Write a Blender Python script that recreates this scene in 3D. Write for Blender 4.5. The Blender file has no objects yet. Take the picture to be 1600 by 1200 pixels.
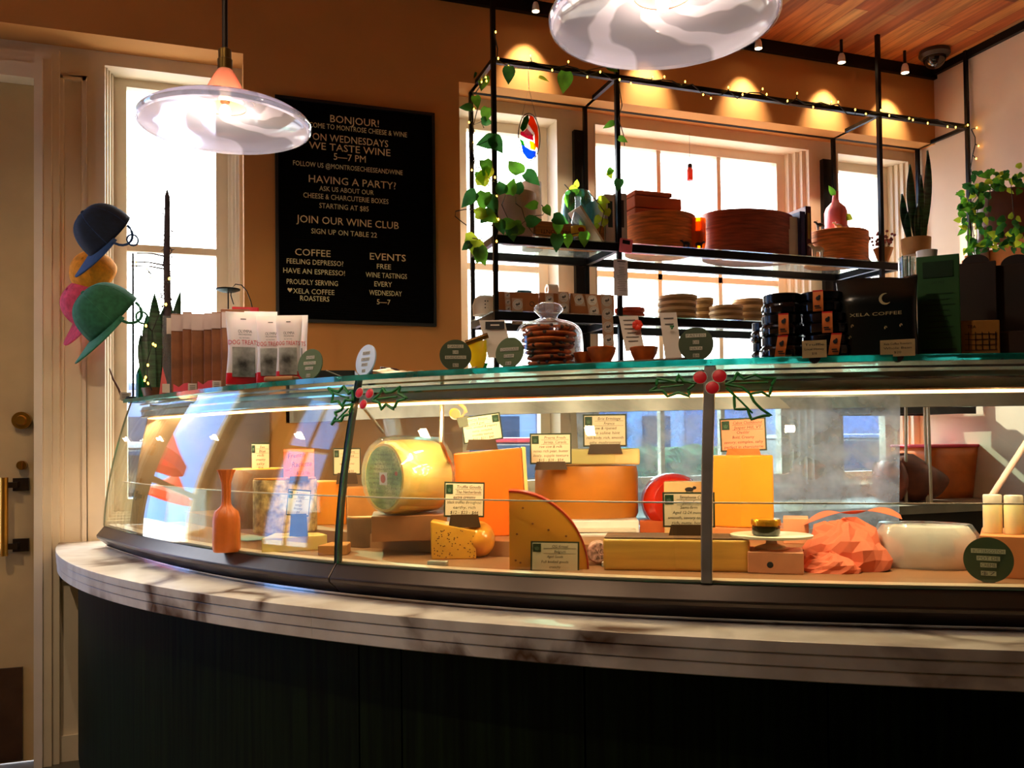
import bpy, math, random
import numpy as np
from mathutils import Vector, Matrix
from mathutils.bvhtree import BVHTree

SC = bpy.context.scene
COL = SC.collection
# ------------------------------------------------------------------ camera
EYE = 1.25
YAW, PITCH, ROLL = np.radians([19.338, 1.2196, -0.65278])
FPX, CX, CY = 1353.1, 800.0, 658.34
_f = np.array([np.sin(YAW)*np.cos(PITCH), np.cos(YAW)*np.cos(PITCH), np.sin(PITCH)])
_r = np.array([np.cos(YAW), -np.sin(YAW), 0.0]); _u = np.cross(_r, _f)
RT = _r*np.cos(ROLL) + _u*np.sin(ROLL); UP = -_r*np.sin(ROLL) + _u*np.cos(ROLL)
CAM0 = np.array([0, 0, EYE])
cam = bpy.data.objects.new('camera', bpy.data.cameras.new('camera')); COL.objects.link(cam)
cam.data.sensor_width = 36; cam.data.lens = FPX/1600*36
cam.data.shift_y = (CY-600)/1600; cam.data.clip_start = .02
cam.matrix_world = Matrix([[RT[0], UP[0], -_f[0], 0], [RT[1], UP[1], -_f[1], 0], [RT[2], UP[2], -_f[2], EYE], [0, 0, 0, 1]])
SC.camera = cam
# ------------------------------------------------------------------ view and light
SC.view_settings.view_transform = 'Standard'; SC.view_settings.look = 'None'
SC.view_settings.gamma = 1; SC.view_settings.use_curve_mapping = False
SC.view_settings.exposure = 1.25
SC.cycles.max_bounces = 10; SC.cycles.diffuse_bounces = 4; SC.cycles.glossy_bounces = 4
SC.cycles.transparent_max_bounces = 40; SC.cycles.transmission_bounces = 6
SC.cycles.sample_clamp_indirect = 6; SC.cycles.use_denoising = True
SC.cycles.caustics_reflective = False; SC.cycles.caustics_refractive = False
wd = bpy.data.worlds.new('sky'); SC.world = wd; wd.use_nodes = True
wn = wd.node_tree; bg = wn.nodes['Background']
tc = wn.nodes.new('ShaderNodeTexCoord'); sp = wn.nodes.new('ShaderNodeVectorMath'); sp.operation = 'DOT_PRODUCT'; sp.inputs[1].default_value = (.40, .73, .55); cr = wn.nodes.new('ShaderNodeValToRGB')
wn.links.new(tc.outputs['Generated'], sp.inputs[0]); wn.links.new(sp.outputs['Value'], cr.inputs[0]); wn.links.new(cr.outputs[0], bg.inputs[0])
cr.color_ramp.elements[0].position = 0.38; cr.color_ramp.elements[0].color = (.075, .16, .36, 1)   # clear blue away from the sun
cr.color_ramp.elements[1].position = .66; cr.color_ramp.elements[1].color = (1, .985, .97, 1)     # white glare around it
bg.inputs[1].default_value = 6.5

def lamp(name, kind, loc, energy, color=(1, 1, 1), **kw):
    d = bpy.data.lights.new(name, kind); d.energy = energy; d.color = color
    o = bpy.data.objects.new(name, d); COL.objects.link(o); o.location = loc
    for k, v in kw.items(): setattr(d, k, v)
    return o
def aim(o, v): o.rotation_euler = Vector(v).to_track_quat('-Z', 'Y').to_euler()
SUN = lamp('sun', 'SUN', (-1, 9, 8), 6.0, (1, .93, .82), angle=.01)
aim(SUN, (.24, -.78, -.58))

# ------------------------------------------------------------------ pixel helpers (frame 1600x1200)
def ray(x, y): return RT*(x-CX)/FPX - UP*(y-CY)/FPX + _f
def atz(x, y, z): r = ray(x, y); return CAM0 + r*((z-EYE)/r[2])
def aty(x, y, Y): r = ray(x, y); return CAM0 + r*(Y/r[1])
def atx(x, y, X): r = ray(x, y); return CAM0 + r*(X/r[0])
def atd(x, y, d): return CAM0 + ray(x, y)*d
def dep(p): return float(np.dot(np.array(p)-CAM0, _f))
def face(p): return math.atan2(-p[0], p[1])          # turn so that local -Y looks at the eye

# ------------------------------------------------------------------ materials
def lin(c):
    return tuple(((v/255)/12.92 if v/255 <= .04045 else ((v/255+.055)/1.055)**2.4) for v in c)
MATS = {}
def nd(t, kind, **kw):
    n = t.nodes.new(kind)
    for k, v in kw.items():
        if k.startswith('i_'):
            n.inputs[k[2:].replace('_', ' ')].default_value = v
        else: setattr(n, k, v)
    return n
def ramp(t, els):
    n = t.nodes.new('ShaderNodeValToRGB'); r = n.color_ramp
    while len(r.elements) < len(els): r.elements.new(.5)
    for e, (p, c) in zip(r.elements, els): e.position = p; e.color = (*c, 1)
    return n
def M(name, c, rough=.6, metal=0, var=.12, scale=9, bump=0, emit=0, sss=0, spec=.5, coat=0, dirx=None, trans=0, ecol=None):
    if name in MATS: return MATS[name]
    m = bpy.data.materials.new(name); m.use_nodes = True; t = m.node_tree
    b = t.nodes['Principled BSDF']; c = lin(c)
    tcn = nd(t, 'ShaderNodeTexCoord'); nz = nd(t, 'ShaderNodeTexNoise', i_Scale=scale, i_Detail=4.0)
    if dirx:
        mp = nd(t, 'ShaderNodeMapping'); mp.inputs['Scale'].default_value = dirx
        t.links.new(tcn.outputs['Object'], mp.inputs[0]); t.links.new(mp.outputs[0], nz.inputs['Vector'])
    else: t.links.new(tcn.outputs['Object'], nz.inputs['Vector'])
    lo = tuple(max(0, v*(1-2*var)) for v in c); hi = tuple(min(1, v*(1+2*var)) for v in c)
    r = ramp(t, [(.3, lo), (.7, hi)])
    t.links.new(nz.outputs['Fac'], r.inputs[0]); t.links.new(r.outputs[0], b.inputs['Base Color'])
    b.inputs['Roughness'].default_value = rough; b.inputs['Metallic'].default_value = metal
    b.inputs['Specular IOR Level'].default_value = spec; b.inputs['Coat Weight'].default_value = coat
    if trans: b.inputs['Transmission Weight'].default_value = trans
    if sss:
        b.inputs['Subsurface Weight'].default_value = sss; b.inputs['Subsurface Radius'].default_value = (1, .5, .2); b.inputs['Subsurface Scale'].default_value = .02
    if emit:
        b.inputs['Emission Color'].default_value = (*(lin(ecol) if ecol else c), 1); b.inputs['Emission Strength'].default_value = emit
    if bump:
        bn = nd(t, 'ShaderNodeBump'); bn.inputs['Strength'].default_value = bump; bn.inputs['Distance'].default_value = .01
        t.links.new(nz.outputs['Fac'], bn.inputs['Height']); t.links.new(bn.outputs[0], b.inputs['Normal'])
    MATS[name] = m; return m
def GL(name, tint=(255, 255, 255), f0=.05, haze=0, hazec=(230, 235, 240), rough=0.0, fmul=.95, dirt=0):
    """thin clear pane: straight-through light plus a Fresnel-like mirror, with optional dusty haze"""
    if name in MATS: return MATS[name]
    m = bpy.data.materials.new(name); m.use_nodes = True; t = m.node_tree; t.nodes.remove(t.nodes['Principled BSDF'])
    out = t.nodes['Material Output']
    lw = nd(t, 'ShaderNodeLayerWeight'); lw.inputs[0].default_value = .5
    pw = nd(t, 'ShaderNodeMath', operation='POWER'); pw.inputs[1].default_value = 4.5
    ml = nd(t, 'ShaderNodeMath', operation='MULTIPLY_ADD'); ml.inputs[1].default_value = fmul; ml.inputs[2].default_value = f0
    t.links.new(lw.outputs['Facing'], pw.inputs[0]); t.links.new(pw.outputs[0], ml.inputs[0])
    tr = nd(t, 'ShaderNodeBsdfTransparent'); tr.inputs[0].default_value = (*lin(tint), 1)
    gl = nd(t, 'ShaderNodeBsdfGlossy'); gl.inputs['Roughness'].default_value = rough; gl.inputs['Color'].default_value = (1, 1, 1, 1)
    mx = nd(t, 'ShaderNodeMixShader'); t.links.new(ml.outputs[0], mx.inputs[0])
    base = tr
    if haze:
        df = nd(t, 'ShaderNodeBsdfDiffuse'); df.inputs[0].default_value = (*lin(hazec), 1)
        tl = nd(t, 'ShaderNodeBsdfTranslucent'); tl.inputs[0].default_value = (*lin(hazec), 1)
        ad = nd(t, 'ShaderNodeMixShader'); ad.inputs[0].default_value = .5
        t.links.new(df.outputs[0], ad.inputs[1]); t.links.new(tl.outputs[0], ad.inputs[2])
        hm = nd(t, 'ShaderNodeMixShader'); hm.inputs[0].default_value = haze
        if dirt:
            tcn = nd(t, 'ShaderNodeTexCoord'); nz = nd(t, 'ShaderNodeTexNoise', i_Scale=dirt, i_Detail=8.0)
            t.links.new(tcn.outputs['Object'], nz.inputs['Vector'])
            mr = nd(t, 'ShaderNodeMapRange'); mr.inputs[1].default_value = .35; mr.inputs[2].default_value = .75
            mr.inputs[3].default_value = haze*.35; mr.inputs[4].default_value = haze*1.9
            t.links.new(nz.outputs['Fac'], mr.inputs[0]); t.links.new(mr.outputs[0], hm.inputs[0])
        t.links.new(tr.outputs[0], hm.inputs[1]); t.links.new(ad.outputs[0], hm.inputs[2]); base = hm
    t.links.new(base.outputs[0], mx.inputs[1]); t.links.new(gl.outputs[0], mx.inputs[2]); t.links.new(mx.outputs[0], out.inputs[0])
    MATS[name] = m; return m

# ------------------------------------------------------------------ mesh builder
class MB:
    def __init__(s): s.v = []; s.f = []; s.m = []; s.cur = 0
    def mat(s, i): s.cur = i; return s
    def add(s, vs, fs):
        o = len(s.v); s.v += [tuple(map(float, p)) for p in vs]
        s.f += [tuple(o+i for i in f) for f in fs]; s.m += [s.cur]*len(fs); return s
    def box(s, c, d, rz=0, mtx=None):
        x, y, z = (v/2 for v in d); vs = [(a*x, b*y, e*z) for e in (-1, 1) for b in (-1, 1) for a in (-1, 1)]
        R = (Matrix.Rotation(rz, 3, 'Z') if mtx is None else mtx)
        vs = [tuple(R @ Vector(p) + Vector(c)) for p in vs]
        return s.add(vs, [(0, 2, 3, 1), (4, 5, 7, 6), (0, 1, 5, 4), (1, 3, 7, 5), (3, 2, 6, 7), (2, 0, 4, 6)])
    def bar(s, p0, p1, w, h):
        p0, p1 = Vector(p0), Vector(p1); a = p1-p0; q = a.to_track_quat('Y', 'Z').to_matrix()
        return s.box((p0+p1)/2, (w, a.length, h), mtx=q)
    def cyl(s, p0, p1, r0, r1=None, n=16, cap=True):
        r1 = r0 if r1 is None else r1; p0, p1 = Vector(p0), Vector(p1); a = (p1-p0)
        q = a.to_track_quat('Z', 'Y').to_matrix(); vs = []
        for p, r in ((p0, r0), (p1, r1)):
            for i in range(n):
                t = 2*math.pi*i/n; vs.append(tuple(p + q @ Vector((r*math.cos(t), r*math.sin(t), 0))))
        fs = [(i, (i+1) % n, n+(i+1) % n, n+i) for i in range(n)]
        if cap: fs += [tuple(range(n-1, -1, -1)), tuple(range(n, 2*n))]
        return s.add(vs, fs)
    def lathe(s, pr, c=(0, 0, 0), n=32, a0=0, a1=2*math.pi, sx=1, sy=1, wob=None):
        full = abs(a1-a0-2*math.pi) < 1e-6; k = n if full else n+1; vs = []; fs = []
        for (r, z) in pr:
            for i in range(k):
                t = a0+(a1-a0)*i/n; w = 1 if wob is None else wob(t, z)
                vs.append((c[0]+sx*r*w*math.cos(t), c[1]+sy*r*w*math.sin(t), c[2]+z))
        for j in range(len(pr)-1):
            for i in range(n):
                i2 = (i+1) % k
                fs.append((j*k+i, j*k+i2, (j+1)*k+i2, (j+1)*k+i))
        return s.add(vs, fs)
    def tube(s, pts, r, n=6, cap=True):
        pts = [Vector(p) for p in pts]; vs = []; fs = []
        rr = r if isinstance(r, (list, tuple)) else [r]*len(pts)
        for i, p in enumerate(pts):
            d = (pts[min(i+1, len(pts)-1)]-pts[max(i-1, 0)])
            if d.length < 1e-9: d = Vector((0, 0, 1))
            d.normalize(); a = Vector((0, 0, 1)) if abs(d.z) < .9 else Vector((1, 0, 0))
            u = d.cross(a).normalized(); w = d.cross(u)
            for k in range(n):
                t = 2*math.pi*k/n; vs.append(tuple(p + (u*math.cos(t)+w*math.sin(t))*rr[i]))
        for i in range(len(pts)-1):
            for k in range(n): fs.append((i*n+k, i*n+(k+1) % n, (i+1)*n+(k+1) % n, (i+1)*n+k))
        if cap: fs += [tuple(range(n-1, -1, -1)), tuple(range((len(pts)-1)*n, len(pts)*n))]
        return s.add(vs, fs)
    def prism(s, poly, a, b, ax='y'):
        """2-D outline swept from a to b along ax (outline in the two other axes)"""
        n = len(poly); vs = []
        for t in (a, b):
            for (p, q) in poly: vs.append({'y': (p, t, q), 'z': (p, q, t), 'x': (t, p, q)}[ax])
        fs = [(i, (i+1) % n, n+(i+1) % n, n+i) for i in range(n)] + [tuple(range(n-1, -1, -1)), tuple(range(n, 2*n))]
        return s.add(vs, fs)
    def ell(s, c, r, n=20, m=12, wob=None):
        vs = []; fs = []
        for j in range(m+1):
            a = math.pi*j/m - math.pi/2
            for i in range(n):
                t = 2*math.pi*i/n; w = 1 if wob is None else wob(t, a)
                vs.append((c[0]+r[0]*w*math.cos(a)*math.cos(t), c[1]+r[1]*w*math.cos(a)*math.sin(t), c[2]+r[2]*w*math.sin(a)))
        for j in range(m):
            for i in range(n): fs.append((j*n+i, j*n+(i+1) % n, (j+1)*n+(i+1) % n, (j+1)*n+i))
        return s.add(vs, fs)
    def grid(s, fn, nu, nv, closed=False):
        vs = [fn(i/nu, j/nv) for j in range(nv+1) for i in range(nu+1)]; k = nu+1
        return s.add(vs, [(j*k+i, j*k+i+1, (j+1)*k+i+1, (j+1)*k+i) for j in range(nv) for i in range(nu)])
    def xf(s, mt, start=0):
        s.v[start:] = [tuple(mt @ Vector(p)) for p in s.v[start:]]; return s
    def build(s, name, mats, par=None, smooth=False, bev=0, solid=0, sub=0, seg=2):
        me = bpy.data.meshes.new(name); me.from_pydata(s.v, [], s.f)
        mats = mats if isinstance(mats, (list, tuple)) else [mats]
        for mm in mats: me.materials.append(mm)
        me.polygons.foreach_set('material_index', s.m)
        if smooth:
            me.polygons.foreach_set('use_smooth', [True]*len(me.polygons))
        import bmesh
        b = bmesh.new(); b.from_mesh(me); bmesh.ops.remove_doubles(b, verts=b.verts, dist=1e-6)
        if solid == 0: bmesh.ops.recalc_face_normals(b, faces=b.faces)
        b.to_mesh(me); b.free()
        if smooth and not sub: me.set_sharp_from_angle(angle=math.radians(40))
        o = bpy.data.objects.new(name, me); COL.objects.link(o)
        if par is not None: o.parent = par
        if solid: md = o.modifiers.new('thick', 'SOLIDIFY'); md.thickness = solid; md.offset = 0
        if bev: md = o.modifiers.new('bevel', 'BEVEL'); md.width = bev; md.segments = seg; md.limit_method = 'ANGLE'; md.angle_limit = math.radians(50)
        if sub: md = o.modifiers.new('smooth', 'SUBSURF'); md.levels = sub; md.render_levels = sub
        return o
def tag(o, label=None, cat=None, group=None, kind=None):
    if label: o['label'] = label
    if cat: o['category'] = cat
    if group: o['group'] = group
    if kind: o['kind'] = kind
    return o
def thing(name, label, cat, loc=(0, 0, 0), rz=0, group=None):
    o = bpy.data.objects.new(name, None); COL.objects.link(o); o.empty_display_size = .05
    o.location = loc; o.rotation_euler = (0, 0, rz); return tag(o, label, cat, group)
def copy_tree(o, par=None):
    c = o.copy(); COL.objects.link(c)
    if par is not None: c.parent = par
    for ch in list(o.children): copy_tree(ch, c)
    return c
TXT = {}
def glyphs(s):
    if s not in TXT:
        cu = bpy.data.curves.new('t', 'FONT'); cu.body = s; cu.size = 1; cu.resolution_u = 2
        o = bpy.data.objects.new('t', cu); COL.objects.link(o)
        me = o.to_mesh(); vs = [(v.co.x, v.co.y) for v in me.vertices]; fs = [tuple(p.vertices) for p in me.polygons]
        o.to_mesh_clear(); bpy.data.objects.remove(o); bpy.data.curves.remove(cu)
        xs = [v[0] for v in vs] or [0]; TXT[s] = (vs, fs, min(xs), max(xs))
    return TXT[s]
def text(mb, s, cx, cz, h, y=0, w=None, slant=0, rot=0):
    """flat letters in the XZ plane facing -Y, cap height h, centred at cx, cz; w fits the width"""
    vs, fs, a, b = glyphs(s); k = h/.69; kx = (w/(b-a)) if (w and b > a) else k
    ca, sa = math.cos(rot), math.sin(rot); out = []
    for (x, z) in vs:
        X = (x-(a+b)/2)*kx + slant*z*k; Z = z*k - h/2
        out.append((cx+X*ca-Z*sa, y, cz+X*sa+Z*ca))
    return mb.add(out, fs)
def rotz(a): return Matrix.Rotation(a, 4, 'Z')
def smoothstep(t): t = max(0, min(1, t)); return t*t*(3-2*t)
rnd = random.Random(5)
# ------------------------------------------------------------------ the room
D, YR, XR, XL, YB, ZC, ZS = 3.70, 3.855, 3.793, -2.7, -2.6, 3.27, 2.855
def struct(name, mb, m, par=None, label=None, **kw):
    o = mb.build(name, m, par, **kw)
    if par is None: o['kind'] = 'structure'
    if label: o['label'] = label
    return o
WALL = M('warm tan plaster', (204, 144, 80), .85, var=.03, scale=3, bump=.05)
PALE = M('pale plaster', (240, 214, 186), .85, var=.03, scale=3)
TRIM = M('cream painted wood', (236, 220, 194), .45, var=.02)
BLK = M('black steel', (16, 16, 18), .4, metal=.6, var=.1)
DARKROOM = M('dark brown paint', (58, 44, 34), .8, var=.05)

def wood_planks():
    m = bpy.data.materials.new('reclaimed wood planks'); m.use_nodes = True; t = m.node_tree; b = t.nodes['Principled BSDF']
    tcn = nd(t, 'ShaderNodeTexCoord'); mp = nd(t, 'ShaderNodeMapping'); mp.inputs['Rotation'].default_value = (0, 0, math.pi/2)
    br = nd(t, 'ShaderNodeTexBrick'); br.offset = .37; br.inputs['Scale'].default_value = 1; br.inputs['Brick Width'].default_value = .75
    br.inputs['Row Height'].default_value = .085; br.inputs['Mortar Size'].default_value = .0025
    br.inputs['Color1'].default_value = (0, 0, 0, 1); br.inputs['Color2'].default_value = (1, 1, 1, 1); br.inputs['Mortar'].default_value = (.2, .2, .2, 1)
    r = ramp(t, [(0, lin((120, 62, 28))), (.3, lin((204, 104, 44))), (.55, lin((232, 150, 74))), (.78, lin((156, 104, 66))), (1, lin((240, 176, 104)))])
    nz = nd(t, 'ShaderNodeTexNoise', i_Scale=6.0, i_Detail=6.0); mp2 = nd(t, 'ShaderNodeMapping'); mp2.inputs['Scale'].default_value = (6, .6, 1)
    mx = nd(t, 'ShaderNodeMixRGB', blend_type='MULTIPLY'); mx.inputs[0].default_value = .75
    r2 = ramp(t, [(.3, (.35, .3, .28)), (.65, (1.0, 1.0, 1.0))])
    L = t.links.new
    L(tcn.outputs['Object'], mp.inputs[0]); L(mp.outputs[0], br.inputs['Vector']); L(br.outputs['Color'], r.inputs[0])
    L(tcn.outputs['Object'], mp2.inputs[0]); L(mp2.outputs[0], nz.inputs['Vector']); L(nz.outputs['Fac'], r2.inputs[0])
    L(r.outputs[0], mx.inputs[1]); L(r2.outputs[0], mx.inputs[2]); L(mx.outputs[0], b.inputs['Base Color']); b.inputs['Roughness'].default_value = .6
    return m
def floor_mat():
    m = bpy.data.materials.new('dark concrete tiles'); m.use_nodes = True; t = m.node_tree; b = t.nodes['Principled BSDF']
    tcn = nd(t, 'ShaderNodeTexCoord'); br = nd(t, 'ShaderNodeTexBrick'); br.offset = 0; br.inputs['Scale'].default_value = 1
    br.inputs['Brick Width'].default_value = .3; br.inputs['Row Height'].default_value = .3; br.inputs['Mortar Size'].default_value = .004
    br.inputs['Color1'].default_value = (*lin((92, 84, 62)), 1); br.inputs['Color2'].default_value = (*lin((74, 68, 52)), 1); br.inputs['Mortar'].default_value = (*lin((40, 36, 30)), 1)
    t.links.new(tcn.outputs['Object'], br.inputs['Vector']); t.links.new(br.outputs['Color'], b.inputs['Base Color']); b.inputs['Roughness'].default_value = .4
    return m
struct('floor', MB().box(((XR+XL)/2, (YB+YR)/2, -.05), (XR-XL+.6, YR-YB+.8, .1)), floor_mat())
struct('ceiling', MB().box(((XR+XL)/2, (YB+D)/2, ZC+.05), (XR-XL+.4, D-YB+.3, .1)), wood_planks())
# upper wall (soffit) at D, and the projecting stretch that carries the letter board
SX0, SX1 = .142, 1.065
mb = MB(); mb.box(((XR+XL)/2, D+.16, (ZC+ZS)/2), (XR-XL, .32, ZC-ZS)); mb.box(((SX0+SX1)/2, D+.16, ZS/2), (SX1-SX0, .32, ZS))
struct('wall_front', mb, WALL)
# recessed window wall: built around the openings (x0, x1, z0, z1)
WIN = {1: (-.40, .142, .93, 2.80), 2: (1.065, 1.60, .98, 2.80), 3: (1.80, 3.09, .98, 2.80), 4: (3.255, 3.76, .98, 2.80)}
DOOR = (-1.62, -.62, 0, 2.74)
ZW = ZS
mb = MB(); YW = (YR, YR+.2)
def wbox(x0, x1, z0, z1):
    if x1-x0 > .004 and z1-z0 > .004: mb.box(((x0+x1)/2, (YW[0]+YW[1])/2, (z0+z1)/2), (x1-x0, YW[1]-YW[0], z1-z0))
cuts = sorted([DOOR]+list(WIN.values())); x = XL
for (a, b_, c, d_) in cuts:
    wbox(x, a, 0, ZW); wbox(a, b_, d_, ZW)
    if c > 0: wbox(a, b_, 0, c)
    x = b_
wbox(x, XR+.2, 0, ZW)
struct('wall_back', mb, TRIM)
# other walls; the left wall has two shop windows
struct('wall_right', MB().box((XR+.1, (YB+YR)/2, ZC/2), (.2, YR-YB+.4, ZC)), PALE)
LW = [(2.80, 3.58, .75, 2.75)]
mb = MB(); y = YB
for (a, b_, c, d_) in LW:
    mb.box((XL-.1, (y+a)/2, ZC/2), (.2, a-y, ZC)); mb.box((XL-.1, (a+b_)/2, c/2), (.2, b_-a, c)); mb.box((XL-.1, (a+b_)/2, (d_+ZC)/2), (.2, b_-a, ZC-d_)); y = b_
mb.box((XL-.1, (y+YR+.2)/2, ZC/2), (.2, YR+.2-y, ZC)); struct('wall_left', mb, WALL)
struct('wall_rear', MB().box(((XR+XL)/2, YB-.1, ZC/2), (XR-XL+.4, .2, ZC)), DARKROOM)

PANE = GL('window pane', (250, 253, 252), .04)
def window(n, o, glass, cols, rows, yg, lefthid=False, plane='y', x_at=0):
    """stepped casing, deep jamb, sash with muntins, one pane"""
    x0, x1, z0, z1 = o; gx0, gx1, gz0, gz1 = glass
    mb = MB()
    steps = 4
    for k in range(steps):
        f0, f1 = k/steps, (k+1)/steps
        ax0, ax1 = x0+(gx0-.05-x0)*f0, x1+(gx1+.05-x1)*f0; az0, az1 = z0+(gz0-.05-z0)*f0, z1+(gz1+.06-z1)*f0
        bx0, bx1 = x0+(gx0-.05-x0)*f1, x1+(gx1+.05-x1)*f1; bz0, bz1 = z0+(gz0-.05-z0)*f1, z1+(gz1+.06-z1)*f1
        ya = YR-.004+(yg-.03-YR)*f0; yb = yg+.06
        s0, s1 = bz0, bz1
        for (p, q, r, s) in ((ax0, bx0, az0, az1), (bx1, ax1, az0, az1), (bx0, bx1, bz1, az1), (bx0, bx1, az0, bz0)):
            if q-p > .002 and s-r > .002: mb.box(((p+q)/2, (ya+yb)/2, (r+s)/2), (q-p, yb-ya, s-r))
    root = struct('window_%d' % n, mb, TRIM)
    mb = MB()
    for (p, q, r, s) in ((gx0-.05, gx0, gz0-.05, gz1+.06), (gx1, gx1+.05, gz0-.05, gz1+.06), (gx0, gx1, gz1, gz1+.06), (gx0, gx1, gz0-.05, gz0)):
        mb.box(((p+q)/2, yg, (r+s)/2), (q-p, .05, s-r))
    for i in range(1, cols):
        xx = gx0+(gx1-gx0)*i/cols; mb.box((xx, yg, (gz0+gz1)/2), (.024, .035, gz1-gz0))
    for zz in rows: mb.box(((gx0+gx1)/2, yg, zz), (gx1-gx0, .035, .03))
    mb.build('sash', TRIM, root)
    MB().box(((gx0+gx1)/2, yg+.005, (gz0+gz1)/2), (gx1-gx0, .006, gz1-gz0)).build('pane', PANE, root)
    return root
YG = 4.0
ZH = 2.762
def gz(y, x, Y=YG): return aty(x, y, Y)[2]
window(1, WIN[1], (-.322, .036, 1.02, gz(146, 260)), 1, [2.084], YG)
window(2, WIN[2], (1.178, 1.545, 1.05, ZH-.01), 1, [2.09], YG)
window(3, WIN[3], (1.862, 2.952, 1.05, ZH-.01), 3, [2.09], YG)
window(4, WIN[4], (3.335, 3.662, 1.05, ZH-.01), 1, [2.09], YG)
# door at the far left, panelled pilaster beside it
DM = M('cream door paint', (200, 168, 116), .5, var=.03)
a, b_, _, h = DOOR
mb = MB()
for k, (w, yy) in enumerate(((.085, YR-.035), (.06, YR-.05), (.03, YR-.062))):
    mb.box((b_+w/2-.02, (yy+YR+.15)/2, (h+w)/2), (w, YR+.15-yy, h+w)); mb.box((a-w/2+.02, (yy+YR+.15)/2, (h+w)/2), (w, YR+.15-yy, h+w)); mb.box(((a+b_)/2, (yy+YR+.15)/2, h+w/2-.035), (b_-a-.0401, YR+.15-yy, w+.03))
struct('trim_2', mb, TRIM, label='cream door casing')
YD = YR-.0
mb = MB()
for (p, q, r, s) in ((b_-.02-.19, b_-.022, .01, h), (a+.022, a+.19, .01, h), (a+.19, b_-.21, h-.22, h), (a+.19, b_-.21, .01, .83), (a+.19, b_-.21, 1.20, 1.235)):
    mb.box(((p+q)/2, YD+.045, (r+s)/2), (q-p, .05, s-r))
door = struct('door_1', mb, DM)
MB().box(((a+b_)/2-.01, YD+.05, 1.62), (b_-a-.4, .008, 1.6)).build('glass_pane', PANE, door)
mb = MB()
mb.box(((a+b_)/2-.01, YD+.03, .60), (b_-a-.52, .03, .34)); mb.build('lower_panel', DM, door, bev=.012)
BRASS = M('aged brass', (196, 140, 50), .3, metal=.9); BRONZE = M('dark bronze', (60, 44, 30), .45, metal=.8)
p = aty(20, 1074, YD+.02); MB().box(((p[0]+.02+a+.1)/2, YD+.013, .20), (p[0]+.05-a-.1, .012, .36)).build('kick_plate', M('brown metal plate', (92, 62, 40), .45, metal=.5), door)
p = aty(34, 657, YD); mb = MB(); mb.cyl((p[0], YD+.02, p[2]), (p[0], YD-.012, p[2]), .034, n=24); mb.cyl((p[0], YD-.012, p[2]), (p[0], YD-.03, p[2]), .02, .017, n=20); mb.build('deadbolt', BRASS, door, smooth=True)
p = aty(34, 727, YD); mb = MB(); mb.cyl((p[0], YD+.02, p[2]), (p[0], YD-.01, p[2]), .018); mb.box((p[0], YD-.02, p[2]), (.012, .03, .03)); mb.build('thumb_turn', BRASS, door)
hd = MB(); p1, p2 = aty(32, 757, YD), aty(32, 852, YD)
for q in (p1, p2): hd.box((q[0], YD+.012, q[2]), (.055, .02, .05)); hd.box((q[0]-.03, YD-.03, q[2]), (.05, .016, .022)); hd.box((q[0]-.012, YD-.01, q[2]), (.016, .06, .022))
pl = hd.build('handle_mount', BRONZE, door)
MB().tube([(p1[0]-.05, YD-.035, p1[2]+.03), (p1[0]-.05, YD-.035, p2[2]-.035)], .0145, 14).build('pull_handle', BRASS, door, smooth=True)
# pilaster panel moulding between door and window
mb = MB(); x0, x1 = aty(92, 500, YR)[0], aty(136, 500, YR)[0]; z0, z1 = aty(110, 908, YR)[2], aty(110, 119, YR)[2]
for (p, q, r, s) in ((x0, x0+.02, z0, z1), (x1-.02, x1, z0, z1), (x0, x1, z0, z0+.02), (x0, x1, z1-.02, z1)):
    mb.box(((p+q)/2, YR-.004, (r+s)/2), (q-p, .016, s-r))
struct('trim_3', mb, TRIM, bev=.004)
struct('baseboard_back', MB().box(((-.56+SX0)/2, YR-.008, .05), (SX0+.56, .016, .10)), TRIM)
struct('baseboard_left', MB().box((XL+.008, (YB+YR)/2, .06), (.016, YR-YB, .12)), TRIM)
# black steel angle along the top of the walls
struct('trim_4', MB().box(((XR+XL)/2, D-.012, ZC-.03), (XR-XL, .024, .06)), BLK)
struct('trim_5', MB().box((XR-.012, (YB+D)/2, ZC-.02), (.024, D-YB-.03, .04)), BLK)
# left wall shop windows
for i, (a, b_, c, d_) in enumerate(LW):
    mb = MB()
    for (p, q, r, s) in ((a, a+.07, c, d_), (b_-.07, b_, c, d_), (a, b_, c, c+.07), (a, b_, d_-.07, d_), ((a+b_)/2-.025, (a+b_)/2+.025, c, d_), (a, b_, 2.05, 2.09)):
        mb.box((XL-.08, (p+q)/2, (r+s)/2), (.09, q-p, s-r))
    root = struct('window_%d' % (5+i), mb, TRIM)
    MB().box((XL-.09, (a+b_)/2, (c+d_)/2), (.006, b_-a-.1, d_-c-.1)).build('pane', PANE, root)
# daylight portals help the renderer find the windows
def portal(c, sx, sz, v):
    o = lamp('window_daylight', 'AREA', c, 1); o.data.shape = 'RECTANGLE'; o.data.size = sx; o.data.size_y = sz; o.data.cycles.is_portal = True; aim(o, v)
for k in WIN:
    x0, x1, z0, z1 = WIN[k]; portal(((x0+x1)/2, YG+.1, (z0+z1)/2), x1-x0, z1-z0, (0, -1, 0))
portal((-1.12, YR+.12, 1.6), 1.0, 1.9, (0, -1, 0))
for (a, b_, c, d_) in LW: portal((XL-.2, (a+b_)/2, (c+d_)/2), d_-c, b_-a, (1, 0, 0))
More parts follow.
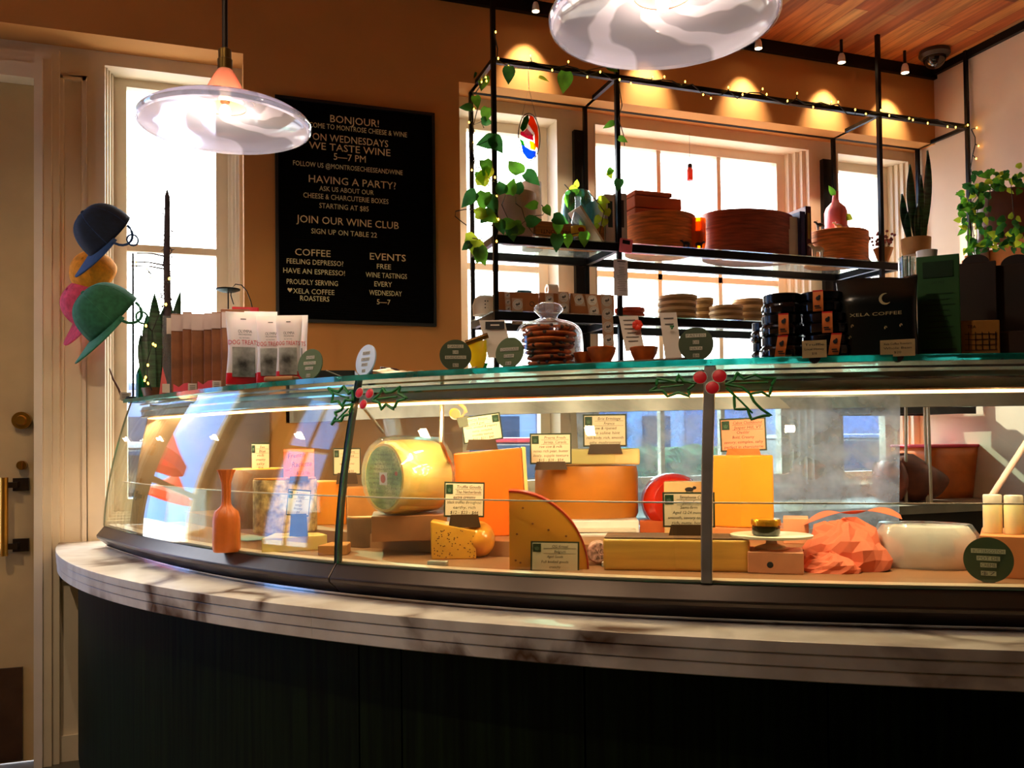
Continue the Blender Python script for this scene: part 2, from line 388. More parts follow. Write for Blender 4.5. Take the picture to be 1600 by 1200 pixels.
# ------------------------------------------------------------------ the curved counter and its glass case
def fit(pts, y0, ext, n=90, deg=4):
    P = np.array(pts, float); t = np.r_[0, np.cumsum(np.hypot(*np.diff(P, axis=0).T))]; t /= t[-1]
    w = np.ones(len(t)); cx = np.polyfit(t, P[:, 0], deg, w=w); cy = np.polyfit(t, P[:, 1], deg, w=w)
    tt = np.linspace(-.05, 1, n); Q = np.c_[np.polyval(cx, tt), np.polyval(cy, tt)]
    Q = Q[Q[:, 1] <= y0]; d = Q[-1]-Q[-4]; d /= np.hypot(*d)
    c, s = math.cos(.03), math.sin(.03); out = [tuple(q) for q in Q]; p = Q[-1]
    for i in range(int(ext/.06)): p = p+d*.06; out.append(tuple(p)); d = np.array([d[0]*math.cos(.012)-d[1]*math.sin(.012), d[0]*math.sin(.012)+d[1]*math.cos(.012)])
    return np.array(out)
def normals(Cv):
    d = np.gradient(Cv, axis=0); d /= np.hypot(d[:, 0], d[:, 1])[:, None]
    return np.c_[-d[:, 1], d[:, 0]]           # inward: to the back right
ZM, ZD, ZT, ZTOP = .865, .945, 1.408, 1.422    # marble, deck, glass top underside / upper side
def P2(z, px): return [tuple(atz(x, y, z)[:2]) for x, y in px]
CM = fit(P2(ZM, ((93.5, 846.5), (150, 893), (262, 922), (370, 936), (487, 947), (603, 959), (700, 970), (953, 989), (1319, 1006), (1600, 1017))), 3.85, 1.0)
CB = fit(P2(ZD, ((130, 812), (216, 837), (297, 849), (409, 868), (522, 880), (700, 893), (880, 902), (1116, 911), (1350, 917), (1600, 922))), 3.62, 1.0)
CT = fit(P2(ZT, ((179, 632), (262, 621), (350, 612), (480, 601), (567, 594), (690, 587), (880, 579.5), (1110, 571.5), (1340, 566), (1600, 562))), 3.66, 1.1)
NM, NB, NT = normals(CM), normals(CB), normals(CT)
def clampy(p): return (p[0], min(p[1], 3.69) if p[0] > SX0-.03 else min(p[1], 3.85))
def off(Cv, N, i, o): return clampy(Cv[i]+N[i]*o)
def sweep(mb, Cv, N, prof, i0=0, i1=None, caps=True):
    """closed profile of (inward offset, z) carried along the plan curve"""
    i1 = len(Cv)-1 if i1 is None else i1; k = len(prof); vs = []; fs = []
    for i in range(i0, i1+1):
        for (o, z) in prof: x, y = off(Cv, N, i, o); vs.append((x, y, z))
    n = i1-i0+1
    for j in range(n-1):
        for q in range(k): fs.append((j*k+q, j*k+(q+1) % k, (j+1)*k+(q+1) % k, (j+1)*k+q))
    if caps: fs += [tuple(range(k)), tuple(range((n-1)*k+k-1, (n-1)*k-1, -1))]
    return mb.add(vs, fs)
def marble():
    m = bpy.data.materials.new('veined marble'); m.use_nodes = True; t = m.node_tree; b = t.nodes['Principled BSDF']; L = t.links.new
    tcn = nd(t, 'ShaderNodeTexCoord'); n1 = nd(t, 'ShaderNodeTexNoise', i_Scale=2.2, i_Detail=6.0); n1.inputs['Distortion'].default_value = 1.2
    v = nd(t, 'ShaderNodeTexVoronoi', feature='DISTANCE_TO_EDGE', i_Scale=3.4); ad = nd(t, 'ShaderNodeVectorMath', operation='MULTIPLY_ADD')
    ad.inputs[1].default_value = (.35, .35, .35); L(n1.outputs['Color'], ad.inputs[0]); L(tcn.outputs['Object'], ad.inputs[2]); L(tcn.outputs['Object'], n1.inputs['Vector']); L(ad.outputs[0], v.inputs['Vector'])
    vein = ramp(t, [(0, (1, 1, 1)), (.05, (.7, .7, .7)), (.13, (0, 0, 0))]); L(v.outputs['Distance'], vein.inputs[0])
    n2 = nd(t, 'ShaderNodeTexNoise', i_Scale=3.0, i_Detail=3.0); L(tcn.outputs['Object'], n2.inputs['Vector'])
    msk = ramp(t, [(.43, (0, 0, 0)), (.55, (1, 1, 1))]); L(n2.outputs['Fac'], msk.inputs[0])
    ml = nd(t, 'ShaderNodeMixRGB', blend_type='MULTIPLY'); ml.inputs[0].default_value = 1; L(vein.outputs[0], ml.inputs[1]); L(msk.outputs[0], ml.inputs[2])
    n3 = nd(t, 'ShaderNodeTexNoise', i_Scale=7.0, i_Detail=5.0); L(tcn.outputs['Object'], n3.inputs['Vector'])
    base = ramp(t, [(.3, lin((205, 196, 184))), (.6, lin((240, 236, 228)))]); L(n3.outputs['Fac'], base.inputs[0])
    mx = nd(t, 'ShaderNodeMixRGB'); mx.inputs[2].default_value = (*lin((96, 66, 44)), 1); L(ml.outputs[0], mx.inputs[0]); L(base.outputs[0], mx.inputs[1]); L(mx.outputs[0], b.inputs['Base Color'])
    b.inputs['Roughness'].default_value = .28; return m
MARB = marble()
lg = thing('marble_ledge', 'white marble ledge with brown veins running along the curved counter', 'counter ledge')
jm = int(np.argmin(np.hypot(*(CM-atz(487, 947, ZM)[:2]).T)))
prof = [(0, ZM), (0, .8435), (.005, .8422), (.002, .841), (.002, .8185), (.007, .8172), (.004, .816), (.004, .792), (.008, .79), (.36, .79), (.36, ZM)]
for k, (i0, i1) in enumerate(((0, jm), (jm, len(CM)-1))):
    mb = MB(); sweep(mb, CM, NM, prof, i0, i1)
    if k == 0:                                     # a hair-line joint between the slabs
        pass
    mb.build('marble_slab', MARB, lg, bev=.002)
BASE = M('green black painted wood', (15, 25, 7), .55, spec=.12, var=.4, scale=5, dirx=(14, 14, .5), bump=.04)
cb = thing('counter_base', 'dark curved counter front of tall wooden panels under the marble', 'counter')
seams = [0]+[int(np.argmin(np.hypot(*(CM-atz(x, 980, ZM)[:2]).T))) for x in (443, 530, 900, 1290)]+[len(CM)-1]
for i0, i1 in zip(seams[:-1], seams[1:]):
    mb = MB(); Cs = CM.copy()
    if i0: Cs[i0] = Cs[i0]+(Cs[i0+1]-Cs[i0])*.06
    if i1 < len(CM)-1: Cs[i1] = Cs[i1]-(Cs[i1]-Cs[i1-1])*.06
    sweep(mb, Cs, NM, [(.075, .787), (.075, .09), (.115, .09), (.115, .787)], i0, i1); mb.build('front_panel', BASE, cb)
mb = MB(); sweep(mb, CM, NM, [(.125, .787), (.125, 0), (.15, 0), (.15, .787)]); mb.build('kick_board', M('black board', (10, 10, 9), .6), cb)

case = thing('display_case', 'curved glass refrigerated cheese case on the marble counter', 'display case')
RAIL = M('dark bronze rail', (74, 64, 58), .32, metal=.75, var=.04)
ia = int(np.argmin(np.hypot(*(CB-atz(522, 880, ZD)[:2]).T))); ip = int(np.argmin(np.hypot(*(CB-atz(1116, 911, ZD)[:2]).T)))
prof = [(-.004, ZD), (-.032, .912), (-.03, .902), (.012, .8665), (.06, .8665), (.06, ZD-.004), (.03, ZD)]
for i0, i1 in ((0, ia), (ia, len(CB)-1)):
    Cs = CB.copy()
    if i0: Cs[i0] = Cs[i0]+(Cs[i0+1]-Cs[i0])*.05
    mb = MB(); sweep(mb, Cs, NB, prof, i0, i1); mb.build('bottom_rail', RAIL, case, bev=.003)
mb = MB(); sweep(mb, CB, NB, [(.000, .872), (.000, .8655), (.012, .8655), (.012, .872)]); mb.build('chrome_strip', M('chrome', (210, 212, 214), .12, metal=1, var=.02), case)
# curved front glass: pairs of lower and upper edge points
pair = []
for i in range(len(CB)):
    d = CT-CB[i]; al = d@NB[i]; cr_ = np.abs(d[:, 0]*NB[i, 1]-d[:, 1]*NB[i, 0]); cr_[(al < -.05) | (al > .6)] = 9; pair.append(int(np.argmin(cr_)))
pair = np.maximum.accumulate(np.array(pair))
sm = np.convolve(np.r_[[pair[0]]*3, pair, [pair[-1]]*3], np.ones(7)/7, 'valid')
def Tat(u): i = int(min(max(u, 0), len(CT)-1.001)); f = u-i; return CT[i]*(1-f)+CT[i+1]*f
def gpt(i, v, o=0.0):
    """point on the glass: i along the lower edge (fractional), v up, o outward"""
    k = int(min(max(i, 0), len(CB)-1.001)); f = i-k
    b = CB[k]*(1-f)+CB[k+1]*f; n = NB[k]*(1-f)+NB[k+1]*f; tt = Tat(sm[k]*(1-f)+sm[min(k+1, len(sm)-1)]*f)
    e = v**1.65; p = b*(1-e)+tt*e-n*o; return (p[0], p[1], ZD+(ZT-ZD)*v)
CASEG = GL('case glass', (244, 252, 249), .045, fmul=.95)
EDGE = M('teal glass edge', (6, 96, 84), .12, var=.2, scale=30, spec=.9)
NV = 14
def gpanel(i0, i1):
    mb = MB(); n = int((i1-i0)*1)+1
    us = np.linspace(i0, i1, n)
    for o in (0.0, .007): mb.grid(lambda a, b: gpt(i0+(i1-i0)*a, b, o), n-1, NV)
    mb.mat(1)
    k = n
    for e in (i0, i1):
        mb.grid(lambda a, b: gpt(e, b, .007*a), 1, NV)
    mb.grid(lambda a, b: gpt(i0+(i1-i0)*a, 1, .007*b), n-1, 1); mb.grid(lambda a, b: gpt(i0+(i1-i0)*a, 0, .007*b), n-1, 1)
    o = mb.build('glass_panel', [CASEG, EDGE], case, smooth=True); return mb
g1 = gpanel(0, ia-.12); gpanel(ia+.12, ip-.1); gpanel(ip+.1, len(CB)-2)
gv = MB(); gv.grid(lambda a, b: gpt((len(CB)-2)*a, b, .0085), len(CB)*2, NV)
BVG = BVHTree.FromPolygons([Vector(p) for p in gv.v], gv.f)
def onglass(x, y):
    r = Vector(ray(x, y)).normalized(); h = BVG.ray_cast(Vector(CAM0), r); return h[0], (h[1] if h[1].dot(r) < 0 else -h[1])
# dark gasket at the first joint and the metal post at the second
mb = MB()
for j in range(NV+1): pass
def strip(i, w, o0, o1):
    mb = MB(); vs = []
    for j in range(NV+1):
        for (du, o) in ((-w, o0), (w, o0), (w, o1), (-w, o1)): vs.append(gpt(i+du, j/NV, o))
    fs = []
    for j in range(NV):
        for q in range(4): fs.append((j*4+q, j*4+(q+1) % 4, j*4+4+(q+1) % 4, j*4+4+q))
    fs += [(3, 2, 1, 0), tuple(NV*4+q for q in range(4))]
    return mb.add(vs, fs)
seg = float(np.hypot(*(CB[ia+1]-CB[ia]))); strip(ia, .0045/seg, -.012, .005).build('joint_seal', M('dark green seal', (14, 34, 30), .3), case)
seg = float(np.hypot(*(CB[ip+1]-CB[ip]))); strip(ip, .0115/seg, -.022, .010).build('corner_post', M('grey steel post', (150, 146, 140), .35, metal=.3), case, bev=.003)
# glass top slab
mb = MB(); nT = len(CT)
def tp(i, o, z): x, y = off(CT, NT, i, o); return (x, y, z)
for z in (ZT, ZTOP): mb.grid(lambda a, b: tp(int(round(a*(nT-1))), -.012+.50*b, z), nT-1, 4)
mb.mat(1)
for o in (-.012, .488): mb.grid(lambda a, b: tp(int(round(a*(nT-1))), o, ZT+(ZTOP-ZT)*b), nT-1, 1)
for i in (0, nT-1): mb.grid(lambda a, b: tp(i, -.012+.5*a, ZT+(ZTOP-ZT)*b), 1, 1)
TEAL = M('bright teal glass edge', (8, 128, 116), .08, var=.25, scale=14, spec=1, trans=.35)
mb.build('glass_top', [GL('top glass', (200, 236, 228), .06, haze=.05), TEAL], case)
# hood with the light bar behind the upper front glass
HOOD = M('brushed aluminium hood', (226, 228, 224), .35, metal=.1, var=.05, scale=20)
mb = MB(); sweep(mb, CT, NT, [(.035, 1.390), (.030, 1.375), (.034, 1.3530), (.10, 1.345), (.13, 1.370), (.13, 1.390)], 2); mb.build('hood', HOOD, case)
mb = MB(); sweep(mb, CT, NT, [(.029, 1.3555), (.028, 1.351), (.036, 1.348), (.037, 1.354)], 2); mb.build('hood_lip', M('polished strip', (240, 214, 180), .15, metal=.6), case)
for zz in (1.4015, 1.377):
    mb = MB(); sweep(mb, CT, NT, [(.026, zz), (.026, zz-.005), (.034, zz-.005), (.034, zz)], 2); mb.build('hood_bead', M('chrome', (210, 212, 214), .12, metal=1, var=.02), case)
mb = MB(); sweep(mb, CT, NT, [(.055, 1.3490), (.055, 1.3450), (.085, 1.3430), (.085, 1.3470)], 2); mb.build('light_bar', M('warm light bar', (255, 214, 150), .5, emit=4, ecol=(255, 186, 120)), case)
# inner low glass screen, ledge, deck steps, back
mb = MB(); sweep(mb, CB, NB, [(.05, 1.108), (.05, ZD), (.056, ZD), (.056, 1.108)], 1); mb.build('inner_screen', GL('screen glass', (250, 253, 251), .025, fmul=.5), case)
mb = MB(); sweep(mb, CB, NB, [(.0495, 1.1105), (.0495, 1.1075), (.0565, 1.1075), (.0565, 1.1105)], 1); mb.build('screen_edge', M('pale glass edge', (244, 220, 200), .3), case)
STEEL = M('pale enamel deck', (150, 104, 72), .4, var=.03)
mb = MB(); sweep(mb, CB, NB, [(.008, ZD), (.008, .90), (.27, .90), (.27, ZD)]); mb.build('front_deck', STEEL, case)
mb = MB(); sweep(mb, CB, NB, [(.009, ZD+.004), (.009, ZD+.0005), (.046, ZD+.0005), (.046, ZD+.004)]); mb.build('front_ledge', M('pale inner ledge', (244, 220, 196), .3, var=.02), case)
Z2 = .985
mb = MB(); sweep(mb, CB, NB, [(.27, Z2), (.27, .90), (.80, .90), (.80, Z2)], 0, ip+8); mb.build('rear_deck', STEEL, case)
mb = MB(); sweep(mb, CB, NB, [(.27, ZD), (.27, .90), (.80, .90), (.80, ZD)], ip+8); mb.build('rear_deck', STEEL, case)
mb = MB()
def ep(o, z, s): q = CB[1]+NB[1]*o; tq = np.array([NB[1][1], -NB[1][0]])*s; return (min(q[0]+tq[0], .40), min(q[1]+tq[1], 3.68), z)
vs = [ep(o, z, s) for s in (0, .012) for (o, z) in ((.075, ZD+.002), (.62, ZD+.002), (.62, 1.40), (.15, 1.40), (.11, 1.2))]
mb.add(vs, [(0, 1, 2, 3, 4), (9, 8, 7, 6, 5)]+[(i, (i+1) % 5, 5+(i+1) % 5, 5+i) for i in range(5)]); mb.build('end_panel', M('warm grey end panel', (128, 104, 82), .4, metal=.3), case)
GREY = M('grey steel back', (150, 150, 150), .4, metal=.5)
mb = MB(); sweep(mb, CT, NT, [(.60, 1.405), (.60, 1.33), (.63, 1.33), (.63, 1.405)], 3); mb.build('back_top_rail', GREY, case)
jA = int(np.argmin(np.hypot(*(CB-atz(690, 892, ZD)[:2]).T)))+2; jB = ip+14
HAZE = GL('dusty door glass', (226, 238, 244), .05, haze=.38, hazec=(214, 220, 240), dirt=14, rough=.05)
mb = MB(); sweep(mb, CB, NB, [(.70, 1.36), (.74, Z2+.002), (.746, Z2+.002), (.706, 1.36)], jA, jB); mb.build('back_door', HAZE, case)
mb = MB(); sweep(mb, CB, NB, [(.72, 1.36), (.77, Z2+.002), (.776, Z2+.002), (.726, 1.36)], 4, jA-1); mb.build('back_door', GL('left door glass', (246, 244, 238), .04, haze=.05), case)
# bent steel strut
p0 = atd(691, 592, 2.25); p1 = atd(690, 690, 2.25); p2 = atd(697, 712, 2.3); p3 = atd(712, 744, 2.42)
MB().tube([p0, p1, p2, p3, atd(712, 800, 2.45)], .006, 8).build('strut', M('brushed steel tube', (196, 180, 150), .25, metal=.9), case, smooth=True)
p0 = atd(566, 634, 2.42); p1 = atd(598, 675, 2.7); MB().tube([p0, p1], .005, 8).build('strut', MATS['brushed steel tube'], case)
for x in (684, 957, 1300, ):
    q = atz(x, 884+(x-684)*.006, ZD); t = MB().box((q[0], q[1], ZD+.006), (.05, .016, .012), rz=-.6); t.build('glass_clip', M('grey plastic clip', (190, 184, 176), .5), case, bev=.002)
# warm lamps of the light bar
n = len(CT); idx = [int(n*k/9.2)+3 for k in range(8)]
for i in idx:
    x, y = off(CT, NT, min(i, n-2), .075); o = lamp('case_lamp', 'AREA', (x, y, 1.338), 1.0, (1, .68, .38)); o.data.shape = 'RECTANGLE'; o.data.size = .30; o.data.size_y = .02
    tn = NT[min(i, n-2)]; o.rotation_euler = Vector((tn[0]*.55, tn[1]*.55, -1)).to_track_quat('-Z', 'X').to_euler(); o.data.energy = 1.3

# ------------------------------------------------------------------ placing things on the glass top and the shelves
def top(px, s, py=575):
    """point on the glass top in pixel column px, s metres behind the front edge along the sight line"""
    r = ray(px, py); d = 1.0
    while d < 6:
        p = (CAM0+r*d)[:2]; i = int(np.argmin(np.hypot(*(CT-p).T)))
        if (p-CT[i])@NT[i] >= 0: break
        d += .01
    p = CAM0+r*(d+s); return (p[0], p[1], ZTOP), d+s
def mpp(d): return d/FPX
# ------------------------------------------------------------------ hanging steel rack in front of the right windows
RF, RB, RZ = 3.465, 3.80, 2.864
rack = thing('hanging_rack', 'black steel rack of thin bars hung from the ceiling before the right windows', 'shelf rack', (1.15, RF, 1.38))
_rb = Matrix.Translation((-1.15, -RF, -1.38))
def rpart(name, mb, m, **k): mb.xf(_rb); return mb.build(name, m, rack, **k)
XS = (1.15, 1.731, 3.192, 3.770)
for x in XS:
    b0 = .012 if x < 3.7 else .011
    rpart('front_post', MB().box((x, RF, (ZC+1.39)/2), (2*b0*.8, 2*b0*.8, ZC-1.39)), BLK)
for x in (1.15, 1.725, 3.188, 3.766):
    rpart('back_post', MB().box((x, RB, (RZ+1.39)/2), (.018, .018, RZ-1.39)), BLK)
rpart('top_rail', MB().box(((XS[0]+XS[3])/2, RF, RZ), (XS[3]-XS[0], .022, .022)), BLK)
rpart('top_rail', MB().box(((XS[0]+XS[3])/2, RB, RZ), (XS[3]-XS[0], .022, .022)), BLK)
for x in (1.15, 1.728, 3.19, 3.768): rpart('cross_bar', MB().box((x, (RF+RB)/2, RZ), (.018, RB-RF, .018)), BLK)
SHG = GL('shelf glass', (235, 246, 242), .07, haze=.10)
for (z, x0, x1) in ((2.100, 1.14, 3.305), (1.775, 1.14, 3.25), (1.376, 3.09, 3.775)):
    rpart('shelf_rail', MB().box(((x0+x1)/2, RF, z), (x1-x0, .022, .036)), BLK)
    rpart('shelf_rail', MB().box(((x0+x1)/2, RB, z), (x1-x0, .022, .036)), BLK)
    for x in (x0+.01, 1.728, 3.19, x1-.011):
        if x0 < x: rpart('shelf_arm', MB().box((x, (RF+RB)/2, z), (.022, RB-RF-.022, .030)), BLK)
    rpart('shelf_glass', MB().box(((x0+x1)/2, (RF+RB)/2, z+.0205), (x1-x0, RB-RF+.02, .005)), SHG)
for x in (1.715, 3.178):
    mb = MB().box((x, YR-.014, 2.07), (.07, .028, 1.36)); 
    for k in range(7): mb.cyl((x-.012, YR-.027, 1.5+k*.2), (x-.012, YR-.033, 1.5+k*.2), .006, n=8)
    rpart('wall_plate', mb, M('dark steel plate', (34, 32, 30), .5, metal=.6))
p = aty(1325, 343, RF+.1); q = aty(1374, 402, RF+.1)
rpart('diagonal_brace', MB().bar((p[0], RF+.16, p[2]+.03), (q[0]+.02, RF+.16, 2.115), .016, .016), BLK)
ZU, ZL = 2.1230, 1.798        # tops of the two glass shelves

# fairy lights wound along the top rail and the outer posts
WIRE = M('dark green wire', (14, 22, 16), .5); BULB = M('warm fairy bulb', (255, 214, 140), .4, emit=6, ecol=(255, 180, 60))
def fairy(name, label, pts, r, nb, seed, amp=.018, group=None, sz=.0042):
    rg = random.Random(seed); P = [Vector(p) for p in pts]; out = []
    L = sum((b-a).length for a, b in zip(P[:-1], P[1:])); st = max(2, int(L/.05)); tot = 0
    for a, b in zip(P[:-1], P[1:]):
        k = max(1, int((b-a).length/.05))
        for i in range(k): out.append(a.lerp(b, i/k)+Vector((rg.uniform(-amp, amp)*.6, rg.uniform(-amp, 0)-.015, rg.uniform(-amp*1.6, amp*.7))))
    out.append(P[-1]); root = thing(name, label, 'string lights', tuple(out[0]), group=group); o0 = out[0]
    MB().tube([p-o0 for p in out], r, 5).build('wire', WIRE, root)
    for k in range(nb):
        i = int((k+.5)*len(out)/nb); p = out[min(i, len(out)-1)]-o0; d = Vector((rg.uniform(-.5, .5), -.4, rg.uniform(-1, .9))).normalized()*rg.uniform(.012, .03)
        mb = MB(); mb.tube([p, p+d*.75], .0022, 5); mb.mat(1); mb.ell(tuple(p+d), (sz*.8, sz*.8, sz*1.3), 8, 6); mb.build('bulb', [WIRE, BULB], root)
    return root
fairy('fairy_lights', 'warm fairy lights wound along the top front bar of the rack', [(1.15, RF, 3.0), (1.17, RF, RZ), (2.2, RF, RZ), (XS[3]-.02, RF, RZ)], .003, 34, 3)
fairy('fairy_lights', 'warm fairy lights running down the right rack post beside the pale wall', [(3.765, RF-.02, RZ), (3.73, RF-.03, 2.5), (3.74, RF-.02, 2.2)], .0025, 9, 8)
fairy('fairy_lights', 'warm fairy lights tangled down the left end posts of the rack', [(1.15, 3.6, RZ-.01), (1.145, RB, 2.83), (1.15, RB-.01, 2.5), (1.14, RF, 2.36), (1.15, RF-.01, 2.1)], .0025, 20, 9)

# pothos vines
LEAFA = M('pothos leaf', (96, 160, 46), .35, var=.35, scale=14); LEAFB = M('bright young leaf', (200, 235, 60), .4, var=.25, scale=14); LEAFC = M('deep green leaf', (52, 108, 48), .35, var=.3, scale=14)
STEM = M('vine stem', (72, 60, 30), .6)
for mm in (LEAFA, LEAFB, LEAFC):   # thin leaves let daylight through
    t = mm.node_tree; b = t.nodes['Principled BSDF']; tl = nd(t, 'ShaderNodeBsdfTranslucent'); mx = nd(t, 'ShaderNodeMixShader'); mx.inputs[0].default_value = .6
    src = b.inputs['Base Color'].links[0].from_socket; t.links.new(src, tl.inputs[0]); t.links.new(b.outputs[0], mx.inputs[1]); t.links.new(tl.outputs[0], mx.inputs[2]); t.links.new(mx.outputs[0], t.nodes['Material Output'].inputs[0])
def leaf(mb, p, d, up, L, W, fold=.25, droop=.25):
    """heart-shaped leaf from p along d"""
    d = Vector(d).normalized(); up = Vector(up); s = d.cross(up).normalized(); n = s.cross(d).normalized(); p = Vector(p)
    prof = [(0, 0), (.04, .30), (.14, .46), (.30, .50), (.5, .43), (.7, .28), (.87, .12), (1, 0)]
    vs = []; fs = []
    for (t, w) in prof:
        c = p+d*(t*L - (.08*L if t < .1 and w > .1 else 0))-n*(droop*L*t*t)
        vs += [tuple(c-s*(w*W)+n*(w*W*fold)), tuple(p+d*(t*L)-n*(droop*L*t*t)), tuple(c+s*(w*W)+n*(w*W*fold))]
    for i in range(len(prof)-1):
        a = i*3; fs += [(a, a+1, a+4, a+3), (a+1, a+2, a+5, a+4)]
    mb.add(vs, fs)
def vine(root, pts, leaves, r=.0022):
    o = Vector(root.location)
    MB().tube([Vector(p)-o for p in pts], r, 5).build('vine', STEM, root)
    for mm in (LEAFA, LEAFB, LEAFC):
        sel = [l for l in leaves if l[5] is mm]
        if sel:
            mb = MB()
            for (p, d, up, L, W, _) in sel: leaf(mb, Vector(p)-o, d, up, L, W)
            mb.build('leaves', mm, root, smooth=True)
def px(x, y, Y): return tuple(aty(x, y, Y))
def lf(x, y, Y, dx, dy, L, m, w=.8, tilt=.25):
    """a leaf whose stalk end shows at pixel x,y and whose tip points dx,dy in the picture; L in px"""
    p = aty(x, y, Y); k = dep(p)/FPX; n = math.hypot(dx, dy); d = (RT*dx/n - UP*dy/n)
    return (p, d + _f*rnd.uniform(-.3, .3), -_f+np.array([rnd.uniform(-tilt, tilt), 0, rnd.uniform(0, tilt*1.5)]), L*k, L*k*w, m)
A_, B_, C_ = LEAFA, LEAFB, LEAFC
v = thing('pothos_vine', 'pothos vine trailing along the left half of the top rack bar', 'vine', px(780, 96, RF-.02))
vine(v, [px(776, 94, RF-.02), px(800, 106, RF-.03), (px(830, 108, RF-.03)), px(862, 112, RF-.02), px(905, 113, RF-.03), px(945, 104, RF-.02), px(975, 108, RF-.02)],
     [lf(795, 104, RF-.03, 0, 1, 26, C_), lf(884, 112, RF-.04, -.1, 1, 32, A_), lf(842, 120, RF-.03, .9, .4, 18, B_, .4), lf(948, 100, RF-.03, 1, .5, 22, A_), lf(968, 106, RF-.03, 1, -.4, 18, C_, .5)])
v = thing('pothos_vine', 'pothos vine climbing down the back left corner post of the rack', 'vine', px(737, 140, RB-.02))
vine(v, [px(737, 140, RB-.03), px(746, 170, RB-.03), px(740, 195, RB-.03), px(752, 190, RB-.06), px(756, 200, RB-.06)],
     [lf(742, 112, RB-.1, -.6, .7, 18, C_), lf(757, 118, RB-.14, -.2, 1, 24, A_), lf(742, 150, RB-.05, .3, 1, 20, A_), lf(738, 168, RB-.05, -1, -.1, 22, C_, .6), lf(762, 168, RB-.08, -.3, 1, 24, A_), lf(752, 190, RB-.06, .9, -.1, 20, C_)])
v = thing('pothos_vine', 'short pothos strand hanging beside the second rack post', 'vine', px(968, 135, RF-.02))
vine(v, [px(967, 130, RF-.03), px(972, 165, RF-.03), px(966, 185, RF-.03), px(974, 210, RF-.03), px(976, 228, RF-.03)],
     [lf(960, 192, RF-.03, -1, .25, 20, A_, .6), lf(966, 216, RF-.03, .9, .3, 16, A_), lf(950, 268, RF-.03, .3, .4, 14, B_), lf(957, 264, RF-.04, -.6, .6, 14, A_), lf(968, 280, RF-.03, -.2, 1, 20, C_)])

# big pot with a trailing plant at the left end of the upper shelf
YP = 3.60
def pot_lathe(prof, m, name, par, n=36, **k): return MB().lathe(prof, n=n).build(name, m, par, smooth=True, **k)
def cx_of(px0, px1, py, Y): a, b = aty(px0, py, Y), aty(px1, py, Y); return (a[0]+b[0])/2, b[0]-a[0]
x, w = cx_of(772, 836, 340, YP); r = w/2; h = aty(800, 304, YP)[2]-ZU
t = thing('potted_pothos', 'trailing pothos in a wide blush clay pot at the left end of the upper shelf', 'potted plant', (x, YP, ZU))
POTB = M('blush glazed clay', (196, 160, 138), .5, var=.08, scale=5)
pot_lathe([(0, 0), (r*.72, 0), (r*.86, h*.25), (r*.97, h*.65), (r, h*.97), (r*.98, h), (r*.9, h), (r*.88, h*.8), (0, h*.8)], POTB, 'pot', t)
pot_lathe([(0, h*.80), (r*.88, h*.81), (0, h*.815)], M('potting soil', (48, 34, 24), .95, bump=.5), 'soil', t)
LL = []
for (lx, ly, dx, dy, L, m) in [(757, 250, .3, 1, 26, A_), (765, 262, -.4, 1, 24, B_), (748, 268, .3, .8, 22, A_), (775, 220, -.9, .2, 32, C_), (768, 214, .5, .6, 30, C_), (786, 303, -.3, -1, 26, C_), (797, 304, .2, -1, 26, A_), (806, 303, .3, -1, 28, C_), (812, 272, -.4, -.7, 34, A_), (820, 270, .7, .5, 30, C_), (752, 290, .2, -1, 28, B_), (745, 302, -.8, .5, 34, C_), (758, 300, -.2, 1, 32, A_), (762, 308, .6, .8, 30, C_), (742, 335, .9, -.1, 26, B_), (755, 332, .6, .4, 28, A_), (768, 330, -.5, .5, 26, C_), (778, 345, .3, .6, 24, C_), (785, 352, .9, -.2, 26, A_), (798, 352, .2, 1, 26, C_), (816, 352, -.8, .5, 30, A_), (822, 348, .8, -.2, 26, C_), (840, 322, -.7, -.1, 22, A_, ), (851, 322, .6, .9, 18, A_), (864, 340, .6, .2, 26, C_), (870, 344, .2, 1, 24, A_), (727, 372, .6, .1, 28, B_), (742, 376, .2, .8, 32, B_), (748, 386, .3, .9, 30, A_), (752, 388, -.3, 1, 26, A_), (736, 380, -.6, .4, 18, C_), (870, 366, .0, 1, 28, C_), (886, 366, .1, 1, 22, A_), (912, 362, .1, 1, 24, A_)]:
    LL.append(lf(lx, ly, RF-.045 if lx > 735 else RF-.02, dx, dy, L, m))
vine(t, [px(790, 305, RF+.02), px(784, 320, RF-.03), px(792, 338, RF-.035), px(800, 352, RF-.035), px(812, 352, RF-.04), px(821, 345, RF-.035), px(815, 325, RF-.03), px(806, 318, RF-.03), px(806, 308, RF+.02)], LL)
for P in ([(822, 343), (830, 338), (848, 336), (853, 328), (846, 320)], [(770, 330), (752, 327), (727, 327), (712, 330), (711, 338), (722, 347), (729, 352)], [(770, 350), (760, 368), (750, 374), (738, 372)], [(768, 300), (752, 262), (744, 228), (770, 216)], [(822, 350), (834, 366), (870, 370), (905, 364)]):
    MB().tube([Vector(px(a, b, RF-.04))-Vector(t.location) for a, b in P], .0022, 5).build('vine', STEM, t)
# tall pale vase behind
x, w = cx_of(815, 845, 300, 3.72)
t = thing('cylinder_vase', 'tall white ceramic cylinder behind the blush pot on the upper shelf', 'vase', (x, 3.72, ZU)); h = aty(830, 286, 3.72)[2]-ZU
MB().lathe([(0, 0), (w/2, 0), (w/2, h), (w/2-.006, h), (w/2-.006, .01), (0, .01)], n=32).build('vessel', M('white speckled ceramic', (214, 204, 196), .4, var=.06, scale=40), t, smooth=True)
